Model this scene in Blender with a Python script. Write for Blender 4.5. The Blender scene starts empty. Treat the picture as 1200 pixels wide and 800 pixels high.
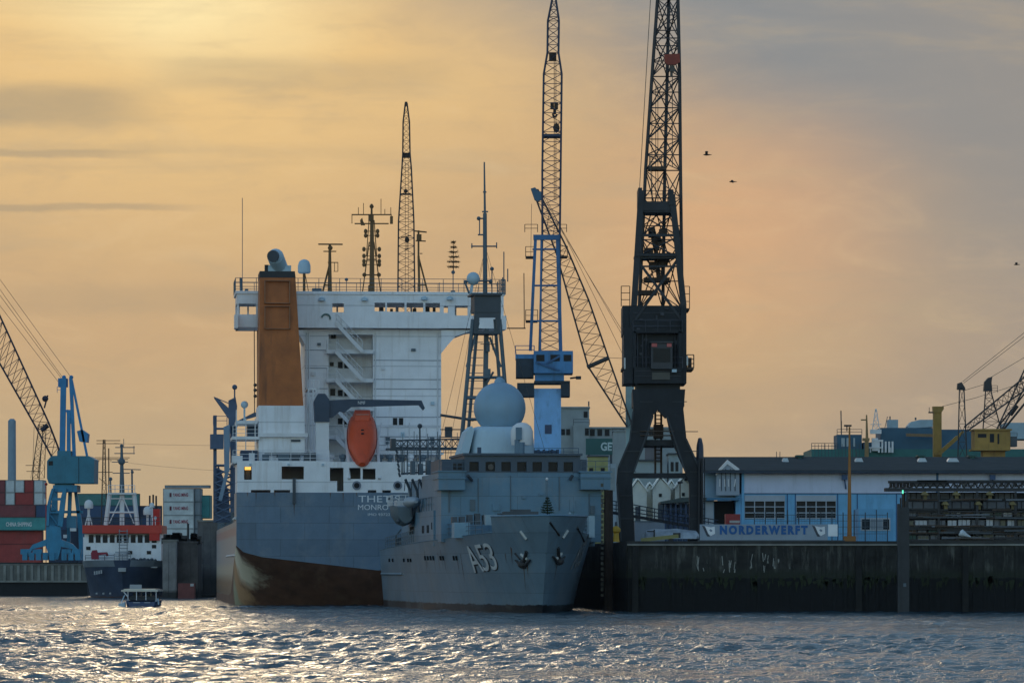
import bpy, math, random
import numpy as np
random.seed(7)
R = math.radians
SC = bpy.context.scene
COL = SC.collection

# ------------------------------------------------------------------ camera
EXPO = 0.84
KD = 1.5                                        # every distance D below is given for a 100 mm lens and scaled by KD
FPX, CX, HY, H = 5000.0, 600.0, 668.0, 3.3      # focal length and horizon of the photograph in its own pixels, camera height
cam = bpy.data.cameras.new('camera'); cam.lens = 150; cam.sensor_width = 36
cam.shift_y = (HY-400)/1200; cam.clip_start = 1; cam.clip_end = 12000
camo = bpy.data.objects.new('camera', cam); COL.objects.link(camo)
camo.location = (0, 0, H); camo.rotation_euler = (R(90), 0, 0); SC.camera = camo
SC.view_settings.view_transform = 'Standard'; SC.view_settings.look = 'None'
SC.view_settings.exposure = EXPO; SC.view_settings.gamma = 1
try:
    SC.cycles.use_denoising = True; SC.cycles.max_bounces = 6; SC.cycles.sample_clamp_indirect = 4
except Exception: pass

# ------------------------------------------------------------------ world and sun
SUN_AZ, SUN_EL = -4.0, 10.0
def s2l(c):
    r = []
    for v in c:
        v = v/255.0
        r.append(v/12.92 if v <= 0.04045 else ((v+0.055)/1.055)**2.4)
    return (r[0], r[1], r[2], 1)
W = bpy.data.worlds.new('World'); SC.world = W; W.use_nodes = True
nt = W.node_tree; nt.nodes.clear()
def NN(t, **kw):
    n = nt.nodes.new(t)
    for k, v in kw.items(): setattr(n, k, v)
    return n
def link(a, b): nt.links.new(a, b)
def MM(op, *a):
    n = NN('ShaderNodeMath', operation=op)
    for i, v in enumerate(a):
        if isinstance(v, (int, float)): n.inputs[i].default_value = v
        else: link(v, n.inputs[i])
    return n.outputs[0]
def SS(v, lo, hi, a=0.0, b=1.0):
    n = NN('ShaderNodeMapRange', interpolation_type='SMOOTHSTEP')
    link(v, n.inputs[0])
    for i, q in enumerate((lo, hi, a, b)): n.inputs[i+1].default_value = q
    return n.outputs[0]
def MIX(f, a, b):
    n = NN('ShaderNodeMix', data_type='RGBA')
    for s, v in ((0, f), (6, a), (7, b)):
        if isinstance(v, (int, float, tuple)): n.inputs[s].default_value = v
        else: link(v, n.inputs[s])
    return n.outputs[2]
tc = NN('ShaderNodeTexCoord'); sp = NN('ShaderNodeSeparateXYZ'); link(tc.outputs['Generated'], sp.inputs[0])
az = MM('MULTIPLY', MM('ARCTAN2', sp.outputs[0], sp.outputs[1]), 57.2958*KD)
el = MM('MULTIPLY', MM('ARCSINE', sp.outputs[2]), 57.2958*KD)
# cloud coordinates: degrees of azimuth and elevation
def CN(sa, se, scale, detail=4, rough=.5, off=0.0, dist=0.0):
    cv = NN('ShaderNodeCombineXYZ'); link(MM('MULTIPLY', az, sa), cv.inputs[0]); link(MM('MULTIPLY', el, se), cv.inputs[1]); cv.inputs[2].default_value = off
    n = NN('ShaderNodeTexNoise'); n.inputs['Scale'].default_value = scale; n.inputs['Detail'].default_value = detail
    n.inputs['Roughness'].default_value = rough; n.inputs['Distortion'].default_value = dist
    link(cv.outputs[0], n.inputs['Vector']); return n.outputs['Fac']
nbig = CN(.10, .22, 1.0, 5, .55, 3.1)
nmid = CN(.14, .75, 1.6, 6, .6, 9.7, .4)
# warm veil: brighter and yellower towards the hidden sun
da = MM('SUBTRACT', az, -6.6); de = MM('SUBTRACT', el, 12.4)
dist = MM('SQRT', MM('ADD', MM('MULTIPLY', MM('MULTIPLY', da, da), .55), MM('MULTIPLY', MM('MULTIPLY', de, de), 1.2)))
dist = MM('ADD', dist, MM('MULTIPLY', MM('SUBTRACT', nbig, .5), 3.2))
warm = MIX(SS(dist, .2, 3.6), s2l((255, 232, 174)), s2l((232, 194, 134)))
warm = MIX(SS(dist, 2.5, 9.0), warm, s2l((200, 167, 126)))
lowc = MIX(SS(az, -10.5, 6), s2l((188, 166, 132)), s2l((178, 157, 130)))
warm = MIX(SS(MM('ADD', el, MM('MULTIPLY', MM('SUBTRACT', nmid, .5), 2.5)), 5.2, 1.2), warm, lowc)
# grey bank rising to the upper right
dg = MM('SUBTRACT', MM('MULTIPLY', az, .409), MM('MULTIPLY', MM('SUBTRACT', 11.48, el), .913))
dg = MM('ADD', dg, MM('MULTIPLY', MM('SUBTRACT', nbig, .5), 2.4))
fine = CN(.35, .9, 1.5, 8, .62, 5.5, .8)
dg = MM('ADD', dg, MM('MULTIPLY', MM('SUBTRACT', fine, .5), .9))
grey = MIX(SS(nmid, .3, .75), s2l((136, 139, 141)), s2l((148, 147, 144)))
veil = MIX(SS(dg, -2.6, 1.6), warm, grey)
peach = MM('MULTIPLY', SS(MM('ABSOLUTE', MM('SUBTRACT', az, 5.0)), 4.5, .5), SS(MM('ABSOLUTE', MM('SUBTRACT', el, 7.0)), 3.2, .3))
veil = MIX(MM('MULTIPLY', peach, .62), veil, s2l((218, 170, 128)))
veil = MIX(MM('MULTIPLY', SS(az, 3.5, 11), .72), veil, s2l((152, 145, 137)))
veil = MIX(SS(az, 14, 60), veil, s2l((105, 116, 132)))  # out-of-view sky on the right, dimmed to keep right-facing flanks dark
# soft darker cloud streaks on the left
st = CN(.12, 2.4, 1.0, 3, .45, 1.7, .2)
bandw = MM('MULTIPLY', SS(el, 6.0, 8.0), SS(az, 2.0, -6.0))
veil = MIX(MM('MULTIPLY', MM('MULTIPLY', SS(st, .55, .75), bandw), .18), veil, s2l((158, 146, 122)))
veil = MIX(MM('MULTIPLY', SS(nmid, .5, .78), .38), veil, s2l((186, 166, 134)))
inv = MM('SUBTRACT', 1.0, MM('MULTIPLY', SS(dg, -2.0, 1.2), .8))
veil = MIX(MM('MULTIPLY', MM('MULTIPLY', SS(fine, .48, .72), inv), .12), veil, s2l((150, 140, 124)))
veil = MIX(MM('MULTIPLY', MM('MULTIPLY', SS(fine, .5, .28), inv), .12), veil, s2l((238, 206, 158)))
def streak(a0, a1, e0, w, amt):
    dd = MM('ABSOLUTE', MM('SUBTRACT', MM('ADD', el, MM('MULTIPLY', MM('SUBTRACT', nmid, .5), .35)), e0))
    return MM('MULTIPLY', MM('MULTIPLY', SS(dd, w, w*.25), MM('MULTIPLY', SS(az, a1+1.2, a1-1.0), SS(az, a0-.8, a0+.6))), amt)
for a0, a1, e0, w, amt in ((-14, -7.9, 8.35, .13, .45), (-14, -6.8, 7.26, .10, .42), (-14, -7.6, 9.25, .6, .5), (-7.0, -1.5, 9.9, .5, .25), (-10, 1, 5.4, .5, .18)):
    veil = MIX(streak(a0, a1, e0, w, amt), veil, s2l((150, 141, 122)))
glow = SS(MM('ABSOLUTE', MM('SUBTRACT', az, -9.0)), 16, 2)
veil = MIX(SS(el, 11.6, 15), veil, MIX(MM('MULTIPLY', glow, SS(el, 36, 16)), s2l((130, 165, 192)), s2l((142, 153, 164))))
bgv = NN('ShaderNodeBackground'); link(veil, bgv.inputs[0]); bgv.inputs[1].default_value = 1.05*2**-EXPO
sky = NN('ShaderNodeTexSky', sky_type='NISHITA'); sky.sun_disc = False
sky.sun_elevation = R(SUN_EL); sky.sun_rotation = R(SUN_AZ); sky.air_density = 1.1; sky.dust_density = 1.0; sky.ozone_density = 2.0
bgs = NN('ShaderNodeBackground'); skm = NN('ShaderNodeMix', data_type='RGBA', blend_type='MULTIPLY'); link(MM('MULTIPLY', SS(az, 15, 60), SS(az, 250, 180)), skm.inputs[0]); link(sky.outputs[0], skm.inputs[6]); skm.inputs[7].default_value = (.42, .47, .55, 1)  # unseen clear sky on the right dimmed as well, to darken right-facing sides
link(skm.outputs[2], bgs.inputs[0]); bgs.inputs[1].default_value = 0.15
vf = MM('MULTIPLY', SS(el, 90, 50), SS(MM('ABSOLUTE', az), 140, 60))
mx = NN('ShaderNodeMixShader'); link(vf, mx.inputs[0]); link(bgs.outputs[0], mx.inputs[1]); link(bgv.outputs[0], mx.inputs[2])
wo = NN('ShaderNodeOutputWorld'); link(mx.outputs[0], wo.inputs[0])
sl = bpy.data.lights.new('sun', 'SUN'); sl.energy = .032; sl.angle = R(4.5); sl.color = (1, .78, .5)
so = bpy.data.objects.new('sun', sl); COL.objects.link(so)
so.rotation_euler = (R(90-SUN_EL), 0, R(180-SUN_AZ)); so.location = (-60, 300, 120)

# ------------------------------------------------------------------ helpers
V = lambda *a: np.array(a, float)
def rot2(t): return math.cos(t), math.sin(t)
class MB:
    def __init__(s): s.v = []; s.f = []
    def add(s, vs, fs):
        k = len(s.v); s.v += [tuple(map(float, p)) for p in vs]; s.f += [tuple(i+k for i in f) for f in fs]; return s
    def hexa(s, b, t):           # b, t: bottom and top loops of n points
        n = len(b)
        return s.add(list(b)+list(t), [tuple(range(n))[::-1], tuple(range(n, 2*n))]+[(i, (i+1) % n, n+(i+1) % n, n+i) for i in range(n)])
    def box(s, x0, x1, y0, y1, z0, z1):
        return s.hexa([(x0, y0, z0), (x1, y0, z0), (x1, y1, z0), (x0, y1, z0)], [(x0, y0, z1), (x1, y0, z1), (x1, y1, z1), (x0, y1, z1)])
    def prism(s, poly, v0, v1):  # polygon in (x, z), thickness along y
        return s.hexa([(x, v0, z) for x, z in poly], [(x, v1, z) for x, z in poly])
    def bar(s, p, q, r, n=5, r2=None):
        p, q = V(*p), V(*q); d = q-p; L = np.linalg.norm(d)
        if L < 1e-6: return s
        d /= L; a = V(0, 0, 1) if abs(d[2]) < .9 else V(1, 0, 0)
        u = np.cross(d, a); u /= np.linalg.norm(u); w = np.cross(d, u); r2 = r if r2 is None else r2
        c = [(math.cos(2*math.pi*i/n+.4), math.sin(2*math.pi*i/n+.4)) for i in range(n)]
        return s.hexa([p+(u*a_+w*b_)*r for a_, b_ in c], [q+(u*a_+w*b_)*r2 for a_, b_ in c])
    def beam(s, p, q, w, h):     # rectangular section, w sideways, h upward
        p, q = V(*p), V(*q); d = q-p; d /= np.linalg.norm(d)
        a = V(0, 0, 1) if abs(d[2]) < .95 else V(0, 1, 0)
        u = np.cross(d, a); u /= np.linalg.norm(u); k = np.cross(u, d)
        o = [(-w/2, -h/2), (w/2, -h/2), (w/2, h/2), (-w/2, h/2)]
        return s.hexa([p+u*a_+k*b_ for a_, b_ in o], [q+u*a_+k*b_ for a_, b_ in o])
    def path(s, pts, r, n=4):
        for a, b in zip(pts, pts[1:]): s.bar(a, b, r, n)
        return s
    def lathe(s, c, prof, n=20, axis=2):   # prof: (radius, height)
        vs = []; fs = []
        for r, h in prof:
            for i in range(n):
                a = 2*math.pi*i/n; e = [r*math.cos(a), r*math.sin(a), h]
                if axis == 1: e = [e[0], e[2], e[1]]
                if axis == 0: e = [e[2], e[0], e[1]]
                vs.append((c[0]+e[0], c[1]+e[1], c[2]+e[2]))
        m = len(prof)
        for j in range(m-1):
            for i in range(n): fs.append((j*n+i, j*n+(i+1) % n, (j+1)*n+(i+1) % n, (j+1)*n+i))
        fs.append(tuple(range(n))[::-1]); fs.append(tuple((m-1)*n+i for i in range(n)))
        return s.add(vs, fs)
    def ball(s, c, r, n=16, sz=1.0, zmin=-1.0):
        pr = []
        for j in range(n//2+1):
            t = -math.pi/2+math.pi*j/(n//2)
            if math.sin(t) >= zmin-1e-6: pr.append((max(r*math.cos(t), 1e-3), r*sz*math.sin(t)))
        return s.lathe(c, pr, n)
    def wall(s, x0, x1, z0, z1, y0, y1, holes=()):
        xs = sorted({x0, x1, *[h[0] for h in holes], *[h[1] for h in holes]}); zs = sorted({z0, z1, *[h[2] for h in holes], *[h[3] for h in holes]})
        xs = [x for x in xs if x0 <= x <= x1]; zs = [z for z in zs if z0 <= z <= z1]
        solid = lambda i, j: 0 <= i < len(xs)-1 and 0 <= j < len(zs)-1 and not any(h[0]-1e-6 <= (xs[i]+xs[i+1])/2 <= h[1]+1e-6 and h[2] <= (zs[j]+zs[j+1])/2 <= h[3] for h in holes)
        for i in range(len(xs)-1):
            for j in range(len(zs)-1):
                if not solid(i, j): continue
                a, b, c, d = xs[i], xs[i+1], zs[j], zs[j+1]
                s.add([(a, y0, c), (b, y0, c), (b, y0, d), (a, y0, d)], [(0, 1, 2, 3)]); s.add([(a, y1, c), (b, y1, c), (b, y1, d), (a, y1, d)], [(3, 2, 1, 0)])
                if not solid(i-1, j): s.add([(a, y0, c), (a, y0, d), (a, y1, d), (a, y1, c)], [(0, 1, 2, 3)])
                if not solid(i+1, j): s.add([(b, y0, c), (b, y0, d), (b, y1, d), (b, y1, c)], [(3, 2, 1, 0)])
                if not solid(i, j-1): s.add([(a, y0, c), (b, y0, c), (b, y1, c), (a, y1, c)], [(3, 2, 1, 0)])
                if not solid(i, j+1): s.add([(a, y0, d), (b, y0, d), (b, y1, d), (a, y1, d)], [(0, 1, 2, 3)])
        return s
    def loft(s, secs, closed=True, cap=True):
        n = len(secs[0]); vs = [p for q in secs for p in q]; fs = []
        for j in range(len(secs)-1):
            for i in range(n if closed else n-1): fs.append((j*n+i, j*n+(i+1) % n, (j+1)*n+(i+1) % n, (j+1)*n+i))
        if cap: fs += [tuple(range(n))[::-1], tuple((len(secs)-1)*n+i for i in range(n))]
        return s.add(vs, fs)
    def rail(s, pts, h=1.1, sp_=2.0, r=.035, rows=2):
        for a, b in zip(pts, pts[1:]):
            a, b = V(*a), V(*b); L = np.linalg.norm(b-a); n = max(1, int(L/sp_))
            for k in range(n+1):
                p = a+(b-a)*k/n; s.bar(p, p+V(0, 0, h), r, 4)
            for k in range(rows): s.bar(a+V(0, 0, h*(k+1)/rows), b+V(0, 0, h*(k+1)/rows), r*.8, 4)
        return s
    def lattice(s, secs, r, rb, bays, xb=False):
        n = len(secs[0])
        for k, (A, B) in enumerate(zip(secs, secs[1:])):
            A = [V(*p) for p in A]; B = [V(*p) for p in B]; m = bays[k] if isinstance(bays, (list, tuple)) else bays
            for i in range(n): s.bar(A[i], B[i], r, 4)
            for j in range(m):
                t0, t1 = j/m, (j+1)/m
                for i in range(n):
                    i2 = (i+1) % n
                    a0, a1 = A[i]+(B[i]-A[i])*t0, A[i2]+(B[i2]-A[i2])*t0
                    b0, b1 = A[i]+(B[i]-A[i])*t1, A[i2]+(B[i2]-A[i2])*t1
                    s.bar(a0, a1, rb, 3)
                    if xb: s.bar(a0, b1, rb, 3); s.bar(a1, b0, rb, 3)
                    elif (j+i) % 2: s.bar(a0, b1, rb, 3)
                    else: s.bar(a1, b0, rb, 3)
            for i in range(n): s.bar(B[i], B[(i+1) % n], rb, 3)
        return s
    def xform(s, fn): s.v = [tuple(fn(p)) for p in s.v]; return s
    def obj(s, name, mat, parent=None, smooth=False, label=None):
        me = bpy.data.meshes.new(name); me.from_pydata(s.v, [], s.f); me.materials.append(mat)
        if smooth:
            for p in me.polygons: p.use_smooth = True
            me.set_sharp_from_angle(angle=R(40))
        o = bpy.data.objects.new(name, me); COL.objects.link(o)
        if parent is not None: o.parent = parent.o if isinstance(parent, Thing) else parent
        if label: o['label'] = label
        return o
class Thing:
    """An Empty at the base of one thing; p() gives the local point seen at a photo pixel at local depth v."""
    def __init__(s, name, label, cat, D, x=None, X=None, z=0.0, rot=0.0, group=None):
        D = D*KD; s.X = X if X is not None else (x-CX)/FPX*D; s.D = D; s.z = z; s.c, s.s = rot2(rot)
        o = bpy.data.objects.new(name, None); COL.objects.link(o); o.location = (s.X, D, z); o.rotation_euler = (0, 0, rot); o.empty_display_size = 1
        o['label'] = label; o['category'] = cat
        if group: o['group'] = group
        s.o = o
    def p(s, x, y, v=0.0):
        k = (x-CX)/FPX
        u = (k*(s.D+v*s.c)-s.X+v*s.s)/(s.c-k*s.s); Y = s.D+u*s.s+v*s.c
        return V(u, v, H+(HY-y)/FPX*Y-s.z)
    def x(s, x, v=0.0): return s.p(x, 0, v)[0]
    def zz(s, y, v=0.0): return H+(HY-y)/FPX*(s.D+v*s.c)-s.z
    def rect(s, x0, x1, y0, y1, v): return s.x(x0, v), s.x(x1, v), s.zz(y1, v), s.zz(y0, v)   # u0, u1, z0, z1
    def pbox(s, mb, x0, x1, y0, y1, v0, v1):
        a, b, c, d = s.rect(x0, x1, y0, y1, v0); mb.box(a, b, v0, v1, c, d); return mb
    def ppoly(s, mb, pts, v0, v1):
        q = [s.p(a, b, v0) for a, b in pts]; mb.prism([(w[0], w[2]) for w in q], v0, v1); return mb
    def sec(s, a, b, v, d):
        return [s.p(a[0], a[1], v-d/2), s.p(b[0], b[1], v-d/2), s.p(b[0], b[1], v+d/2), s.p(a[0], a[1], v+d/2)]
    def secs(s, L, v, d):        # L: (xl, xr, y[, depth factor])
        out = []
        for e in L: out.append(s.sec((e[0], e[2]), (e[1], e[2]), v, d*(e[3] if len(e) > 3 else 1)))
        return out
def single(o, label, cat, group=None, kind=None):
    if label: o['label'] = label
    if cat: o['category'] = cat
    if group: o['group'] = group
    if kind: o['kind'] = kind
    return o
def copy_tree(o, parent=None):
    c = o.copy(); COL.objects.link(c)
    if parent is not None: c.parent = parent
    for ch in [k for k in bpy.data.objects if k.parent == o]: copy_tree(ch, c)
    return c
def text_mb(txt, size=1.0, depth=.03, spacing=1.0, bold=0.0):
    cu = bpy.data.curves.new('lettering', 'FONT'); cu.body = txt; cu.size = size; cu.extrude = depth; cu.space_character = spacing; cu.offset = bold; cu.resolution_u = 3
    cu.align_x = 'LEFT'; o = bpy.data.objects.new('lettering', cu); COL.objects.link(o)
    dg_ = bpy.context.evaluated_depsgraph_get(); me = bpy.data.meshes.new_from_object(o.evaluated_get(dg_))
    mb = MB(); vs = [v.co[:] for v in me.vertices]; fs = [tuple(p.vertices) for p in me.polygons]
    bpy.data.objects.remove(o); bpy.data.meshes.remove(me); bpy.data.curves.remove(cu)
    mb.v = vs; mb.f = fs; return mb
def text_fit(txt, u0, u1, z0, z1, v, depth=.03, bold=0.0):   # stretch lettering to a rectangle facing the camera (-y)
    mb = text_mb(txt, 1.0, depth, 1.0, bold); xs = [p[0] for p in mb.v]; ys = [p[1] for p in mb.v]
    a, b, c, d = min(xs), max(xs), min(ys), max(ys)
    mb.v = [(u0+(x-a)/(b-a)*(u1-u0), v-z*1.0, z0+(y-c)/(d-c)*(z1-z0)) for x, y, z in mb.v]; return mb

# ------------------------------------------------------------------ materials
MATS = {}
def mat(name, col, rough=.6, metal=0.0, var=.12, dirt=None, dirt_amt=0.0, dirt_scale=(1.2, 1.2, .15), bump=0.0, bands=None, scale=.6, spec=.4, emit=None, seams=None, plates=None, patches=None):
    """procedural paint: base colour with mottling, vertical streaks of dirt and rust, optional horizontal paint bands (z, colour)."""
    if name in MATS: return MATS[name]
    m = bpy.data.materials.new(name); m.use_nodes = True; t = m.node_tree; n = t.nodes; L = t.links
    b = n['Principled BSDF']; b.inputs['Roughness'].default_value = rough; b.inputs['Metallic'].default_value = metal
    b.inputs['Specular IOR Level'].default_value = spec
    tcn = n.new('ShaderNodeTexCoord')
    def noise(sc, vecscale=(1, 1, 1), det=4, rg=.6):
        mp = n.new('ShaderNodeMapping'); mp.inputs['Scale'].default_value = vecscale; L.new(tcn.outputs['Object'], mp.inputs[0])
        q = n.new('ShaderNodeTexNoise'); q.inputs['Scale'].default_value = sc; q.inputs['Detail'].default_value = det; q.inputs['Roughness'].default_value = rg
        L.new(mp.outputs[0], q.inputs['Vector']); return q.outputs['Fac']
    def mixc(f, a, c, typ='MIX'):
        x = n.new('ShaderNodeMix'); x.data_type = 'RGBA'; x.blend_type = typ
        for s_, v_ in ((0, f), (6, a), (7, c)):
            if isinstance(v_, (int, float, tuple)): x.inputs[s_].default_value = v_
            else: L.new(v_, x.inputs[s_])
        return x.outputs[2]
    def rng(f, lo, hi, a=0, c=1):
        x = n.new('ShaderNodeMapRange'); L.new(f, x.inputs[0])
        for i_, q_ in enumerate((lo, hi, a, c)): x.inputs[i_+1].default_value = q_
        return x.outputs[0]
    c4 = lambda c: (c[0], c[1], c[2], 1)
    cur = c4(col)
    f = noise(scale, (1, 1, 1), 5, .6)
    cur = mixc(rng(f, .3, .7), mixc(1.0, cur, (1-var, 1-var, 1-var, 1), 'MULTIPLY'), mixc(1.0, cur, (1+var, 1+var, 1+var, 1), 'MULTIPLY'))
    if dirt:
        g = noise(1.0, dirt_scale, 6, .7); cur = mixc(rng(g, .52, .74, 0, dirt_amt), cur, c4(dirt))
    if bands:
        sx = n.new('ShaderNodeSeparateXYZ'); L.new(tcn.outputs['Object'], sx.inputs[0])
        w = n.new('ShaderNodeMath'); w.operation = 'MULTIPLY_ADD'; L.new(noise(1.1, (1, 1, .4), 4, .7), w.inputs[0]); w.inputs[1].default_value = .5; L.new(sx.outputs[2], w.inputs[2])
        for z, c, soft in bands:     # colour below height z
            cur = mixc(rng(w.outputs[0], z+.25+soft, z+.25-soft), cur, c4(c))
    if patches:                  # stains and painted light: centre, radius, colour
        for ce, rad_, pc in patches:
            vm = n.new('ShaderNodeVectorMath'); vm.operation = 'DISTANCE'; L.new(tcn.outputs['Object'], vm.inputs[0]); vm.inputs[1].default_value = ce
            ad = n.new('ShaderNodeMath'); ad.operation = 'MULTIPLY_ADD'; L.new(noise(.8, (1, 1, .5), 6, .7), ad.inputs[0]); ad.inputs[1].default_value = rad_*1.3; L.new(vm.outputs['Value'], ad.inputs[2])
            cur = mixc(rng(ad.outputs[0], rad_*1.75, rad_*1.25), cur, c4(pc))
    if plates:                   # welded plates: slight tone steps and thin seams on the named axes
        sp3 = n.new('ShaderNodeSeparateXYZ'); L.new(tcn.outputs['Object'], sp3.inputs[0]); cb3 = n.new('ShaderNodeCombineXYZ')
        L.new(sp3.outputs[0 if plates == 'x' else 1], cb3.inputs[0]); L.new(sp3.outputs[2], cb3.inputs[1])
        bk3 = n.new('ShaderNodeTexBrick'); bk3.inputs['Scale'].default_value = 1; bk3.inputs['Brick Width'].default_value = 4.6; bk3.inputs['Row Height'].default_value = 1.55; bk3.inputs['Mortar Size'].default_value = .022; bk3.inputs['Mortar Smooth'].default_value = .3
        bk3.inputs['Color1'].default_value = (.88, .88, .88, 1); bk3.inputs['Color2'].default_value = (1.08, 1.08, 1.08, 1); bk3.inputs['Mortar'].default_value = (.62, .60, .58, 1)
        L.new(cb3.outputs[0], bk3.inputs['Vector']); cur = mixc(1.0, cur, bk3.outputs['Color'], 'MULTIPLY')
        g3 = noise(1.0, (2.6, 2.6, .10), 6, .75); cur = mixc(rng(g3, .60, .74, 0, .5), cur, (.15, .10, .07, 1))
        g4 = noise(.5, (.5, .5, .5), 5, .7); cur = mixc(rng(g4, .50, .68, 0, .35), cur, (.30, .31, .31, 1))
    if seams:                    # plate seams every `seams` metres of height
        sx2 = n.new('ShaderNodeSeparateXYZ'); L.new(tcn.outputs['Object'], sx2.inputs[0])
        fr = n.new('ShaderNodeMath'); fr.operation = 'PINGPONG'; L.new(sx2.outputs[2], fr.inputs[0]); fr.inputs[1].default_value = seams
        cur = mixc(rng(fr.outputs[0], 0.02, .09, .35, 0), cur, (.12, .13, .15, 1))
    if isinstance(cur, tuple): b.inputs['Base Color'].default_value = cur
    else: L.new(cur, b.inputs['Base Color'])
    if bump:
        bp = n.new('ShaderNodeBump'); bp.inputs['Strength'].default_value = bump; bp.inputs['Distance'].default_value = .1
        L.new(noise(1.5, (1, 1, 1), 3), bp.inputs['Height']); L.new(bp.outputs[0], b.inputs['Normal'])
    if emit: b.inputs['Emission Color'].default_value = c4(emit[0]); b.inputs['Emission Strength'].default_value = emit[1]
    MATS[name] = m; return m
WHITE = mat('white_ship_paint', (.87, .87, .88), .45, var=.07, dirt=(.42, .34, .27), dirt_amt=.42, dirt_scale=(1.5, 1.5, .12), seams=1.45)
WHITEP = mat('clean_white_paint', (.74, .74, .74), .45, var=.05, dirt=(.4, .33, .26), dirt_amt=.2)
NAVY = mat('blue_grey_hull_paint', (.122, .19, .265), .42, plates='x', var=.10, dirt=(.09, .12, .15), dirt_amt=.5, dirt_scale=(.8, .8, .08), bump=.05)
BROWN = mat('brown_funnel_paint', (.46, .135, .03), .55, var=.2, dirt=(.10, .04, .02), dirt_amt=.8, dirt_scale=(1, 1, .1))
SOOT = mat('sooty_black_steel', (.03, .03, .032), .6)
DARK = mat('dark_opening', (.012, .014, .018), .7)
GLASS = mat('dark_window_glass', (.012, .018, .025), .2, spec=.12)
ORANGE = mat('orange_grp', (.75, .10, .03), .45, var=.10, dirt=(.3, .05, .03), dirt_amt=.4)
GREYW = mat('warship_grey_paint', (.115, .225, .315), .45, plates='x', var=.09, dirt=(.12, .16, .18), dirt_amt=.4, dirt_scale=(.9, .9, .1), bump=.05)
GREYD = mat('dark_grey_steel', (.06, .075, .09), .5, var=.15)
GREYM = mat('mast_grey_paint', (.10, .14, .17), .5, var=.1)
DOME = mat('pale_grey_radome', (.26, .40, .51), .5, var=.06, dirt=(.3, .32, .34), dirt_amt=.25)
DOMEL = mat('light_grey_housing', (.46, .60, .68), .5, var=.06, dirt=(.25, .22, .18), dirt_amt=.3)
BLACK = mat('black_crane_steel', (.013, .018, .025), .5, spec=.25, var=.35, dirt=(.035, .04, .045), dirt_amt=.5, bump=.05)
RUST = mat('rusty_dark_steel', (.07, .045, .03), .7, var=.3)
MASTB = mat('brown_mast_paint', (.16, .085, .03), .6, var=.2)
CBLUE = mat('pale_blue_crane_paint', (.27, .56, .92), .5, var=.12, dirt=(.05, .10, .18), dirt_amt=.55, dirt_scale=(1.6, 1.6, .5))
CBLUE2 = mat('blue_crane_steel', (.045, .15, .32), .5, var=.15, dirt=(.03, .03, .04), dirt_amt=.5)
TEAL = mat('turquoise_crane_paint', (.035, .24, .40), .5, var=.15, dirt=(.03, .08, .1), dirt_amt=.5, dirt_scale=(1, 1, .2))
TEALB = mat('bright_blue_crane_paint', (.025, .22, .46), .45, var=.15)
LATT = mat('dark_lattice_steel', (.05, .045, .045), .6, var=.2)
CABLE = mat('steel_cable', (.10, .085, .07), .6)
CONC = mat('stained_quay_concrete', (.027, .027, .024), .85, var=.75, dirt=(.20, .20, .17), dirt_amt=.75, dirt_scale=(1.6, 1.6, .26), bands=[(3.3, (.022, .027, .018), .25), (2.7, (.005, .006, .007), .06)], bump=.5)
CONCL = mat('pale_quay_concrete', (.17, .17, .15), .85, var=.3, dirt=(.05, .05, .045), dirt_amt=.8, dirt_scale=(.6, .6, .12), bands=[(1.9, (.02, .022, .024), .2)], bump=.3)
COPE = mat('quay_coping_stone', (.22, .215, .19), .8, var=.3)
RED = mat('red_paint', (.55, .03, .02), .5, var=.15)
YELLOW = mat('yellow_paint', (.55, .33, .03), .5, var=.2, dirt=(.15, .08, .02), dirt_amt=.5)
GREENL = mat('dark_green_paint', (.02, .10, .09), .5)
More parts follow.
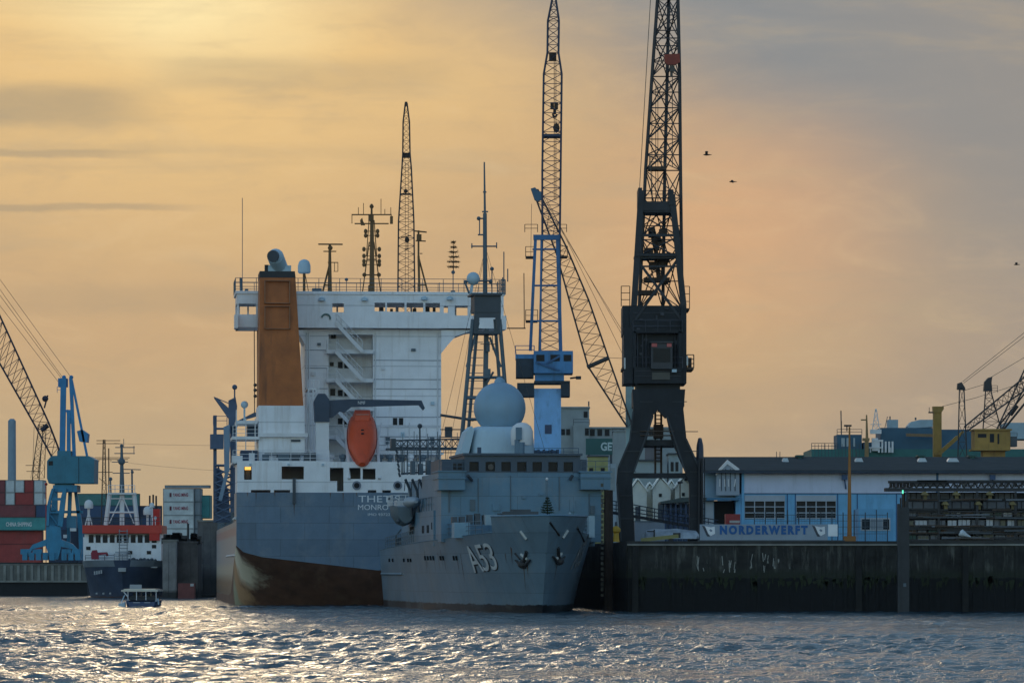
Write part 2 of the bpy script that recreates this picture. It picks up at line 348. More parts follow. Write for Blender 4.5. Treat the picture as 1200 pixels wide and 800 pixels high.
# ------------------------------------------------------------------ water, one sheet to the horizon
def build_water():
    ys = [-400, -200, -60, 0]+list(np.arange(20, 112, 4.0))+list(np.arange(112, 230, .30))+list(np.arange(230, 400, .62))+list(np.arange(400, 620, 4.0))+[650, 700, 800, 1000, 1400, 2500, 5000, 9500]
    xs = [-7000, -3000, -1200, -600, -300, -180, -120, -90, -75, -65]+list(np.arange(-54, 54.1, .30))+[65, 75, 90, 120, 180, 300, 600, 1200, 3000, 7000]
    X, Y = np.meshgrid(np.array(xs, float), np.array(ys, float)); Z = np.zeros_like(X)
    rg = np.random.RandomState(3)
    for i in range(38):
        lam = .95*(1.075**i); k = 2*math.pi/lam; th = R(70)+rg.normal(0, .85); a = .0205*lam**.25*(1 if lam < 2.0 else (2.0/lam)**1.05); ph = rg.uniform(0, 6.28)
        w = 1.0/(1+np.exp(np.clip(-(lam-np.where((abs(X) < 54) & (Y > 112) & (Y < 400), np.where(Y < 230, .8, 1.5), 12.0))*3, -30, 30)))
        s_ = np.sin(k*(X*math.cos(th)+Y*math.sin(th))+ph+.6*np.sin(.13*X+.09*Y+i)); Z += a*w*(s_+.35*s_*s_-.17)
    g = .80+.35*np.sin(.11*X+.05*Y+1)*np.sin(.04*X-.15*Y)+.28*np.sin(.045*X+.017*Y+2)*np.sin(.021*Y-.03*X)
    Z *= g*np.clip((Y+60)/100, 0, 1)*np.clip(1.0-(np.abs(X)-70)/200, 0, 1)*np.clip(1-(Y-450)/200, 0, 1)
    ny, nx = X.shape; m = MB(); m.v = np.stack([X, Y, Z], -1).reshape(-1, 3).tolist()
    m.f = [(j*nx+i, j*nx+i+1, (j+1)*nx+i+1, (j+1)*nx+i) for j in range(ny-1) for i in range(nx-1)]
    w = bpy.data.materials.new('river_water'); w.use_nodes = True; t = w.node_tree; n = t.nodes; L = t.links; b = n['Principled BSDF']
    b.inputs['Base Color'].default_value = (.012, .046, .066, 1); b.inputs['Roughness'].default_value = .14; b.inputs['IOR'].default_value = 1.33
    tcn = n.new('ShaderNodeTexCoord'); prev = None
    for sc, vs, st, ds in ((.6, (1.3, .8, 1), 1.0, .55), (1.6, (1.5, .7, 1), 1.0, .26), (4.0, (1.6, .6, 1), 1.0, .12), (9.0, (1.6, .6, 1), 1.0, .05)):
        mp = n.new('ShaderNodeMapping'); mp.inputs['Scale'].default_value = vs; L.new(tcn.outputs['Object'], mp.inputs[0])
        q = n.new('ShaderNodeTexNoise'); q.inputs['Scale'].default_value = sc; q.inputs['Detail'].default_value = 3; L.new(mp.outputs[0], q.inputs['Vector'])
        bp = n.new('ShaderNodeBump'); bp.inputs['Strength'].default_value = st; bp.inputs['Distance'].default_value = ds; L.new(q.outputs['Fac'], bp.inputs['Height'])
        if prev: L.new(prev.outputs[0], bp.inputs['Normal'])
        prev = bp
    L.new(prev.outputs[0], b.inputs['Normal'])
    o = m.obj('water', w); [setattr(p, 'use_smooth', True) for p in o.data.polygons]; single(o, None, None, kind='structure')
build_water()

# ------------------------------------------------------------------ land and quays
QZ, LZ = 5.62, 4.35
ASPH = mat('yard_asphalt', (.055, .055, .055), .9, var=.3)
def land(name, poly, z):
    m = MB(); n = len(poly); m.hexa([(x, y, -3) for x, y in poly], [(x, y, z) for x, y in poly]); return single(m.obj(name, ASPH), None, None, kind='structure')
SL = .10
qx = lambda y: 9.2-SL*(y-337.5)
land('quay_apron_ground', [(qx(338.7)+.6, 338.7), (420, 338.7), (420, 705), (qx(705)+.6, 705)], QZ-.02)
lx = -55.6
land('terminal_ground', [(-900, 559.2), (lx-1.2, 559.2), (lx-1.2, 705), (-900, 705)], LZ-.02)
land('hinterland_ground', [(-2500, 705.5), (2500, 705.5), (2500, 5200), (-2500, 5200)], 4.3)
def quay(name, label, x0, x1, y0, y1, side, ztop, m_, fx, fender=None):
    t = Thing(name, label, 'quay wall', y0/KD, X=x0)
    w = MB()
    # front face in shallow bays between ribs
    w.box(0, x1-x0, 0, 1.2, -2.5, ztop-.35)
    for k in np.arange(3.4, min(x1-x0, 90), fx):
        w.box(k, k+.28, -.12, 0, -2.5, ztop-.36); [w.box(k+q, k+q+.22, -.07, 0, -2.5, ztop-.5) for q in np.arange(.9, fx-.3, .85)]
    if side: # return wall along the basin
        sgn = side; L_ = y1-y0
        a = [(0, 1.2), (0, L_), (sgn*1.0, L_), (sgn*1.0, 1.2)]; sh = -SL if sgn > 0 else 0
        w.hexa([(u+sh*v, v, -2.5) for u, v in a], [(u+sh*v, v, ztop-.35) for u, v in a])
    w.obj('wall_face', m_, t)
    c = MB(); c.box(-.1, x1-x0, -.15, 1.2, ztop-.35, ztop)
    c.obj('coping', mat('dark_coping', (.04, .04, .038), .85, var=.4), t)
    c = MB(); c.box(-.1, x1-x0, -.17, -.151, ztop-.36, ztop-.22); c.obj('coping_edge', COPE, t); return t
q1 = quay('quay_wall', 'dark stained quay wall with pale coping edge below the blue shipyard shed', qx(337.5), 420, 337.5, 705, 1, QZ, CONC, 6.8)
f = MB()
for px in (741, 1003, 1128): q1.pbox(f, px, px+7, 640, 717, -.45, -.122)
f.obj('fender_pile', mat('tarred_timber', (.016, .016, .015), .85, var=.5), q1)
fl = MB(); rr = random.Random(5)     # flaked white paint marks on the wall
for px in (818, 826, 848, 855, 861, 879, 894, 900, 906, 912, 925):
    for k in range(rr.randint(2, 4)):
        x0 = q1.x(px+rr.uniform(-1.5, 2), 0); z = q1.zz(rr.uniform(655, 671), 0); h = rr.uniform(.15, .75); d = rr.uniform(-.12, .12)
        fl.prism([(x0, z), (x0+rr.uniform(.04, .10), z-.02), (x0+d+.05, z+h), (x0+d, z+h)], -.006, .02)
rr = random.Random(77)
wd = MB()
for k in range(150):
    xx = q1.x(rr.uniform(742, 1255)); z_ = rr.uniform(2.3, 2.95); w_ = rr.uniform(.1, .5); wd.prism([(xx, z_), (xx+w_, z_+.05), (xx+w_*.8, z_-rr.uniform(.1, .5)), (xx+w_*.3, z_-rr.uniform(.2, .9))], -.09, -.02)
wd.obj('hanging_weed', mat('dark_green_weed', (.02, .028, .012), .9, var=.5), q1)
fl.obj('flaked_paint', mat('flaked_white_paint', (.34, .34, .31), .8, var=.3), q1)
q2 = quay('quay_wall', 'grey stained quay wall under the turquoise crane and red containers', -900, lx, 558, 705, 0, LZ, CONCL, 3.0)
r = MB()
for px in range(4, 96, 8): r.box(q2.x(px, 0), q2.x(px, 0)+.35, -.2, 0, 2.0, LZ-.4)
r.box(q2.x(-60, 0), lx+900, -.32, 0, 1.75, 2.0); r.obj('fender_rib', mat('pale_fender_rib', (.26, .26, .23), .8, var=.3), q2)

# ------------------------------------------------------------------ container ship seen from astern
TH = math.atan(.09)
F = Thing('container_ship', 'big container ship moored stern on with blue grey transom, white accommodation tower and brown funnel', 'ship', 268, x=443, rot=TH)
def ship_sections(L, B, ztop, corner, keel, bow0):
    A = [(-1, 0), (-.95, .26), (-.82, .46), (-.4, .74), (0, 1)]; Z = [(-1, 0), (-1, .80), (-.94, .95), (-.6, 1), (0, 1)]
    out = []
    for v in [0, .6, 1.5, 3, 4.5, 6, 8, 8.01, 10, 13, 17, 22, 30, 45, 60, 80, 95, 110, 120, 128, 134]:
        t = min(1, v/26.0); t = t*t*(3-2*t); t2 = min(1, v/9.0); t2 = t2**.8
        zc = 5.62*(1-t)+.8*t; zk = 3.3+(keel-3.3)*t2
        b = B*(1 if v < bow0 else max(.02, 1-((v-bow0)/(L-bow0))**2.2))
        zt = ztop if v <= 8 else 7.9
        P = [((1-t)*a[0]+t*z_[0], zc+(zk-zc)*((1-t)*a[1]+t*z_[1])) for a, z_ in zip(A, Z)]
        half = [(-1, zt)]+P; full = half+[(-x, z) for x, z in half[-2::-1]]
        out.append([(x*b, v, z) for x, z in full])
    return out
SB = F.x(608); ztF = F.zz(577)
secs = ship_sections(135, SB, ztF, 5.6, -4.5, 90)
SIDE = mat('weathered_hull_side_paint', (.30, .31, .32), .4, var=.15, dirt=(.10, .08, .07), dirt_amt=.5, dirt_scale=(.15, .15, .5),
           bands=[(7.4, (.33, .22, .22), .1), (6.6, (.33, .34, .35), .15), (3.9, (.46, .42, .33), .3), (2.6, (.20, .13, .08), .5), (1.2, (.10, .085, .06), .5)], spec=.5)
h = MB(); h.loft([s_[:2] for s_ in secs], closed=False, cap=False); h.loft([s_[-2:] for s_ in secs], closed=False, cap=False)
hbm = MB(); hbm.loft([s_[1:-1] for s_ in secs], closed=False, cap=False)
hbm.obj('underwater_hull', mat('worn_antifouling_paint', (.17, .085, .055), .65, var=.3, dirt=(.30, .20, .13), dirt_amt=.5, dirt_scale=(.5, .2, .35), patches=[((-12.6, 5, 4.6), 3.4, (.85, .74, .56)), ((-12.6, 9, 2.2), 3.0, (.55, .32, .17)), ((-12.5, 12, .4), 2.6, (.42, .40, .26))], bump=.2), F, smooth=True)  # beige patch paints the light on the left bilge; brown and olive are stains
vs_deck = [[(s_[0][0], s_[0][1], s_[0][2]), (s_[-1][0], s_[-1][1], s_[-1][2])] for s_ in secs]; h.loft(vs_deck, closed=False, cap=False)
h.obj('hull', SIDE, F, smooth=True)
tr = MB(); tr.hexa([(x, -.12, z) for x, _, z in secs[0]], [(x, -.002, z) for x, _, z in secs[0]]); trn = tr.obj('transom', NAVY, F)
for txt, x0, x1, y0, y1 in (('THETIS', 420, 468.5, 580.3, 588.2), ('MONROVIA', 419.5, 470, 591, 597.2), ('IMO 9372274', 431, 463, 601, 604)):
    text_fit(txt, F.x(x0), F.x(x1), F.zz(y1), F.zz(y0), -.13, .012, 0).obj('lettering', mat('white_lettering_paint', (.72, .74, .76), .6), trn)
st = MB(); st.bar((-SB-.06, .3, F.zz(607)), (-SB-.06, 8, F.zz(607)), .14, 6); st.bar((-SB-.05, 6, F.zz(650)), (-SB-.02, 40, F.zz(650)), .10, 6); st.obj('rubbing_strake', WHITEP, F)
ru = MB(); ru.loft([[(F.x(433, 3)-.1, 3, -3), (F.x(440, 3)+.6, 3, -3), (F.x(440, 3)+.6, 8, -3), (F.x(433, 3)-.1, 8, -3)], [(F.x(431, 3), 3.4, 3.4), (F.x(440, 3)+.6, 3.4, 3.4), (F.x(440, 3)+.6, 8, 3.4), (F.x(431, 3), 8, 3.4)]])
ru.obj('rudder', mat('red_brown_antifouling', (.28, .09, .06), .6, var=.3, dirt=(.25, .2, .12), dirt_amt=.6), F)
fp = MB(); F.pbox(fp, 343, 346.5, 560, 590, -.32, -.1); fp.obj('flagstaff_box', GREYD, F)
# poop bulwark with openings
xr = 612
hole = lambda x0, x1, y0, y1, v: (F.x(x0, v), F.x(x1, v), F.zz(y1, v), F.zz(y0, v))
pw = MB(); holes = [hole(330, 356, 546.5, 561.5, .1), hole(386.5, 402, 548, 563.5, .1), hole(409, 422.5, 548, 561, .1), hole(425, 440, 549, 561.5, .1), hole(286, 295, 547, 562, .1), hole(395, 402.5, 548, 575.5, .1), hole(294, 317, 574, 577, .1), hole(321, 340, 574, 577, .1), hole(431, 441, 574, 577, .1), hole(448, 458, 574, 577, .1)]
a, b, c, d = F.rect(278, xr, 541, 576.9, .1); pw.wall(a, b, c, d, 0, .25, [(x0, x1, z0, z1) for x0, x1, z0, z1 in holes]); 
pw.box(a, a+.2, .25, 8, c, d); pw.box(b-.2, b, .25, 8, c, d)
pw.box(a, b, .26, 13.6, d-.25, d-.02); pw.obj('poop_bulwark', WHITE, F)
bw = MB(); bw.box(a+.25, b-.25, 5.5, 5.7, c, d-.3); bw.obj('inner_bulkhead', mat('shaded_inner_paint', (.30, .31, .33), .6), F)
fc = MB()
for px in (418, 466): fc.lathe(F.p(px, 568.5, -.05)+V(0, .05, 0), [(.42, -.12), (.42, .05)], 18, axis=1)
fco = fc.obj('fairlead', mat('grey_fairlead', (.22, .25, .3), .5), F); fc = MB()
for px in (418, 466): fc.lathe(F.p(px, 568.5, -.05)+V(0, -.09, 0), [(.26, -.04), (.26, .02)], 18, axis=1)
fc.obj('fairlead_opening', DARK, fco)
ob = MB(); F.pbox(ob, 287.5, 293.5, 549, 561, 1.2, 2.0); ob.obj('winch_drum', GREYD, F); ob = MB(); F.pbox(ob, 287, 294, 546.5, 550.5, .5, 1.1); ob.obj('stern_lamp', mat('stern_lamp_lens', (.7, .35, .05), .4, emit=((1, .5, .1), .8)), F)
# accommodation tower
v0, v1 = 14.0, 24.0
tw = MB(); a, b, c, d = F.rect(357, 517, 386, 576, v0)
hs = F.rect(385, 437, 392, 560, v0)
tw.wall(a, b, F.zz(541, v0), d, v0, v0+.3, [(hs[0], hs[1], F.zz(560, v0), hs[3])]); tw.box(a, b, v0+2.2, v1, ztF, d); tw.box(a, hs[0], v0+.3, v0+2.2, ztF, d); tw.box(hs[1], b, v0+.3, v0+2.2, ztF, d)
tw.obj('accommodation_tower', WHITE, F)
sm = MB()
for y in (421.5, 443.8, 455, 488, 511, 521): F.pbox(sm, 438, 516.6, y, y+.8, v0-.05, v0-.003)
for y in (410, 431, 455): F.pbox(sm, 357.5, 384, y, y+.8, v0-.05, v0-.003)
sm.obj('deck_seam', mat('grey_seam_paint', (.25, .28, .33), .6), F)  # thin grey lines along the deck seams
stt = MB(); strr = MB()
for y in (412, 445.5, 479, 512, 545):
    F.pbox(stt, 382.5, 437, y-2.2, y+2.2, v0-.9, v0+1.9)
    strr.rail([F.p(383, y-2, v0-.85), F.p(397, y-2, v0-.85)], 1.0, 1.0, .03); strr.rail([F.p(383, y-2, v0-.85), F.p(383, y-2, v0)], 1.0, 1.0, .03)
for y in (378.7, 412, 445.5, 479, 512):
    for vv in (v0-1.5, v0-.95):
        p, q = F.p(394, y, vv), F.p(425, y+33.3, vv); stt.beam(p, q, .10, .36)
    for k in range(9):
        w = F.p(394+31*k/9, y+33.3*k/9, v0-1.2); stt.box(w[0]-.2, w[0]+.2, v0-1.45, v0-1.0, w[2]-.03, w[2]+.03)
    for k in range(6):
        w = F.p(394+31*k/5, y+33.3*k/5, v0-1.5); strr.bar(w, w+V(0, 0, 1), .03, 4)
    w, w2 = F.p(394, y, v0-1.5), F.p(425, y+33.3, v0-1.5); strr.bar(w+V(0, 0, 1), w2+V(0, 0, 1), .035, 4); strr.bar(w+V(0, 0, .5), w2+V(0, 0, .5), .025, 4)
stt.obj('outside_stair', WHITEP, F); strr.obj('stair_rail', WHITEP, F)
for x0, x1, y0, y1 in ((396, 401.5, 424, 431.5), (403.5, 408.5, 424, 431.5), (396, 401.5, 457, 464), (403.5, 408.5, 457, 464), (396, 401.5, 490, 497), (403.5, 408.5, 490, 497), (388, 393.5, 391, 397), (387, 393, 455.5, 463.5), (386.5, 391, 424.5, 429)):
    m = MB(); F.pbox(m, x0, x1, y0, y1, v0+2.12, v0+2.196); m.obj('window', GLASS, F)
for x0, x1 in ((460.5, 465.5), (467.5, 472.5)):
    m = MB(); F.pbox(m, x0, x1, 489.5, 497.5, v0-.06, v0-.003); m.obj('window', GLASS, F)
m = MB(); F.pbox(m, 426, 443, 545, 549, v0-.07, v0-.003); F.pbox(m, 424, 440, 552, 566, v0-.08, v0-.003); m.obj('louvre', GREYD, F)
# bridge: shell with real window openings
b0, b1 = 12.6, 19.5
br = MB(); a, b, c, d = F.rect(276, 592, 345, 384, b0)
za, zb = F.zz(384, b0), F.zz(345, b0)
cl = F.x(296, b0)
wz = lambda y: F.zz(y, b0)
wins = [(439, 451.5, 354.5, 364.5), (453.5, 474, 354.5, 365), (476.5, 496, 354.5, 365), (498.5, 515.5, 354.5, 365), (389.5, 403, 355.5, 366), (533, 548, 357.5, 369), (280, 300, 356.5, 369), (551.5, 557, 358, 369), (520, 525, 358, 366), (560, 566, 358, 369), (570, 583, 358, 369)]
H1 = [(F.x(x0, b0), F.x(x1, b0), wz(y1), wz(y0)) for x0, x1, y0, y1 in wins]
m_ = F.x(373, b0)
br.wall(a+.15, b-.15, za, zb, b0, b0+.2, H1)
br.wall(a+.15, b-.15, za, zb, b1-.2, b1, [(a+.6, b-.6, wz(371), wz(355))])
for q in np.linspace(a+1.4, b-1.4, 17): br.box(q-.08, q+.08, b1-.2, b1, wz(371)+.001, wz(355)-.001)
br.box(a, b, b0-.15, b1+.15, zb, zb+.28); br.box(a+.15, b-.15, b0+.2, b1-.2, za, za+.25)
br.wall(b0, b1, za, zb, 0, .15, [(b0+.8, b1-.8, wz(369), wz(357))]) if False else None
for X_ in (a+.15, b-.35):
    br.box(X_, X_+.2, b0+.2, b1-.2, za, wz(370)); br.box(X_, X_+.2, b0+.2, b1-.2, wz(355), zb); br.box(X_, X_+.2, b0+.2, b0+.8, wz(370), wz(355))
br.obj('bridge', WHITE, F)
eq = MB()
for px, w_, y in ((447, 5, 360), (500, 7, 359), (486, 4, 361), (509, 3, 360), (459, 3, 361.5)): F.pbox(eq, px-w_/2, px+w_/2, y, 366, b0+2, b0+2.6)
eq.obj('bridge_console', SOOT, F)
bk = MB()
F.ppoly(bk, [(517, 386.5), (517, 414), (524, 405), (534, 394), (550, 388), (566, 386.5)], b0+.6, b0+6); F.ppoly(bk, [(357, 386.5), (357, 403), (352, 394), (344, 386.5)], b0+.6, b0+6)
bk.obj('wing_bracket', WHITE, F)
hood = MB()
for px, y in ((377, 351), (427, 351), (497, 350), (527, 350)): hood.lathe(F.p(px, y, b0)+V(0, -.3, 0), [(.34, -.12), (.3, .12), (.05, .25)], 10)
hood.obj('floodlight', DOMEL, F)
hk = MB(); hh = F.p(382, 373, b0-.12)
for k in range(10):
    t0, t1 = math.pi*k/10-.2, math.pi*(k+1)/10-.2; hk.bar(hh+V(.42*math.cos(t0), 0, .42*math.sin(t0)), hh+V(.42*math.cos(t1), 0, .42*math.sin(t1)), .09, 5)
hk.obj('lifebuoy', mat('dull_green_ring', (.12, .2, .18), .6), F)
rl = MB(); rl.rail([(a, b0-.1, zb+.28), (b, b0-.1, zb+.28)], 1.25, 2.0, .035, 3); rl.rail([(a, b1, zb+.28), (b, b1, zb+.28)], 1.25, 2.0, .03, 2)
rl.rail([(a, b0-.1, zb+.28), (a, b1, zb+.28)], 1.25, 1.6, .03, 2); rl.rail([(b, b0-.1, zb+.28), (b, b1, zb+.28)], 1.25, 1.6, .03, 2); rl.obj('roof_rail', GREYM, F)
wb = MB(); F.pbox(wb, 275, 279, 369, 385, b0-.9, b0+2); F.pbox(wb, 589, 593.5, 369, 385, b0-.9, b0+2); wb.obj('wing_balcony', WHITE, F)
# funnel
fn = MB(); g0, g1 = 5.2, 11.5
fn.loft([[(F.x(303.5, g0), g0, F.zz(475.5, g0)), (F.x(355.5, g0), g0, F.zz(475.5, g0)), (F.x(355.5, g0), g1+1, F.zz(475.5, g0)), (F.x(303.5, g0), g1+1, F.zz(475.5, g0))],
         [(F.x(304.8, g0), g0+.5, F.zz(325.5, g0)), (F.x(346.5, g0), g0+.5, F.zz(325.5, g0)), (F.x(346.5, g0), g1-.5, F.zz(325.5, g0)), (F.x(304.8, g0), g1-.5, F.zz(325.5, g0))]])
fo = fn.obj('funnel', BROWN, F)
m = MB(); m.loft([[(F.x(304.6, g0), g0+.45, F.zz(325.5, g0)), (F.x(346.7, g0), g0+.45, F.zz(325.5, g0)), (F.x(346.7, g0), g1-.4, F.zz(325.5, g0)), (F.x(304.6, g0), g1-.4, F.zz(325.5, g0))],
         [(F.x(304.6, g0), g0+.5, F.zz(318, g0)), (F.x(345.8, g0), g0+.5, F.zz(318, g0)), (F.x(345.8, g0), g1-.5, F.zz(318, g0)), (F.x(304.6, g0), g1-.5, F.zz(318, g0))]]); m.obj('funnel_rim', SOOT, fo)
m = MB()
for y0, y1 in ((329, 356), (359, 386)):
    for x0, x1, yy0, yy1 in ((310, 340, y0, y0+.8), (310, 340, y1-.8, y1), (310, 311, y0, y1), (339, 340, y0, y1)): F.pbox(m, x0, x1, yy0, yy1, g0+.0, g0+.42)
m.obj('funnel_panel_frame', mat('faded_brown_paint', (.34, .16, .08), .6), fo)
m = MB(); p = F.p(328.5, 316, g0+2.5); q = F.p(323, 301, g0+.9); m.bar(p, q, .80, 18, .78); m.box(p[0]-1.2, p[0]+1.0, g0+1.5, g0+4, p[2]-.4, p[2]+.35); m.ball(q+V(0, .1, 0), .80, 14); q2 = q+(q-p)*0+V(-.12, -.62, -.02); m.obj('exhaust_cowl', DOMEL, fo, smooth=True); m = MB(); m.bar(q+V(-.2, -.55, .05), q+V(-.32, -.92, .0), .56, 16); m.obj('exhaust_mouth', GREYD, fo)
m = MB(); p = F.p(312.5, 318, g0+2); m.bar(p, p+V(0, 0, .62), .22, 8); m.obj('exhaust_pipe', SOOT, fo)
# funnel casing and decks beside it
m = MB(); F.pbox(m, 303, 357, 475.5, 541, g0-.25, g1+1.4); m.obj('funnel_casing', WHITE, F)
m = MB(); F.pbox(m, 304, 361, 507.5, 512, g0-.7, g0-.251); F.pbox(m, 272, 304, 511.5, 515, g0-.7, g1); F.pbox(m, 273, 380, 540, 543, g0-4.3, g1); F.pbox(m, 361, 371, 455, 457, g0, g1); m.obj('side_deck', WHITEP, F)
m = MB(); F.pbox(m, 310, 360, 531, 533.5, g0-.9, g0-.6); F.pbox(m, 324, 352, 533.5, 536, g0-.9, g0-.6); F.pbox(m, 341, 352, 515, 517.5, g0-.4, g0-.251); m.obj('pipework', GREYD, F)
m = MB()
m.rail([F.p(273, 541, .4), F.p(386, 541, .4)], 1.1, 1.6, .03, 3); m.rail([F.p(273, 512, g0-.6), F.p(303, 512, g0-.6)], 1.1, 1.6, .03, 3); m.rail([F.p(361, 475, g0), F.p(374, 475, g0)], 2.4, .45, .03, 3)
m.rail([F.p(361, 510, g0), F.p(374, 510, g0)], 2.2, .8, .03, 3)
for px in (362, 366.5, 370): m.bar(F.p(px, 455, g0), F.p(px, 541, g0), .05, 4)
for px in (277, 288, 299): m.bar(F.p(px, 490, g0-.6), F.p(px, 541, g0-.6), .05, 4)
m.obj('deck_rail', WHITEP, F)
m = MB(); F.pbox(m, 277, 302, 493, 497, g0, g1); m.bar(F.p(277, 512, g0), F.p(277, 480, g0), .06); m.obj('upper_side_deck', WHITEP, F)
m = MB(); F.pbox(m, 282, 302, 528, 540, 4, 7); F.pbox(m, 290, 303, 498, 511, 7, 10); m.obj('deck_machinery', mat('dark_blue_machinery', (.03, .06, .11), .5, var=.3), F)
# mast with Y arms on the fore side, seen to the left of the funnel
m = MB(); fv = 26
F.ppoly(m, [(251, 466), (255, 466), (268, 478), (268, 469), (276, 465), (278, 476), (276, 494), (298, 483), (303, 483), (303, 487), (285, 492), (278, 500), (277, 508), (268, 508), (268, 490)], fv, fv+1.1)
m.bar(F.p(275, 470, fv), F.p(275, 455, fv), .08); m.ball(F.p(275, 453.5, fv), .27, 10)
m.bar(F.p(250.5, 465, fv), F.p(268, 470, fv)-V(0, 0, .2), .05)
F.pbox(m, 250, 254, 487, 600, fv+1.2, fv+1.8); F.pbox(m, 246.5, 262, 509, 526, fv+.4, fv+2.4); F.pbox(m, 270, 277, 500, 612, fv, fv+1)
m.rail([F.p(250, 498, fv), F.p(266, 498, fv)], .9, 1, .04); m.bar(F.p(254, 502, fv), F.p(268, 502, fv), .12); m.bar(F.p(252, 545, fv), F.p(268, 545, fv), .14)
for y in range(548, 606, 9): m.bar(F.p(252, y, fv), F.p(272, y+9, fv), .10); m.bar(F.p(272, y, fv), F.p(252, y+9, fv), .10)
F.ppoly(m, [(250, 560), (256, 545), (262, 560), (268, 575), (270, 612), (250, 612)], fv+1.9, fv+2.6)
fm = m.obj('signal_mast', mat('signal_mast_paint', (.10, .15, .24), .5, var=.2, dirt=(.05, .06, .08), dirt_amt=.4), F)
m = MB(); m.beam(F.p(266, 502, fv-1.2), F.p(266, 553, fv-1.2), .5, .5); m.beam(F.p(266, 553, fv-1.2), F.p(258, 586, fv-1.2), .35, .4); F.ppoly(m, [(262, 500), (269, 497), (270, 520), (267, 553), (263, 553)], fv-1.2, fv-.7); m.obj('crane_jib', mat('light_blue_jib_paint', (.26, .38, .5), .5, var=.1), fm)
m = MB(); m.ball(F.p(286.5, 474, 8), .36, 12); m.bar(F.p(286.5, 477, 8), F.p(286.5, 493, 8), .1); m.ball(F.p(283, 495, 8), .22, 10); m.obj('satellite_dome', DOMEL, F, smooth=True)
m = MB(); m.bar(F.p(298, 387, b0+1), F.p(298.4, 484, b0+1), .05); m.bar(F.p(301.5, 387, b0+1), F.p(301.5, 480, b0+1), .04)
for y in (451, 457, 464): m.ball(F.p(299, y, b0+1), .18, 8)
m.obj('aerial_wire', CABLE, F)
m = MB(); a_, b_, c_, d_ = F.rect(275, 277, 548, 622, 7.5); m.box(-SB, -SB+.12, 8.1, 14, 7.9, 8.2); m.rail([(-SB+.1, 8.2, 7.9), (-SB+.1, 88, 7.9)], 1.1, 2.4, .04, 3)
m.bar((-SB+.3, 12, 7.9), (-SB+.3, 12, 11.6), .07); m.obj('main_deck_rail', GREYM, F)
m = MB(); F.ppoly(m, [(251, 590), (262, 590), (268, 592), (258, 595), (250, 593)], 44, 47); m.obj('gangway_shelter', WHITEP, F)
m = MB(); F.pbox(m, 252, 262, 595, 612, 46, 49); m.obj('deck_house', GREYD, F)
# roof masts
zr = zb+.28
def lattice_mast(name, px, y0, y1, halfw, tiers, mt=MASTB):
    m = MB(); v = 15.5
    m.bar(F.p(px, y1, v), F.p(px, y0, v), .16, 8, .10)
    for x, dx in ((px-halfw, 3), (px+halfw, -3)): m.bar(F.p(x, y1, v), F.p(px+(x-px)*.25, y0+(y1-y0)*.42, v), .06)
    for y, w in tiers: m.bar(F.p(px-w, y, v), F.p(px+w, y, v), .07); 
    return m
m = lattice_mast('x', 435.5, 239, 345, 11, [(251.5, 23.5), (262, 20), (322, 7), (304, 5), (288, 3.5)])
F.pbox(m, 432, 439, 334, 345, 15, 16); F.ppoly(m, [(433, 340), (434, 258), (438, 258), (439, 340)], 15.3, 15.7)
for s_ in (-1, 1):
    m.bar(F.p(435.5+s_*23, 251, 15.5), F.p(435.5+s_*23, 262, 15.5), .04)
    for y in (271, 276, 292, 300, 306, 310): m.ball(F.p(435.5+s_*(7 if y < 290 else 9), y, 15.5), .19, 8, 1.3); m.bar(F.p(435.5, y, 15.5), F.p(435.5+s_*(7 if y < 290 else 9), y, 15.5), .035)
    m.bar(F.p(435.5+s_*3, 258, 15.5), F.p(435.5+s_*6, 300, 15.5), .05); m.ball(F.p(435.5+s_*8.5, 322, 15.5), .22, 8)
for px, y in ((446.5, 233), (426, 238), (420, 243), (451, 245), (458, 243)): m.bar(F.p(px, 251.5, 15.5), F.p(px, y, 15.5), .035)
m.ball(F.p(435.5, 242, 15.5), .22, 8); F.pbox(m, 432, 438, 252, 259, 15.2, 15.8); F.pbox(m, 457.3, 460.5, 253, 262, 15.3, 15.7); F.ppoly(m, [(423, 264), (422, 258), (424.5, 255), (425.5, 259), (428, 264)], 15.4, 15.6)
m.obj('main_mast', MASTB, F)
m = MB(); v = 15.5
m.bar(F.p(386.5, 345, v), F.p(386.5, 287, v), .22, 6, .12); m.bar(F.p(377.5, 345, v), F.p(386, 311, v), .1); m.bar(F.p(379, 334, v), F.p(386, 334, v), .08)
m.box(*[F.x(373, v), F.x(401.5, v)], v-.15, v+.15, F.zz(287.3, v), F.zz(285.8, v)); m.bar(F.p(379, 294.5, v), F.p(394, 294.5, v), .06); m.bar(F.p(384, 307.5, v), F.p(396, 307.5, v), .05); m.ball(F.p(387, 290.5, v), .25, 8)
for px in (392, 396): m.bar(F.p(px, 307, v), F.p(px, 318, v), .035)
m.bar(F.p(391, 318, v), F.p(396, 318, v), .035); m.obj('radar_mast', MASTB, F)
m = MB(); m.beam(F.p(491.5, 345, v), F.p(490.5, 300, v), .22, .22); m.bar(F.p(490.5, 300, v), F.p(490.5, 270, v), .1); m.bar(F.p(502, 345, v), F.p(491, 303, v), .09); m.bar(F.p(491, 334, v), F.p(499, 334, v), .08)
m.bar(F.p(485, 270.5, v), F.p(500, 272, v), .08); m.bar(F.p(487, 282, v), F.p(499, 282.5, v), .07); F.pbox(m, 488.5, 494, 274, 281, v-.2, v+.2); m.bar(F.p(492, 297, v), F.p(495, 297, v), .05); m.obj('radar_mast', MASTB, F)
m = MB(); dm = F.p(356.5, 320.5, 14); m.lathe(dm, [(.5, 0), (.62, .12), (.62, .75), (.5, 1.15), (.3, 1.32), (.02, 1.4)], 16); do = m.obj('satellite_dome', DOMEL, F, smooth=True)
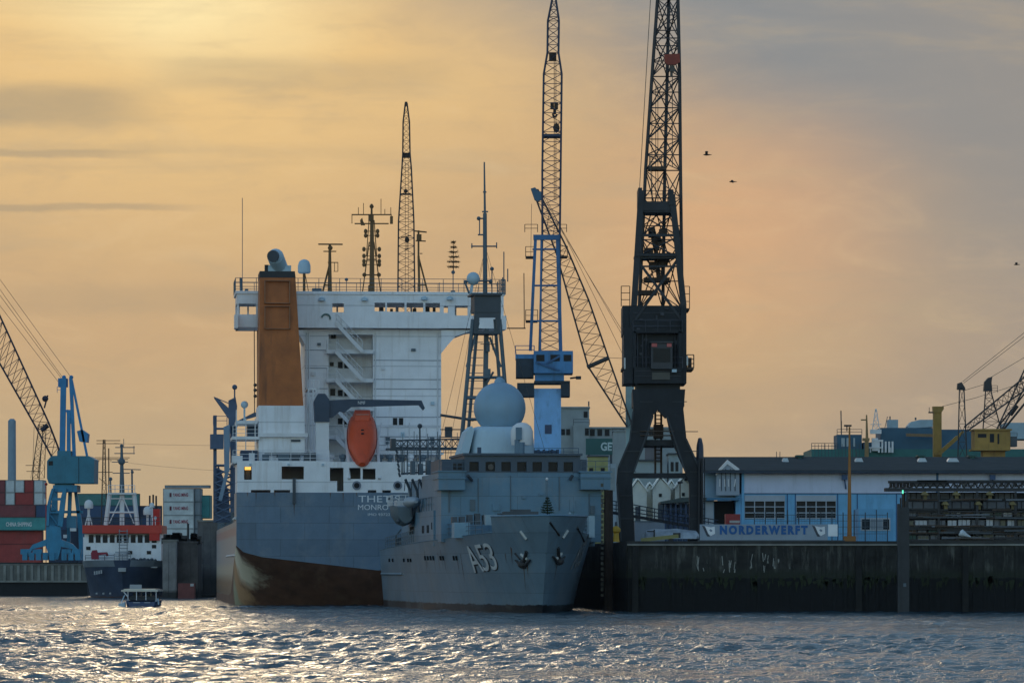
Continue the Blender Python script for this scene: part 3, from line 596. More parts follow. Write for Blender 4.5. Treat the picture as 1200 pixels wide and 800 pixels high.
m = MB(); m.bar(F.p(356.5, 344, 14), dm, .14); m.bar(F.p(362, 344, 14), dm-V(-.1, 0, .1), .04); m.obj('dome_pedestal', MASTB, do)
m = MB()
for px, y in ((284, 232), (406, 327.5), (281.5, 325), (515, 331)): m.bar(F.p(px, 345, 14), F.p(px, y, 14), .035, 4)
m.bar(F.p(283, 345, 14), F.p(282.5, 326, 14), .16); m.ball(F.p(406, 327.5, 14), .18, 8); m.bar(F.p(406, 345, 14), F.p(400, 345, 14)+V(0, 0, .0), .03); F.pbox(m, 366, 377, 338, 344, 14, 15); F.pbox(m, 287, 291, 339, 344, 14, 14.5); m.obj('roof_aerials', GREYM, F)
# provision crane on the poop
m = MB(); F.pbox(m, 370.5, 385.5, 494, 546, 2.2, 3.4); co = m.obj('crane_post', WHITEP, F)
m = MB(); F.ppoly(m, [(369, 494), (368, 470), (373, 461), (381, 461), (386, 468), (386, 494)], 2.0, 3.6)
F.ppoly(m, [(385, 469), (410, 467.5), (494, 469), (498, 478), (496, 480.5), (491, 474.5), (412, 476.5), (404, 483), (398, 482), (390, 489), (384, 490)], 2.3, 3.0); m.bar(F.p(386, 488, 2.6), F.p(404, 476, 2.6), .14)
ch = m.obj('crane_boom', mat('navy_crane_paint', (.035, .06, .10), .45, var=.15), co)
text_fit('NMF', F.x(419.5, 2.3), F.x(428, 2.3), F.zz(473.6, 2.3), F.zz(470, 2.3), 2.29, .01).obj('lettering', WHITEP, ch)
# lifeboat cradle
m = MB()
for x0, x1 in ((405.5, 409), (442, 444.5)):
    m.beam(F.p(x0, 503, 4.5), F.p(x1, 562, .0), .26, .5)
m.beam(F.p(405, 545, 1.5), F.p(446, 545, 1.5), .2, .3); F.pbox(m, 404, 447, 567, 570, .3, 1.2)
for x0, x1 in ((402, 407), (447, 441)): m.bar(F.p(x0, 495, 5), F.p(x1, 530, 3), .07)
m.obj('lifeboat_cradle', WHITEP, F)
# free-fall lifeboat, nose down over the stern
LB = Thing('lifeboat', 'orange enclosed lifeboat hanging nose down on a white cradle at the stern', 'lifeboat', 268, x=443, rot=TH)
top, bot = LB.p(424, 488, 5.4), LB.p(424.5, 544, -.6); ax = bot-top; Ln = np.linalg.norm(ax); ax /= Ln; sx = V(1, 0, 0); up = np.cross(ax, sx); up /= np.linalg.norm(up)
if up[1] > 0: up = -up
prof = [(0, .62, .45), (.03, .9, .62), (.12, 1.2, .95), (.30, 1.36, 1.15), (.5, 1.40, 1.18), (.68, 1.28, 1.08), (.82, .98, .88), (.93, .66, .62), (1, .28, .25)]
m = MB(); ss_ = []
for t, w, hh in prof:
    c0 = top+ax*Ln*t
    ss_.append([c0+sx*w*math.copysign(abs(math.cos(q))**.75, math.cos(q))+up*hh*math.copysign(abs(math.sin(q))**.8, math.sin(q)) for q in np.linspace(0, 2*math.pi, 25)[:-1]])
m.loft(ss_); m.obj('hull', ORANGE, LB, smooth=True)
m = MB(); c0 = top+ax*Ln*.10+up*.8; m.loft([[c0+ax*k*1.5+sx*w*s1+up*(u_) for s1, u_ in ((-1, 0), (1, 0), (.8, hh), (-.8, hh))] for k, w, hh in ((-.1, .75, .1), (.1, .9, .65), (.7, .9, .6), (1, .7, .1))]); cn = m.obj('conning_cabin', ORANGE, LB)
m = MB(); c0 = top+ax*Ln*.22+up*1.1; m.beam(c0-sx*.62+up*.25, c0+sx*.62+up*.25, .05, .3); m.obj('window', mat('pale_red_window', (.55, .25, .2), .4), cn)
m = MB(); 
for k in (.50, .57): c0 = top+ax*Ln*k+up*1.19; m.beam(c0-sx*.13, c0+sx*.13, .08, .16)
m.obj('hatch', DARK, LB)
m = MB()
for s_ in (-1, 1): m.path([top+ax*Ln*t+sx*s_*(w+.02)+up*.1 for t, w, hh in prof[1:-1]], .05)
m.obj('fender_line', mat('dark_orange_rubber', (.25, .04, .02), .6), LB)

# small fittings on the poop, tower and decks
m = MB(); rr = random.Random(21)
for px in (359.5, 362, 440, 513): m.bar(F.p(px, 390, 13.9), F.p(px, 540, 13.9), .07, 5)
for px, y0, y1 in ((455, 500, 540), (480, 495, 530), (500, 500, 538)): m.bar(F.p(px, y0, 13.9), F.p(px, y1, 13.9), .05, 5)
for y in (500, 527): m.bar(F.p(440, y, 13.9), F.p(516, y, 13.9), .05, 5)
m.obj('tower_pipework', WHITEP, F)
for px, y, w, h_ in ((447, 430, 4, 3), (482, 408, 5, 3), (505, 470, 4, 4), (452, 512, 5, 8), (470, 506, 4, 6), (504, 512, 5, 9), (487, 545, 6, 12), (365, 436, 5, 4), (372, 402, 4, 3)):
    m = MB(); F.pbox(m, px, px+w, y, y+h_, 13.75, 13.99); m.obj('vent_box', rr.choice((WHITEP, GREYM, DOMEL)), F)
m = MB(); F.pbox(m, 440, 520, 529.5, 532, 9.5, 13.9); F.pbox(m, 448, 520, 553, 556, 6, 13.9); m.rail([F.p(440, 529.5, 9.6), F.p(520, 529.5, 9.6)], 1.05, 1.3, .035, 3); m.rail([F.p(448, 553, 6), F.p(520, 553, 6)], 1.05, 1.3, .035, 3)
for px in (445, 462, 480, 498, 515): m.bar(F.p(px, 531, 9.6), F.p(px, 577, 9.6), .07, 5)
m.obj('walkway', WHITEP, F)
for k in range(9):
    px = 386+k*14+rr.uniform(-3, 3); c0 = F.p(px, 546, 3+rr.uniform(0, 4)); m = MB(); m.lathe(c0, [(.22, -.3), (.22, .7), (.38, .8), (.34, 1.05), (.03, 1.15)], 10); m.obj('mushroom_vent', rr.choice((WHITEP, GREYM)), F)
for k in range(6):
    c0 = F.p(280+k*17+rr.uniform(-3, 3), 541, 1.4); m = MB(); w = rr.uniform(.25, .6); m.box(c0[0]-w, c0[0]+w, 1.3, 2.0, c0[2]-.1, c0[2]+rr.uniform(.4, .9)); m.obj('deck_locker', rr.choice((WHITEP, GREYD, GREYM)), F)
m = MB()
for px in (292, 337, 377, 478): F.pbox(m, px, px+2.5, 543, 545.5, -.15, -.003+.1)
m.obj('deck_light', DOMEL, F)
rm = mat('rust_streak', (.12, .07, .045), .8, var=.4); m = MB()
for px, y, h_ in ((300, 577.2, 9), (322, 577.2, 6), (344.6, 590, 16), (387, 577.2, 8), (402, 577.2, 13), (418, 577.2, 5), (290, 577.2, 5)):
    a_ = F.x(px, 0); zt_ = F.zz(y, 0); hh_ = h_/12.4; m.add([(a_-.05, -.124, zt_), (a_+.05, -.124, zt_), (a_+.012, -.124, zt_-hh_)], [(0, 1, 2)])
m.obj('rust_run', rm, trn)
m = MB()
for k in range(8): zt_ = 3.9+.0+k*.5; text_ = 1; m.box(F.x(443)-.12, F.x(443)+.12, -.135, -.121, zt_, zt_+.12)

def fir(name, label, t, px, y0, y1, v, wpx, group=None, tiers=6, mat_=None, pole=None, dens=22):
    """small fir with drooping branches in tiers; y0 top, y1 foot"""
    rr = random.Random(int(px*7)); q = t.p(px, y1, v); a = t.p(px, y0, v); D_ = t.D+v; hgt = (y1-y0)/FPX*D_; w = wpx/FPX*D_/2
    wx, wy = t.X+q[0]*t.c-q[1]*t.s, t.D+q[0]*t.s+q[1]*t.c
    T = Thing(name, label, 'tree', wy/KD, X=wx, z=q[2]+t.z, group=group)
    m = MB(); m.bar((0, 0, 0), (0, 0, hgt), .05, 6, .015); m.obj('trunk', RUST, T)
    m = MB()
    for k in range(tiers):
        z = hgt*(.12+.80*k/(tiers-1)); rad = w*(1-.86*k/(tiers-1))**.8*rr.uniform(.88, 1.1)
        for j in range(dens):
            an = 2*math.pi*j/dens+rr.uniform(-.15, .15); rl_ = rad*rr.uniform(.8, 1.1); e = V(rl_*math.cos(an), rl_*math.sin(an), z+rl_*rr.uniform(-.05, .22)); s0 = V(0, 0, z-.02)
            m.bar(s0, e, .03, 3, .012)
            for i in range(5):
                b = s0+(e-s0)*rr.uniform(.3, 1); dv = V(rr.uniform(-1, 1), rr.uniform(-1, 1), rr.uniform(-.5, .6)); dv *= hgt*.055/np.linalg.norm(dv)*1.6; m.bar(b, b+dv, .022, 3, .006)
    m.obj('crown', mat_ or mat('fir_needles', (.02, .045, .02), .8, var=.3), T); return T
m = MB(); m.bar(F.p(531, 345, 15), F.p(531, 317, 15), .05); m.ball(F.p(531, 319, 15), .2, 8); F.pbox(m, 528.5, 533.5, 340, 345, 14.8, 15.3); m.obj('tree_pole', GREYM, F)
fir('christmas_tree', 'tiered dark fir on a pole above the white bridge roof', F, 531.3, 281, 317.5, 15, 17.5, tiers=6, mat_=mat('brown_fir_needles', (.05, .035, .012), .8, var=.3), dens=16)
# ------------------------------------------------------------------ grey naval ship, bow towards the camera
TG = math.atan(.125)
G = Thing('naval_ship', 'grey naval ship moored bow on with pennant number A53, big radome and tripod mast', 'ship', 220, X=2.35, rot=TG)
LG = 62.0
def stem_v(z): return -4.3*max(z, 0)**1.25/7.5**1.25 + (0.5 if z < 0 else 0)
def ztop(w):
    return 7.5 if w < 6.2 else (6.25-.45*min(1, (w-6.2)/14)-.62*min(1, max(0, (w-22)/40)))
def hb(w, z):
    k = min(1, max(0, z/7.2)); lam = 16+(11.0-16)*k**1.2; B = 6.9+.5*k
    tp = 1-.05*max(0, (w-48)/18)**2
    edge = (.10+.28*k)*min(1, w/.5) if w > 0 else 0.0
    return (edge+(B-edge)*(1-math.exp(-w/lam)*(1-.10*k)) - (B-edge)*.10*k*math.exp(-w/1.2))*tp if w > 1e-6 else 0.0
def gpt(side, w, z, off=0.0):
    sv = stem_v(z); v = sv+w*(LG-sv)/(LG+4.3); return V(side*(hb(w, z)+off), v, z)
WS = [0, .15, .4, .8, 1.3, 2, 3, 4.2, 5.2, 6.19, 6.21, 7, 8.5, 10, 12, 14, 17, 20, 24, 28, 33, 38, 44, 50, 56, 61, LG+4.3]
h = MB(); fr_ = [0, .12, .2, .3, .42, .55, .68, .8, .9, 1.0]
for side in (-1, 1):
    secs = [[gpt(side, w, -1.4+(ztop(w)+1.4)*q) for q in fr_] for w in WS]
    if side > 0: secs = [s_[::-1] for s_ in secs]
    h.loft(secs, closed=False, cap=False)
ed = [gpt(-1, WS[-1], -1.4+(ztop(WS[-1])+1.4)*q) for q in fr_]; h.add(ed+[V(-p[0], p[1], p[2]) for p in ed[::-1]], [tuple(range(2*len(ed)))])
HULLG = mat('warship_hull_paint', (.165, .245, .31), .33, plates='y', var=.10, dirt=(.10, .11, .11), dirt_amt=.45, dirt_scale=(.7, .5, .12), bump=.10, bands=[(.62, (.016, .018, .022), .03)], spec=.55)
ho = h.obj('hull', HULLG, G, smooth=True)
m = MB(); dw = [w for w in WS if w >= .8]
m.loft([[gpt(-1, w, min(ztop(w), 6.3)-.08, -.05), gpt(1, w, min(ztop(w), 6.3)-.08, -.05)] for w in dw], closed=False, cap=False); m.obj('deck', mat('deck_grey_paint', (.08, .10, .10), .7, var=.2), G)
m = MB()
for side in (-1, 1):   # inner face and cap of the bow bulwark
    m.path([gpt(side, w, 7.5, 0) for w in WS if w < 6.2], .07, 6)
    m.loft([[gpt(side, w, 7.5, -.12), gpt(side, w, 6.3, -.12)] for w in WS if .8 <= w < 6.2], closed=False, cap=False)
    m.path([gpt(side, w, ztop(w), 0) for w in WS if w > 6.2], .045, 4)
m.obj('bulwark_rail', GREYW, G)
def ginv(x, y, side):        # point of the hull surface seen at a photo pixel
    best = None
    for rng_ in range(3):
        if rng_ == 0: wr, zr_ = np.linspace(.3, 60, 120) if side < 0 else np.linspace(.1, 9, 60), np.linspace(.2, 7.4, 50)
        else: wr, zr_ = np.linspace(max(.01, best[1]-dw_), best[1]+dw_, 30), np.linspace(best[2]-dz_, best[2]+dz_, 30)
        for w in wr:
            for z in zr_:
                p = gpt(side, w, z); X = G.X+p[0]*G.c-p[1]*G.s; Y = G.D+p[0]*G.s+p[1]*G.c
                e = (CX+FPX*X/Y-x)**2+(HY-FPX*(z-H)/Y-y)**2
                if best is None or e < best[0]: best = (e, w, z)
        dw_, dz_ = (.6, .2) if rng_ == 0 else (.05, .02)
    return best[1], best[2]
def decal(txt, corners, side, name, mt, off=.03, bold=.02):
    mb = text_mb(txt, 1.0, .02, .92, bold); xs = [p[0] for p in mb.v]; ys = [p[1] for p in mb.v]; a, b, c, d = min(xs), max(xs), min(ys), max(ys)
    C_ = [np.array(ginv(x, y, side)) for x, y in corners]   # TL TR BR BL
    out = []
    for x, y, z in mb.v:
        s_, t_ = (x-a)/(b-a), (d-y)/(d-c); wz_ = (C_[0]*(1-s_)+C_[1]*s_)*(1-t_)+(C_[3]*(1-s_)+C_[2]*s_)*t_
        out.append(gpt(side, wz_[0], wz_[1], off+(z if z > 0 else 0)))
    mb.v = [tuple(p) for p in out]; return mb.obj(name, mt, ho)
BLK = mat('black_letter_shadow', (.02, .02, .025), .6); WL = mat('faded_white_lettering', (.55, .57, .58), .6, var=.2)
decal('A53', [(543.5, 641.5), (575.5, 636.3), (586.5, 668), (558, 672)], -1, 'pennant_shadow', BLK, .02, .015)
decal('A53', [(542.5, 640.5), (574.5, 635.3), (585.5, 667), (557, 671)], -1, 'pennant_number', WL, .05, .0)
decal('A53', [(679, 640), (697, 634), (683, 664), (667, 668)], 1, 'pennant_number', mat('dull_grey_lettering', (.20, .21, .22), .6, var=.3), .05, .01)
for (x0, y0), (x1, y1), sd in (((610.5, 622), (617.5, 631.5), -1), ((665, 621), (659, 630), 1), ((611, 649), (618.5, 655), -1), ((657.5, 648), (651, 655), 1)):
    a_, b_ = ginv(x0, y0, sd), ginv(x1, y1, sd); m = MB(); m.bar(gpt(sd, *a_, .03), gpt(sd, *b_, .03), .13, 6); m.obj('hawse_lip', mat('pale_lip_paint', (.5, .52, .5), .6), ho)
for x, y, sd in ((614.5, 661, -1), (653.5, 657, 1)):
    w, z = ginv(x, y, sd); p = gpt(sd, w, z, .12); q = gpt(sd, w-.5, z+1.0, .1); m = MB(); m.bar(p, q, .13, 6); m.ball(p, .42, 10, .8)
    for s1 in (-1, 1): m.bar(p-V(0, 0, .2), gpt(sd, w+s1*.95, z+.35, .15), .17, 5, .07)
    m.obj('anchor', SOOT, ho)
m = MB()
for (x0, y0), (x1, y1), sd in (((604, 648), (610, 655), -1), ((639, 611), (655, 627), 1), ((676, 618), (684, 634), 1)):
    a_, b_ = ginv(x0, y0, sd), ginv(x1, y1, sd); m.bar(gpt(sd, *a_, .04), gpt(sd, *b_, .04), .10, 4)
m.obj('hull_chafe_bar', SOOT, ho)
for x0 in (499, 505.5, 517, 532.5):                      # portholes in short rows
    for dx in (0, 3.2):
        w, z = ginv(x0+dx, 653.5, -1); m = MB(); m.beam(gpt(-1, w, z-.17, .02), gpt(-1, w, z+.17, .02), .24, .06); m.obj('porthole', DARK, ho)
for x0 in (457, 461, 474, 479, 482): 
    w, z = ginv(x0, 656, -1); m = MB(); m.beam(gpt(-1, w, z-.15, .02), gpt(-1, w, z+.15, .02), .24, .06); m.obj('porthole', DARK, ho)
m = MB(); m.path([gpt(-1, w, 3.0, .04) for w in (44, 50, 56, 61, 65)], .12, 5); m.obj('rubbing_strake', HULLG, ho)
rr = random.Random(31); rmat = mat('brown_rust_run', (.13, .085, .06), .8, var=.4); m = MB()
for x, y, L_ in [(614, 664, 1.9), (611, 655, .8), (653, 660, 1.6), (618, 657, 1.4)]+[(rr.uniform(470, 600), rr.uniform(640, 660), rr.uniform(.6, 1.8)) for _ in range(12)]+[(x_, 656, 1.2) for x_ in (499, 509, 521, 536)]:
    sd = 1 if x > 640 else -1; w, z = ginv(x, y, sd); q = [gpt(sd, w-.05, z, .012), gpt(sd, w+.06, z, .012), gpt(sd, w+.05, z-L_*.5, .012), gpt(sd, w+.01, z-L_, .012), gpt(sd, w-.03, z-L_*.5, .012)]
    m.add(q, [(0, 1, 2, 3, 4)])
m.obj('rust_run', rmat, ho)
# superstructure
S0 = 15.5
uL, uR = G.x(517, S0), G.x(705, S0); zd = 5.6; zB = G.zz(533.5, S0)
m = MB(); m.box(uL, uR, S0, S0+15, zd, G.zz(553.5, S0)); m.obj('superstructure', GREYW, G)
wl = [(550, 561), (569, 580), (587.5, 598.5), (606, 617), (624, 635), (642.5, 653.5), (660.5, 671.5)]
m = MB(); a, b, c, d = G.rect(544.5, 680, 533.5, 553.5, S0); m.box(a, b, S0+.42, S0+10, c, d)
m.wall(a, b, c, d, S0-.02, S0+.2, [(G.x(x0, S0), G.x(x1, S0), G.zz(552, S0), G.zz(541, S0)) for x0, x1 in wl]); m.box(a-.15, b+.15, S0-.3, S0+10.3, d, d+.18); m.box(a-1.8, a, S0+.5, S0+9, c, d-.3); m.box(b, b+.6, S0+.5, S0+9, c, d-.3)
bo = m.obj('bridge', mat('dark_bridge_band_paint', (.055, .085, .12), .45, var=.1), G)
for x0, x1 in wl: m = MB(); a, b, c, d = G.rect(x0, x1, 541, 552, S0); m.box(a, b, S0+.22, S0+.3, c, d); m.obj('window', GLASS, bo)
m = MB(); m.lathe(G.p(575, 547, S0-.05), [(.24, -.03), (.24, .03)], 12, axis=1); m.obj('clear_view_screen', CABLE, bo)
for x0, x1 in ((531, 534.5), (536.5, 541)): m = MB(); a, b, c, d = G.rect(x0, x1, 543, 550, S0+.5); m.box(a, b, S0+.42, S0+.496, c, d); m.obj('window', GLASS, bo)
for x0, x1, dz in ((514, 545, 574), (680.5, 715.5, 573)):
    m = MB(); a, b, c, d = G.rect(x0, x1, 553, dz, S0-.9); m.box(a, b, S0-.9, S0+3.2, c, d); m.box(a-.1, b+.1, S0-1.0, S0+3.3, c+.9, c+.98); m.box(a-.12, b+.12, S0-1.02, S0+3.32, d, d+.1); m.box(a, b, S0-.5, S0+3, d+.1, d+.5) if False else None
    m.obj('bridge_wing', GREYW, G)
m = MB(); m.bar(G.p(548, 557, S0-.9), G.p(553, 563, S0-.3), .14); m.bar(G.p(671, 557, S0-.5), G.p(668, 562, S0-.3), .14); m.obj('wing_lamp', GREYD, G)
m = MB()   # deck houses further aft on the left side
m.box(uL-.15, uR+.1, S0+4.5, S0+31, zd-.3, G.zz(598, S0+4.5)); m.box(uL+.15, uL+3, S0+3.4, S0+14, zd, G.zz(572, S0+4)); m.box(uL+.6, uR-.6, S0+15, S0+33, zd, G.zz(560, S0+16)); m.obj('aft_deck_house', GREYW, G)
m = MB()
for v_ in (S0+8, S0+9, S0+11.8, S0+12.8, S0+20, S0+21, S0+22, S0+23): m.box(uL-.2, uL-.153, v_, v_+.45, G.zz(624, S0+8), G.zz(615, S0+8))
m.obj('side_window', DARK, G)
m = MB(); m.box(uL-.2, uL-.153, S0+5.5, S0+5.8, G.zz(620, S0+6), G.zz(612, S0+6)); m.obj('side_door', DARK, G)
# radome, housing, small dome
m = MB(); v = S0+3.5; rb_ = (625.5-548)/2/FPX*(G.D+v); cc = G.p(586.8, 533, v+2.6); cc[1] = v+2.8; hh = (533-500)/FPX*(G.D+v)
def rr_box(mb, c, wx, wy, h_, rad=.5):
    L_ = []
    for k, sx_ in ((0, 1.0), (.55, .965), (.80, .925), (.93, .87), (1.0, .76)):
        L_.append([V(c[0]+sx_*wx*math.copysign(abs(math.cos(q))**rad, math.cos(q)), c[1]+sx_*wy*math.copysign(abs(math.sin(q))**rad, math.sin(q)), c[2]+h_*k) for q in np.linspace(0, 2*math.pi, 33)[:-1]])
    return mb.loft(L_)
rr_box(m, cc, rb_, 3.0, hh); m.obj('radar_housing', DOMEL, G, smooth=True)
m = MB(); rad = 30.5/FPX*(G.D+v+2.8); m.ball(G.p(585.5, 478, v+2.8), rad, 40, 1.0, -.78); rk = .2; k0 = G.p(585.5, 449, v+2.8); m.lathe(k0-V(0, 0, .1), [(.5, -.5), (.46, .1), (.42, .35), (.22, .55), (.02, .62)], 20); m.obj('radome', DOME, G, smooth=True)
m = MB(); c0 = G.p(611.5, 518, S0+1.5); m.lathe(c0, [(.85, -.25), (.92, .2), (.92, .9), (.75, 1.3), (.4, 1.55), (.02, 1.62)], 20); so_ = m.obj('satellite_dome', WHITEP, G, smooth=True)
m = MB(); a, b, c, d = G.rect(604.5, 611.5, 500.5, 515, S0+.5); m.box(a, b, S0+.42, S0+.62, c, d); m.bar(G.p(606, 515, S0+.7), G.p(606, 532, S0+.7), .22, 8); m.bar(G.p(610, 533, S0+.7), G.p(610, 518, S0+.7), .35, 8); m.obj('gun_director', mat('blue_grey_director', (.12, .2, .27), .5), so_)
m = MB()
for px, y in ((562, 524), (629, 529), (649, 527)): G.pbox(m, px-2, px+2, y, 533.5, S0+.5, S0+1)
m.rail([G.p(626, 533, S0+.3), G.p(678, 533, S0+.3)], .55, 1.2, .03, 2); 
for k in range(9): G.pbox(m, 627+k*3.2, 629.4+k*3.2, 526+random.uniform(0, 3), 533.5, S0+1, S0+1.5)
m.obj('roof_equipment', mat('dark_blue_equipment', (.03, .07, .13), .5), G)
# side plating behind the housing
m = MB(); G.ppoly(m, [(538, 533), (547, 505), (553, 499), (556, 503), (549, 533)], v+.5, v+4); m.obj('mast_base_plating', DOMEL, G)
# tripod mast
v = S0+13
m = MB()
for xb, xt, dv in ((541, 554, -1.2), (597, 585.5, -1.2)):
    m.bar(G.p(xb, 515, v+dv), G.p(xt, 374, v+dv), .19, 8, .16)
for xb, xt in ((548, 560), (590, 580)): m.bar(G.p(xb, 515, v+2), G.p(xt, 374, v+2), .14, 6)
m.beam(G.p(567.5, 520, v), G.p(570, 385, v), .38, .38)
for y in (442, 466, 491):
    m.bar(G.p(547, y, v-1.2), G.p(589 if y < 450 else 570, y, v-1.2), .14, 5)
m.bar(G.p(561, 378, v-1), G.p(547, 430, v-1.1), .11); m.bar(G.p(574, 395, v-1), G.p(587, 430, v-1.1), .11)
for y in range(392, 500, 9): m.bar(G.p(553-(y-392)*.09, y, v-1), G.p(566, y, v-1), .035, 4)
mo = m.obj('tripod_mast', GREYM, G)
m = MB(); G.pbox(m, 556, 587, 345, 366, v-1.4, v+1.2); G.pbox(m, 553, 588.5, 343.5, 346, v-1.7, v+1.5); G.pbox(m, 555, 586, 388, 391, v-1.5, v+1.3); G.ppoly(m, [(556, 366), (587, 366), (586, 390), (583, 390), (581, 372), (562, 372), (558, 390), (555, 390)], v-1.35, v-1.0); m.obj('mast_platform', GREYD, mo)
m = MB(); m.bar(G.p(568.5, 345, v), G.p(568.2, 250, v), .20, 8, .17); m.bar(G.p(568.2, 250, v), G.p(567.5, 190, v), .10, 6, .06)
for y, x0, x1 in ((288.5, 552, 582), (256, 561, 568), (275, 560, 568), (329, 545, 577), (248, 565, 572), (225, 566, 570)): m.bar(G.p(x0, y, v), G.p(x1, y, v), .07)
for px, y0, y1 in ((553, 285, 291), (582, 284, 291), (562, 257, 275), (576.5, 315, 345), (585, 328, 345), (583, 330, 345), (589, 325, 345), (590.5, 295, 345), (595, 315, 330)): m.bar(G.p(px, y1, v), G.p(px, y0, v), .05)
for px, y in ((576.5, 315), (561, 256), (575, 330), (545.5, 330.5), (568, 305)): m.ball(G.p(px, y, v), .18, 8)
m.rail([G.p(587, 345, v), G.p(592, 345, v)], 1.2, .5, .06, 3); m.bar(G.p(545, 331, v-1.5), G.p(550, 344, v-1.5), .09); m.bar(G.p(577, 329, v), G.p(545, 330, v-1.5), .05); G.pbox(m, 570, 574, 400, 412, v-.6, v-.2); G.pbox(m, 567, 575, 432, 444, v-.8, v-.3); m.bar(G.p(571, 448, v-1), G.p(578, 436, v-1.8), .1)
m.obj('pole_mast', GREYM, mo)
m = MB(); c0 = G.p(554.5, 326.5, v-1.2); m.ball(c0, .56, 16); m.bar(c0, c0+V(-.2, 0, -1.3), .14); m.obj('radar_ball', DOMEL, mo, smooth=True)
m = MB()
for px in (568, 577): m.bar(G.p(px, 392, v-1.3), G.p(px+.5, 410, v-1.3), .035)
for x0, x1, y in ((563, 574, 403), (574, 582, 403)): m.bar(G.p(x0, y, v-1.3), G.p(x1, y, v-1.3), .035)
for x1, y1 in ((520, 560), (600, 500), (640, 533), (505, 560)): m.bar(G.p(569, 290, v), G.p(x1, y1, v+3), .018, 3)
m.obj('rigging', CABLE, mo)
# folded boom across the aft deck
m = MB(); v = S0+19
A = [G.p(462, 516, v), G.p(462, 524, v), G.p(462, 524, v+.8), G.p(462, 516, v+.8)]; B = [G.p(545, 514, v), G.p(545, 525, v), G.p(545, 525, v+.8), G.p(545, 514, v+.8)]
m.lattice([A, B], .07, .04, 11); m.bar(G.p(452, 526, v), G.p(540, 526, v), .10)
for y, x0, x1 in ((515, 475, 545), (530, 470, 545)): m.bar(G.p(x0, y, v+1), G.p(x1, y, v+1), .035)
G.pbox(m, 458.5, 464, 514, 528, v-.1, v+.9); m.bar(G.p(492, 500, v), G.p(492.5, 548, v), .08); m.ball(G.p(492, 499, v), .22, 8)
for k in range(6): m.bar(G.p(464+k*.7, 526+k*5.5, v), G.p(466+k*.6, 531+k*5.5, v), .10)
m.bar(G.p(516, 486, v), G.p(555, 492, v), .12); G.pbox(m, 522, 530, 500, 512, v+2, v+2.6); m.bar(G.p(516, 503, v+2), G.p(545, 503, v+2), .05); m.bar(G.p(516, 512, v+2), G.p(545, 512, v+2), .05)
m.obj('cargo_boom', GREYD, G)
m = MB(); rr = random.Random(9)
for k in range(26):
    px = rr.uniform(470, 545); y = rr.uniform(505, 540); m.bar(G.p(px, 556, v-4+rr.uniform(-3, 3)), G.p(px+rr.uniform(-1, 1), y, v-4), .03, 4)
m.rail([G.p(478, 556, v-4), G.p(545, 553, v-6)], 1.1, 1.2, .03, 3)
for k in range(7): px = 482+k*9; G.pbox(m, px, px+5, 545-rr.uniform(0, 7), 556, v-5, v-4)
m.obj('deck_clutter', GREYM, G)
# boats in davits on the left side
m = MB(); v = S0+22; c0 = G.p(472, 601, v)
L_ = []
for t, w, hh in ((-2.8, .75, .9), (-2, 1.05, 1.1), (0, 1.15, 1.15), (2, .9, 1.0), (3.2, .1, .6)):
    L_.append([V(c0[0]+w*x, c0[1]+t, c0[2]+z*hh) for x, z in ((-1, .55), (-.9, -.2), (-.5, -.8), (0, -1), (.5, -.8), (.9, -.2), (1, .55))])
m.loft(L_)
bt = m.obj('ship_boat', mat('boat_grey_paint', (.13, .18, .21), .5, var=.1), G, smooth=True)
m = MB(); m.rail([c0+V(-1.1, -2.5, .6), c0+V(1.1, -2.5, .6)], .9, .5, .04, 3); m.rail([c0+V(-1.1, -2.5, .6), c0+V(-1.1, 2, .6)], .9, .8, .04, 3); m.box(c0[0]-.6, c0[0]+.6, c0[1]-1, c0[1]+1.5, c0[2]+.5, c0[2]+1.1); m.obj('boat_rail', WHITEP, bt)
m = MB(); m.path([G.p(455, 585, v-2), G.p(457, 583, v-2)], .1)
for px in (480, 488, 496): m.path([G.p(px+3, 605, v-3), G.p(px+1, 575, v-3), G.p(px-5, 561, v-3)], .12, 5); m.bar(G.p(px-5, 561, v-3), G.p(px-6, 575, v-3), .04)
m.path([G.p(470, 555, v-5), G.p(503, 552, v-5)], .09); m.path([G.p(484, 640, v+4), G.p(479, 630, v+4), G.p(486, 620, v+4)], .1); m.ball(G.p(467, 610.5, v-3), .2, 8)
m.obj('davit', GREYD, G)
m = MB(); L_ = []; c0 = G.p(484, 588, v-6)
for t, w in ((-2.4, .12), (-1.2, .42), (2, .48)): L_.append([V(c0[0]+w*math.cos(q)*1.4, c0[1]+t, c0[2]+w*math.sin(q)) for q in np.linspace(0, 2*math.pi, 13)[:-1]])
m.loft(L_); m.obj('inflatable_boat', mat('pale_rubber', (.35, .4, .44), .6), G, smooth=True)
m = MB()
for k in range(4): c0 = G.p(466+k*7, 632+k*1.5-4, v+14-k*3); m.path([c0+V(0, 0, -.9), c0+V(-.15, 0, 0), c0+V(.3, 0, .6), c0+V(.9, 0, .7)], .07)
for k in range(5): c0 = G.p(470+k*5, 636, v+14-k*2); m.box(c0[0]-.4, c0[0]+.4, c0[1], c0[1]+1, c0[2]-.9, c0[2]+random.uniform(.2, .8))
m.obj('quarterdeck_gear', GREYD, G)
rr = random.Random(14); m = MB()
for k in range(12): v_ = S0+5+k*2.1; m.bar((uL-.25, v_, G.zz(598, S0+5)), (uL-.25, v_, G.zz(598, S0+5)+1.1), .03, 4)
for h_ in (.55, 1.1): m.bar((uL-.25, S0+5, G.zz(598, S0+5)+h_), (uL-.25, S0+30, G.zz(598, S0+5)+h_), .03, 4)
m.rail([G.p(515, 553, S0-.8), G.p(545, 553, S0-.8)], .9, .8, .03, 2); m.rail([G.p(681, 553, S0-.8), G.p(715, 553, S0-.8)], .9, .8, .03, 2)
m.obj('side_rail', GREYM, G)
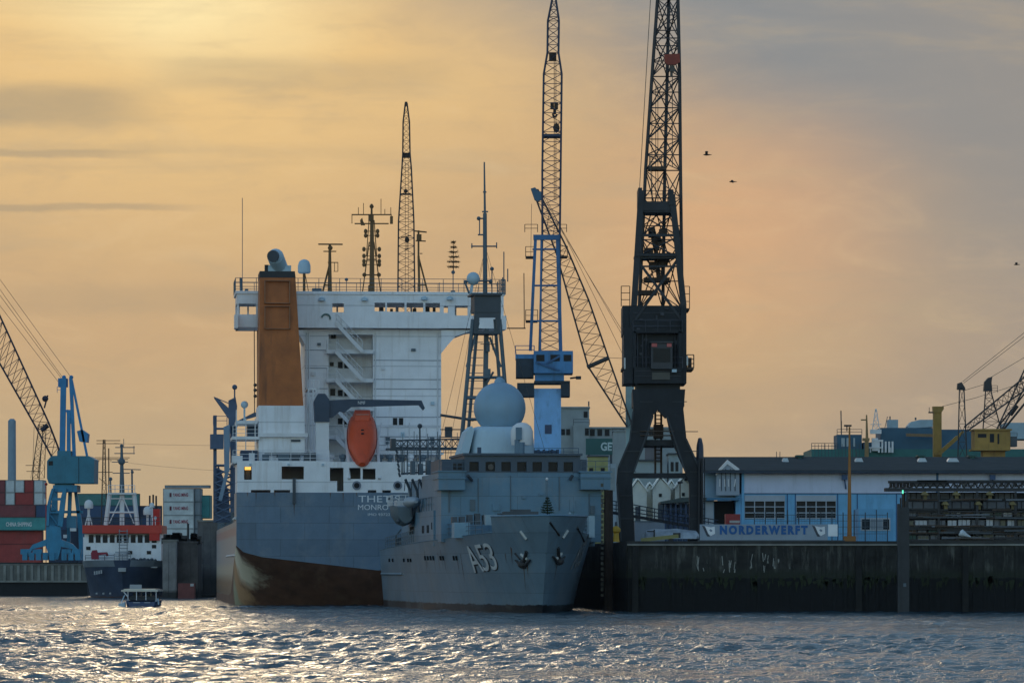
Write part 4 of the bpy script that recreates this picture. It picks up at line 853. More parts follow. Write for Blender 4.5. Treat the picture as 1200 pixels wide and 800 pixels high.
for px, y0, y1, w_ in ((526, 558, 600, 1.2), (560, 560, 600, 1), (598, 557, 600, .8), (655, 558, 598, 1.1), (690, 578, 610, 1)):
    m = MB(); G.pbox(m, px, px+w_, y0, y1, S0-.09, S0-.003); m.obj('cable_duct', GREYM, G)
for px, y, w_, h_ in ((551, 585, 6, 13), (577, 590, 9, 8), (612, 580, 4, 4), (668, 585, 6, 14), (632, 577, 5, 3), (692, 592, 5, 10)):
    m = MB(); G.pbox(m, px, px+w_, y, y+h_, S0-.12, S0-.003); m.obj('wall_fitting', rr.choice((GREYM, mat('pale_locker_paint', (.3, .4, .45)), GREYW)), G)
# fore deck
m = MB(); v = 8.5; G.pbox(m, 532.5, 551, 612, 630, v+1, v+3); m.obj('deck_locker', mat('light_blue_grey_paint', (.22, .36, .45), .5), G)
m = MB(); G.pbox(m, 569, 584.5, 603, 615, v-3.4, v-2.6); m.obj('white_locker', mat('pale_locker_paint', (.42, .5, .52), .6), G)
m = MB(); m.rail([gpt(-1, 20, 6.0, -.3), gpt(-1, 14, 6.1, -.3), gpt(-1, 9, 6.2, -.3)], 1.0, 1.4, .035, 3); m.rail([gpt(1, 20, 6.0, -.3), gpt(1, 14, 6.1, -.3), gpt(1, 9, 6.2, -.3)], 1.0, 1.4, .035, 3); m.rail([gpt(-1, 60, 5.25, -.2), gpt(-1, 36, 5.7, -.2)], 1.0, 1.6, .035, 3); m.obj('guard_rail', GREYM, G)
m = MB()
for k in range(12): px = 530+k*9; G.pbox(m, px, px+6, 606-random.uniform(0, 5), 614, v+3, v+4)
G.pbox(m, 592, 631, 599, 604, v-1, v+1); G.pbox(m, 600, 622, 596.5, 599, v-.5, v+.5); m.obj('windlass', GREYD, G)
m = MB(); m.bar(G.p(641, 601, -2.2), G.p(641, 561.5, -2.2), .03); m.obj('jackstaff', GREYM, G); m = MB(); m.ball(G.p(641, 561, -2.2), .12, 8); m.obj('jackstaff_lamp', WHITEP, G)
m = MB(); m.ball(G.p(668, 601.5, -1), .12, 8); m.bar(G.p(668, 604, -1), G.p(668, 601.5, -1), .05); m.box(*[G.x(690, 6), G.x(697, 6)], 6, 7, 5.9, 7.6); m.obj('bow_fitting', mat('pale_locker_paint', (.3, .4, .45)), G)
fir('fir_tree', 'small dark fir tied to the jackstaff on the grey ship bow', G, 641.5, 582, 603, -2.2, 17, tiers=7, dens=26)

# ------------------------------------------------------------------ cranes
# black level luffing crane on the quay
K = Thing('harbour_crane', 'huge black harbour crane on splayed portal legs behind the grey ship bow', 'crane', 240, x=771, z=QZ)
m = MB()
for vv in (-3.6, 3.0):
    for pts in ([(745, 456), (766, 487), (757, 518), (743, 552), (741, 566), (744, 634), (744, 637), (728, 637), (727, 634), (722.5, 566), (724, 548), (738, 516), (742, 480)],
                [(797, 456), (781, 487), (788, 518), (803, 552), (808, 566), (808, 637), (823.5, 637), (823.5, 566), (820, 548), (804.5, 514), (801, 480)]):
        K.ppoly(m, pts, vv, vv+1.2)
    K.ppoly(m, [(741, 456), (803, 456), (802, 470), (800, 487), (790, 482), (780, 490), (771, 480), (762, 490), (752, 482), (743, 487), (742, 470)], vv-.05, vv+1.25)
    K.pbox(m, 735, 810, 554, 560, vv+.2, vv+.9)
K.pbox(m, 742, 802, 457, 476, -2.3, 2.9)
for vv in (-3.1,): K.pbox(m, 752, 795, 515, 522, vv, vv+6.5)
for px in (733, 813): K.pbox(m, px-3.5, px+3.5, 555, 561, -2.4, 3.0)
po = m.obj('portal', BLACK, K)
m = MB()
for x0, x1, y in ((742, 803, 505), (748, 806, 510)): m.bar(K.p(750, y, -3.7), K.p(790, y, -3.7), .06)
for px in (768, 775): m.bar(K.p(px, 480, 0), K.p(px, 560, 0), .1)
for k in range(14): m.bar(K.p(768, 482+k*4.5, 0), K.p(775, 482+k*4.5, 0), .05)
K.pbox(m, 766.5, 777.5, 497, 513, -1, 1); m.obj('ladder_shaft', RUST, po)
m = MB()
for px in (733, 815):
    for vv in (-3.6, 3.0):
        a = K.x(px, vv); m.box(a-.62, a+.62, vv+.05, vv+1.15, .25, 1.1)
        for k in (-.35, .35): m.lathe((a+k, vv+.6, .3), [(.3, -.35), (.3, .35)], 10, axis=1)
m.obj('rail_bogie', RUST, po)
m = MB()
for y in (470, 505, 528, 552, 580, 607):
    for sgn, px in ((-1, 752 if y < 480 else 745-(y-487)*.27 if y < 566 else 729), (1, 790 if y < 480 else 793+(y-487)*.27 if y < 566 else 812)):
        w_ = 20 if 487 < y < 566 else 15
        K.pbox(m, px-2, px+w_ if sgn > 0 else px+w_-2, y, y+.9, -3.68, -3.61)
for a_, b_ in (((742, 482), (738, 516)), ((738, 516), (724.5, 548)), ((723.2, 566), (728, 634)), ((765, 488), (743, 552)), ((782, 488), (803, 552)), ((804, 514), (819.5, 548)), ((822.8, 566), (822.8, 634))):
    m.beam(K.p(*a_, -3.68), K.p(*b_, -3.68), .14, .14)
m.obj('stiffener_plate_and_highlight_strip', mat('highlight_edge_steel', (.035, .042, .052), .55, var=.4), po)  # plate seams, and lighter flange strips that paint highlights on the legs
hsd = MB(); K.pbox(hsd, 746, 797, 448, 458, -2.6, 2.6); K.pbox(hsd, 743, 799, 430, 449, -3.4, 3.6)
K.pbox(hsd, 738, 801, 358, 431, -2.2, 3.4); K.pbox(hsd, 729.5, 742, 358, 392, -2.0, 3); K.pbox(hsd, 731, 742, 384, 449, -3.0, 3.3); K.pbox(hsd, 798, 804.5, 358, 449, -3.0, 3.3)
K.pbox(hsd, 742.5, 801, 386, 390, -3.2, -2.2); K.pbox(hsd, 742, 745.5, 388, 432, -3.2, -2.2); K.pbox(hsd, 795, 799, 388, 432, -3.2, -2.2)
ko = hsd.obj('machine_house', BLACK, K)
m = MB(); rr = random.Random(6)
for k in range(16): px = rr.uniform(745, 794); y = rr.uniform(360, 426); K.pbox(m, px, px+rr.uniform(1, 5), y, y+rr.uniform(1, 6), -2.45, -2.2)
for px in (747, 753, 757, 791, 794): m.bar(K.p(px, 390, -2.5), K.p(px, 430, -2.5), .06, 5)
for y in (366, 374, 382): K.pbox(m, 742, 800, y, y+.7, -2.26, -2.2)
for y in (434, 440): K.pbox(m, 744, 798, y, y+.6, -3.46, -3.4)
m.rail([K.p(742, 388, -3.2), K.p(800, 388, -3.2)], .9, 1.0, .03, 2); m.rail([K.p(743, 431, -3.8), K.p(800, 431, -3.8)], .9, 1.0, .03, 2)
m.obj('house_fittings', mat('worn_house_steel', (.045, .05, .065), .5, var=.5), ko)
m = MB(); K.pbox(m, 763, 788, 401, 432, -3.9, -2.21); K.pbox(m, 762, 789, 400, 401.6, -4.1, -2.2); cb = m.obj('operator_cab', mat('cab_dark_paint', (.035, .04, .05), .45, var=.2), ko)
m = MB(); K.pbox(m, 765.5, 785.5, 408, 424, -3.96, -3.903); m.obj('cab_window', GLASS, cb)
m = MB(); K.pbox(m, 763.7, 770, 402.2, 406.3, -4.0, -3.903); K.pbox(m, 781.5, 787, 402.2, 406.3, -4.0, -3.903); m.obj('red_panel', mat('faded_red_panel', (.55, .13, .12), .6), cb)
m = MB(); K.pbox(m, 764, 785, 436, 444.5, -3.5, -3.403); m.obj('name_board', mat('dull_brass_board', (.10, .095, .08), .6, var=.2), ko)
m = MB(); K.pbox(m, 787.5, 793, 432.5, 436, -4, -3.42); m.obj('work_lamp', DOMEL, ko)
m = MB()
for x0, x1, s_ in ((729, 733, -1), (804, 813, 1)):
    K.pbox(m, x0, x1, 430, 433, -3, 2)
m.rail([K.p(805, 431, -3), K.p(813, 431, -3)], 1.1, .5, .05, 3); m.rail([K.p(728, 359, -2), K.p(738, 359, -2)], 1.7, .7, .04, 3); m.rail([K.p(801, 362, -2), K.p(808, 362, -2)], 1.9, .6, .04, 3); K.pbox(m, 798, 808, 361, 363.5, -2, 2); K.pbox(m, 806.5, 810.5, 419, 432, -2, -1)
m.obj('service_platform', RUST, ko)
m = MB(); K.pbox(m, 731.3, 733, 419, 432, -3.1, -3.02); K.pbox(m, 804.6, 806.4, 417, 428, -3.1, -3.0); m.obj('white_board', mat('white_board_paint', (.6, .6, .58), .6), ko)
# tapering head frame
m = MB()
for vv in (-1.8, 1.6):
    m.beam(K.p(743, 358, vv), K.p(751.5, 224, vv), .5, .5); m.beam(K.p(801, 358, vv), K.p(787.5, 228, vv), .5, .5)
    for y0, y1 in ((238, 247), (274, 277), (299, 303), (311, 313)): 
        xl = 743+(358-y0)*.063; xr_ = 801-(358-y0)*.104; K.pbox(m, xl, xr_, y0, y1, vv-.1, vv+.1)
    m.bar(K.p(749, 278, vv), K.p(792, 300, vv), .07); m.bar(K.p(793, 278, vv), K.p(748, 300, vv), .07)
    m.bar(K.p(751, 252, vv), K.p(793, 275, vv), .06); m.bar(K.p(789, 252, vv), K.p(751, 275, vv), .06)
    m.beam(K.p(744, 375, vv-.5), K.p(797, 300, vv), .22, .22); m.beam(K.p(799, 375, vv-.5), K.p(747, 305, vv), .22, .22)
K.pbox(m, 751, 788, 236, 249, -1.8, 1.6); K.pbox(m, 752, 784, 300, 303, -1.4, 1.4); K.pbox(m, 744, 792, 297.5, 300, -2.2, 2)
m.rail([K.p(752, 236, -1.9), K.p(789, 236, -1.9)], .9, .7, .035, 3); K.pbox(m, 752, 757, 229, 238, -1, 1); K.pbox(m, 748, 752.5, 220, 240, -2.1, 1.9); K.pbox(m, 784, 789.5, 227, 240, -2.1, 1.9); K.pbox(m, 783, 789, 222, 232, -.5, .5)
m.obj('head_frame', mat('black_frame_steel', (.018, .022, .03), .5, var=.3), K)
m = MB(); rr = random.Random(4)
for k in range(10):
    p = K.p(rr.uniform(760, 780), rr.uniform(268, 340), 0); m.box(p[0]-rr.uniform(.2, .5), p[0]+.3, -.4, .4, p[2]-.2, p[2]+rr.uniform(.2, .5))
m.bar(K.p(764, 266, 0), K.p(770, 294, 0), .28); m.bar(K.p(768, 285, 0), K.p(772, 325, 0), .2); m.bar(K.p(778, 265, 0), K.p(775, 330, 0), .07)
K.pbox(m, 755, 785, 325, 330, -.8, .8); K.pbox(m, 748, 770, 340, 345, -.8, .8); K.pbox(m, 760, 781, 195, 199, -.8, .8); m.obj('winch_gear', RUST, K)
# jib, raised almost upright
m = MB(); JL = [(749, 799.5, 362), (756.5, 797.5, 200), (764, 796.5, 90), (770.5, 794.5, 0), (778, 790, -150), (782, 786, -230)]
ss_ = []
for xl, xr_, y in JL:
    hw = (xr_-xl)/2; ss_.append([K.p(xl, y, -.4), K.p(xr_, y, -.4), K.p(xl+hw*1.1, y, 2.8)])
m.lattice(ss_, .155, .055, [5, 6, 5, 5, 4]); m.lattice([s_ for s_ in ss_], .01, .06, [2, 3, 2, 3, 2], xb=True)
jb = m.obj('jib', LATT, K)
m = MB(); K.ppoly(m, [(778.5, 64), (796.5, 63), (797, 73), (791, 76), (783, 76), (779, 73)], -1.4, -.9); m.obj('red_sheave_box', mat('rusty_red_paint', (.32, .06, .035), .6, var=.3), jb)
m = MB(); m.bar(K.p(749.5, 221, -.5), K.p(771, -150, -.5), .03); m.bar(K.p(788, 78, -1), K.p(788, 195, -1), .035); m.bar(K.p(762, 180, -1), K.p(764, 236, -1), .03)
for px in (764, 768.5, 771): m.bar(K.p(px, 100, .5), K.p(px, 236, .5), .03)
K.pbox(m, 785, 790.5, 77, 84, -1.2, -.8); m.bar(K.p(787, 84, -1), K.p(787, 90, -1), .12)
m.rail([K.p(761, 196, -.8), K.p(775, 196, -.8)], .9, .9, .035, 2); m.obj('hoist_rope', CABLE, jb)

# pale blue crane behind the grey ship
Bc = Thing('harbour_crane', 'pale blue column crane with blue machine house directly right of the grey radome', 'crane', 300, x=641, z=QZ)
m = MB(); Bc.pbox(m, 626, 657.5, 455, 640, -1.5, 1.5); bo2 = m.obj('column', CBLUE, Bc)
m = MB(); Bc.pbox(m, 638.5, 646.5, 497.5, 508, -1.56, -1.502); m.obj('window', mat('dark_blue_window', (.01, .05, .14), .3), bo2)
m = MB(); Bc.pbox(m, 625.5, 671.5, 411, 437, -2.6, 2.6); Bc.pbox(m, 604, 626, 415, 420, -2, 2); Bc.pbox(m, 627, 661, 437, 446, -2, 2); ho2 = m.obj('machine_house', mat('mid_blue_crane_paint', (.08, .26, .50), .5, var=.15, dirt=(.03, .06, .1), dirt_amt=.6), Bc)
m = MB(); Bc.pbox(m, 604.5, 625.4, 420, 442, -2, 2); Bc.pbox(m, 626, 668, 446, 449, -2.2, 2.2); Bc.pbox(m, 606, 626, 448.5, 464, -2.2, 2.2); Bc.pbox(m, 657.6, 668, 448.5, 464, -2.2, 2.2); m.bar(Bc.p(668, 443, 0), Bc.p(676, 442, 0), .1); Bc.pbox(m, 675, 681, 440.5, 444, -.5, .5); m.obj('counterweight', mat('dark_crane_undercarriage', (.03, .045, .06), .6, var=.3), Bc)
for x0, x1 in ((628.5, 638), (645, 656), (660.5, 669.5)):
    m = MB(); Bc.pbox(m, x0, x1, 415.5, 423, -2.66, -2.602); m.obj('window', GLASS, ho2)
m = MB(); m.beam(Bc.p(628, 424, -2.7), Bc.p(656, 434, -2.7), .15, .2); m.beam(Bc.p(656, 417, -2.7), Bc.p(640, 426, -2.7), .15, .2)
m.rail([Bc.p(604, 415, -2.1), Bc.p(626, 415, -2.1)], .9, 1, .05); m.obj('brace', CBLUE2, ho2)
m = MB()
for vv in (-1.3, 1.3):
    m.beam(Bc.p(621.5, 411, vv), Bc.p(627.5, 280, vv), .32, .32); m.beam(Bc.p(657, 411, vv), Bc.p(653.5, 280, vv), .38, .38); m.beam(Bc.p(633, 411, vv), Bc.p(634.5, 280, vv), .22, .22)
    Bc.pbox(m, 625, 656, 275, 281, vv-.25, vv+.25)
    for y in (292, 334.5, 376): m.bar(Bc.p(624, y, vv), Bc.p(656, y, vv), .11)
m.obj('head_frame', CBLUE2, Bc)
m = MB()
for x0, x1, y, hh in ((616, 627, 301, 12), (653, 665, 300.5, 12), (616, 630, 376, 13), (615, 630, 272, 9), (653, 664, 272, 9)):
    Bc.pbox(m, x0, x1, y-1, y+1, -1, 1) if y > 290 else None
    m.rail([Bc.p(x0, y-(0 if y > 290 else 0), -1.1), Bc.p(x1, y, -1.1)], hh/FPX*450, .9, .04, 2)
m.bar(Bc.p(614.5, 385, -1), Bc.p(614, 320, -1), .05); m.bar(Bc.p(594, 384.5, -1), Bc.p(616, 384.5, -1), .07); m.obj('service_platform', RUST, Bc)
m = MB(); JL = [(632, 657, 411), (635.5, 656, 281), (635.5, 657, 200), (637.2, 658.3, 87), (641.5, 654.5, 62), (642, 655, 25), (643, 654.5, 20), (648.2, 650.5, -6)]
m.lattice(Bc.secs(JL, 0, 2.0), .12, .045, [11, 8, 10, 2, 4, 1, 3]); Bc.pbox(m, 637, 657, 157, 160, -1.1, 1.1); jo = m.obj('jib', mat('blue_black_lattice', (.04, .05, .09), .55, var=.2), Bc)
m = MB()
for px in (649.5, 651.5): m.bar(Bc.p(px, 65, -.5), Bc.p(px, 235, -.5), .035)
for px in (647, 652): Bc.pbox(m, px-2, px+2, 120, 128, -.6, -.2)
m.bar(Bc.p(650, 128, -.4), Bc.p(650, 134, -.4), .16); m.path([Bc.p(647.5, 133, -.4), Bc.p(648.5, 137, -.4), Bc.p(651, 137.5, -.4), Bc.p(653, 134, -.4)], .1); m.ball(Bc.p(652, 150, -.4), .36, 8, 1.5); Bc.pbox(m, 643.5, 652, 62, 71, -.4, .4)
m.obj('hook_block', RUST, jo)

# third crane: luffing lattice jib leaning left, pale column behind the black crane
C3 = Thing('harbour_crane', 'distant crane with long slanted lattice jib leaning left from behind the black crane', 'crane', 345, x=745, z=QZ)
m = MB(); C3.pbox(m, 733.5, 743, 440, 642, -.8, .8); C3.pbox(m, 743, 756, 470, 500, -2, 2); m.obj('column', mat('pale_green_grey_paint', (.26, .36, .36), .6, var=.15), C3)
m = MB()
pts = [((624, 222), (630, 222)), ((652, 297), (664, 290)), ((670, 362), (690, 352)), ((689, 429), (713, 419)), ((735, 500), (740, 496))]
m.lattice([C3.sec(a, b, -1, 2.4*k) for (a, b), k in zip(pts, (.3, .7, 1, 1, .3))], .11, .045, [5, 5, 5, 5]); m.bar(C3.p(688, 430, -2), C3.p(713, 419, -2), .28); jo = m.obj('jib', LATT, C3)
m = MB(); C3.ppoly(m, [(622, 221), (627, 219.5), (631, 224), (636.5, 225), (636, 233), (630, 236), (626.5, 234)], -1.6, -.6); m.obj('jib_head', mat('blue_sheave_paint', (.06, .14, .22), .5), jo)
m = MB()
for x0, y0, x1, y1 in ((630, 224, 700, 340), (700, 340, 740, 405), (634, 226, 745, 420), (640, 232, 742, 440), (623, 239, 622, 300), (713, 419, 735, 420)): m.bar(C3.p(x0, y0, -1), C3.p(x1, y1, 0), .028)
m.obj('luffing_rope', CABLE, jo)

# lattice crane behind the container ship
Q = Thing('tower_crane', 'slender dark lattice crane rising behind the white bridge of the container ship', 'crane', 386, x=475.5, z=QZ)
m = MB(); JL = [(465.5, 487, 420), (466.3, 486, 345), (467, 485, 260), (471, 482, 197), (472, 480.5, 180), (472.4, 479.8, 143), (475, 477, 121)]
m.lattice(Q.secs(JL, 0, 1.8), .11, .04, [6, 9, 8, 2, 5, 3]); m.bar(Q.p(476, 123, 0), Q.p(476, 119.5, 0), .2)
m.bar(Q.p(475, 190, 0), Q.p(475, 345, 0), .03); m.bar(Q.p(478.5, 190, 0), Q.p(478.5, 345, 0), .03); jo = m.obj('jib', LATT, Q)
m = MB(); Q.pbox(m, 472.3, 480, 179, 184.5, -.5, .5); Q.pbox(m, 469.5, 481.5, 226.5, 228, -.5, .5); m.ball(Q.p(475.5, 224, 0), .3, 8); m.ball(Q.p(477, 281, 0), .33, 8, 1.3); m.bar(Q.p(470, 278, 0), Q.p(482, 276, 0), .07); m.bar(Q.p(474, 292, 0), Q.p(480, 291, 0), .07); m.bar(Q.p(477, 281, 0), Q.p(477, 291, 0), .06); m.obj('hook_block', RUST, jo)
m = MB(); Q.pbox(m, 462, 491, 420, 450, -2.5, 2.5); m.obj('machine_house', GREYD, Q)
m = MB(); Q.pbox(m, 468, 484, 450, 620, -1.2, 1.2); Q.pbox(m, 455, 497, 620, 655, -3, 3); m.obj('portal', GREYD, Q)
# ------------------------------------------------------------------ left: turquoise crane on the far quay
Lc = Thing('harbour_crane', 'turquoise slewing crane with lattice jib leaning out of the photo at far left', 'crane', 388, x=80, z=LZ)
m = MB()
Lc.ppoly(m, [(54, 616), (71, 616), (72, 640), (68, 655), (58, 655), (54, 640)], -3.2, -2.4); Lc.ppoly(m, [(54, 617), (55, 592), (58, 580), (60.5, 572), (63.5, 572), (60, 584), (58, 600), (57.5, 617)], -3.2, -2.4); Lc.ppoly(m, [(67.5, 617), (69, 600), (71, 584), (74, 572), (78, 572), (76, 590), (73, 617)], -3.2, -2.4); Lc.pbox(m, 57, 71, 599, 601, -3, -2.5); Lc.pbox(m, 58, 74, 583, 586, -3, -2.5); [m.bar(Lc.p(58, y, -2.8), Lc.p(69, y+14, -2.8), .09) for y in (587, 602)]
Lc.ppoly(m, [(55, 631), (54, 639), (38, 643), (33, 652), (33, 645), (38, 638)], -3.3, -2.2); Lc.ppoly(m, [(70, 631), (85, 637), (92, 645), (95, 656), (90, 652), (85, 643), (70, 640)], -3.3, -2.2)
Lc.ppoly(m, [(62, 570), (67, 570), (67, 600), (60, 640), (56, 640)], 2, 2.8); Lc.ppoly(m, [(86, 570), (89, 570), (97, 620), (97, 656), (93, 656), (92, 622)], 2, 2.8); Lc.ppoly(m, [(80, 572), (84, 572), (83, 600), (82, 640), (78, 640), (79, 600)], 1.5, 2.3)
Lc.pbox(m, 62, 90, 568, 576, -2.5, 2.5); Lc.pbox(m, 55, 97, 598, 601, 2, 2.6)
po = m.obj('portal', TEAL, Lc)
m = MB(); Lc.pbox(m, 78, 89, 604, 618, -2, 0); m.obj('switch_house', mat('mid_teal_paint', (.05, .20, .30), .5), po)
m = MB(); Lc.pbox(m, 82, 89, 618.5, 622, -2.4, -1.8); Lc.pbox(m, 74, 78, 626, 630, -2.4, -1.8); m.obj('work_lamp', WHITEP, po)
m = MB(); Lc.ppoly(m, [(59, 601), (69, 601), (70, 615), (58, 615)], -2.2, -1.9)
for px in (26, 34, 42, 50, 58, 72, 80, 88): Lc.pbox(m, px, px+6, 647, 656, -3.4, -1.8)
for px in (24, 38, 72, 84): Lc.pbox(m, px, px+11, 643, 649, -3.2, -2)
m.obj('rail_bogie', TEAL, po)
m = MB(); Lc.ppoly(m, [(55, 540), (60, 534), (104, 534), (110.5, 538), (110, 566), (57, 566), (55, 560)], -3, 3); Lc.pbox(m, 64, 84, 566, 570, -2, 2); Lc.pbox(m, 67, 83, 528, 534, -2, 2); ho2 = m.obj('machine_house', mat('teal_house_paint', (.035, .19, .27), .5, var=.15, dirt=(.02, .06, .08), dirt_amt=.5), Lc)
m = MB(); Lc.pbox(m, 57, 62, 540, 545, -3.05, -3.002); Lc.pbox(m, 92, 92.6, 536, 565, -3.04, -3.002); m.obj('window', GLASS, ho2)
m = MB()
for vv in (-1.1, 1.1):
    m.beam(Lc.p(73, 534, vv), Lc.p(74.5, 443, vv), .75, .5); m.beam(Lc.p(80.5, 534, vv), Lc.p(80.5, 480, vv), .5, .4); m.beam(Lc.p(87, 534, vv), Lc.p(83, 443, vv), .45, .5); m.beam(Lc.p(102, 534, vv), Lc.p(84, 445, vv), .3, .4); m.beam(Lc.p(78, 480, vv), Lc.p(86, 500, vv), .3, .3)
Lc.pbox(m, 68, 78, 443, 453, -1, 1); Lc.ppoly(m, [(90, 505), (96, 503), (103, 508), (102, 518), (93, 517)], -1.3, 1.3); m.ball(Lc.p(75, 442, 0), .3, 8); m.ball(Lc.p(83.5, 442, 0), .3, 8)
m.rail([Lc.p(67, 460, -1.2), Lc.p(72, 460, -1.2)], .8, .5, .04, 2); m.obj('head_frame', TEALB, Lc)
m = MB(); pts = [((72, 534), (66, 545)), ((57, 495), (43, 502)), ((-2, 366), (-16, 398)), ((-90, 170), (-102, 190)), ((-150, 30), (-152, 34))]
m.lattice([Lc.sec(a, b, 0, 2.0*k) for (a, b), k in zip(pts, (.5, 1, 1, .7, .1))], .13, .05, [4, 12, 16, 8]); F_ = [(60, 480, 48, 507), (50, 505, 60, 490)]
m.bar(Lc.p(52, 478, 0), Lc.p(56, 463, 0), .12); m.bar(Lc.p(48, 504, 0), Lc.p(56, 498, 0), .35); m.ball(Lc.p(53, 467, 0), .45, 8); jo = m.obj('jib', mat('violet_black_lattice', (.045, .04, .06), .6, var=.2), Lc)
m = MB()
for x1, y1, x2, y2 in ((-60, 255, 74, 443), (-60, 265, 74, 446), (-60, 280, 72, 452), (-60, 245, 84, 443), (45, 506, 36, 560), (50, 508, 46, 560), (40, 500, 38, 560)): m.bar(Lc.p(x1, y1, 0), Lc.p(x2, y2, 0), .03)
m.obj('luffing_rope', CABLE, jo)
# faint crane further back and pylons
t = Thing('lattice_crane', 'small far lattice crane standing left behind the turquoise crane', 'crane', 600, x=42, z=4.3)
m = MB(); m.lattice(t.secs([(34, 44, 650), (38, 46, 560), (41, 48, 530), (46, 51, 497)], 0, 1.5), .1, .05, [6, 4, 4]); m.lattice(t.secs([(44, 52, 560), (51, 54, 500)], 0, 1), .08, .04, 5)
for x0, x1, y in ((30, 48, 545), (31, 46, 552)): m.bar(t.p(x0, y, 0), t.p(x1, y, 0), .07)
m.obj('lattice_tower', RUST, t)
t = Thing('power_pylon', 'dark lattice pylon with crossarms behind the red and white work ship', 'pylon', 520, x=122, z=4.3)
m = MB(); m.lattice(t.secs([(117.5, 126.5, 655), (120, 124, 560), (121, 123, 515)], 0, 1.0), .10, .04, [9, 7])
for y, x0, x1 in ((516, 113, 141), (519.5, 113, 141), (536, 111, 152), (538, 111, 150), (553, 112, 132)): m.bar(t.p(x0, y, 0), t.p(x1, y, 0), .07)
for px in (116, 130, 138, 144): m.bar(t.p(px, 538, 0), t.p(px, 541, 0), .05)
m.bar(t.p(128, 655, 0), t.p(127.5, 525, 0), .12); m.bar(t.p(128.5, 570, 0), t.p(116, 560, 0), .05); m.obj('lattice_tower', RUST, t)
m = MB()
for y0, y1 in ((519, 523), (538, 556)):
    for k in range(10): m.bar(t.p(134+k*20, y0+(y1-y0)*(k/10)**.6, 0), t.p(134+(k+1)*20, y0+(y1-y0)*((k+1)/10)**.6, 0), .025, 3)
m.obj('power_line', CABLE, t)
t = Thing('factory_chimney', 'tall hazy grey chimney behind the red containers at far left', 'chimney', 900, x=14, z=4.3)
m = MB(); r0 = 4.6/FPX*t.D; m.lathe((0, 0, 0), [(r0*1.15, 0), (r0, t.zz(500)), (r0, t.zz(493)), (r0*.8, t.zz(492)), (r0*.5, t.zz(490.5))], 20); m.obj('shaft', mat('hazy_grey_chimney', (.24, .33, .40), .8, var=.1), t)
t = Thing('signal_pole', 'thin red and white signal pole beside the turquoise crane', 'pole', 390, x=54, z=LZ)
m = MB(); m.bar((0, 0, 0), t.p(54, 566, 0), .07); m.ball(t.p(54, 567, 0), .22, 8); m.obj('pole', RED, t); m = MB(); m.bar(t.p(53, 590, 0), t.p(53, 584, 0), .14); m.obj('lamp', WHITEP, t)

# containers
CM = {k: mat(k+'_container_paint', c, .6, var=.18, dirt=(.10, .08, .07), dirt_amt=.35, dirt_scale=(.5, .5, .1)) for k, c in dict(red=(.34, .045, .04), dull_red=(.22, .05, .055), teal=(.06, .30, .30), white=(.58, .62, .62), grey=(.26, .30, .33), blue=(.035, .08, .17), navy=(.025, .045, .09), green=(.07, .21, .20)).items()}
CMD = {k: mat('dark_'+k+'_container_edge', tuple(q*.5 for q in c), .6, var=.2) for k, c in dict(red=(.34, .045, .04), dull_red=(.22, .05, .055), teal=(.06, .30, .30), white=(.58, .62, .62), grey=(.26, .30, .33), blue=(.035, .08, .17), navy=(.025, .045, .09), green=(.07, .21, .20)).items()}
def container(x0, x1, y0, y1, D, colr, label, dp=2.44, group='stacked shipping containers', text=None, logo=False, tcol=None):
    t = Thing('shipping_container', label, 'container', D, x=(x0+x1)/2, z=0); z0, z1 = t.zz(y1), t.zz(y0); t.o.location.z = z0; t.z = z0
    t.o['group'] = group
    a, b, h_ = t.x(x0), t.x(x1), z1-z0-.005
    m = MB(); m.box(a+.08, b-.08, .06, dp-.06, .08, h_-.08); n = max(3, int((b-a)/.55))
    for k in range(n): c = a+.2+(b-a-.4)*(k+.5)/n; m.box(c-.12, c+.12, .02, .06, .16, h_-.16)
    m.obj('corrugated_side', CM[colr], t)
    m = MB()
    for q in (0, h_-.12): m.box(a, b, 0, .1, q, q+.12); m.box(a, b, dp-.1, dp, q, q+.12); 
    for q in (a, b-.12): m.box(q, q+.12, 0, .1, .12, h_-.12); m.box(q, q+.12, dp-.1, dp, .12, h_-.12); m.box(q, q+.12, .1, dp-.1, h_-.12, h_); m.box(q, q+.12, .1, dp-.1, 0, .12)
    m.box(a+.12, b-.12, .1, dp-.1, h_-.12, h_-.02); m.obj('frame', CMD[colr], t)
    if text: text_fit(text[0], t.x(text[1]), t.x(text[2]), t.zz(text[4]), t.zz(text[3]), -.0, .015, .02).obj('lettering', mat(*tcol) if tcol else WHITEP, t)
    if logo: m = MB(); t.pbox(m, *logo, -.02, .018); m.obj('emblem', mat('dark_red_emblem', (.12, .02, .04), .6), t)
    return t
g = 'red and teal containers left of the turquoise crane'
rows = [(562, 576.8), (576.8, 591.2), (591.2, 605.8), (605.8, 621), (621, 637.2), (637.2, 664)]
o = 0
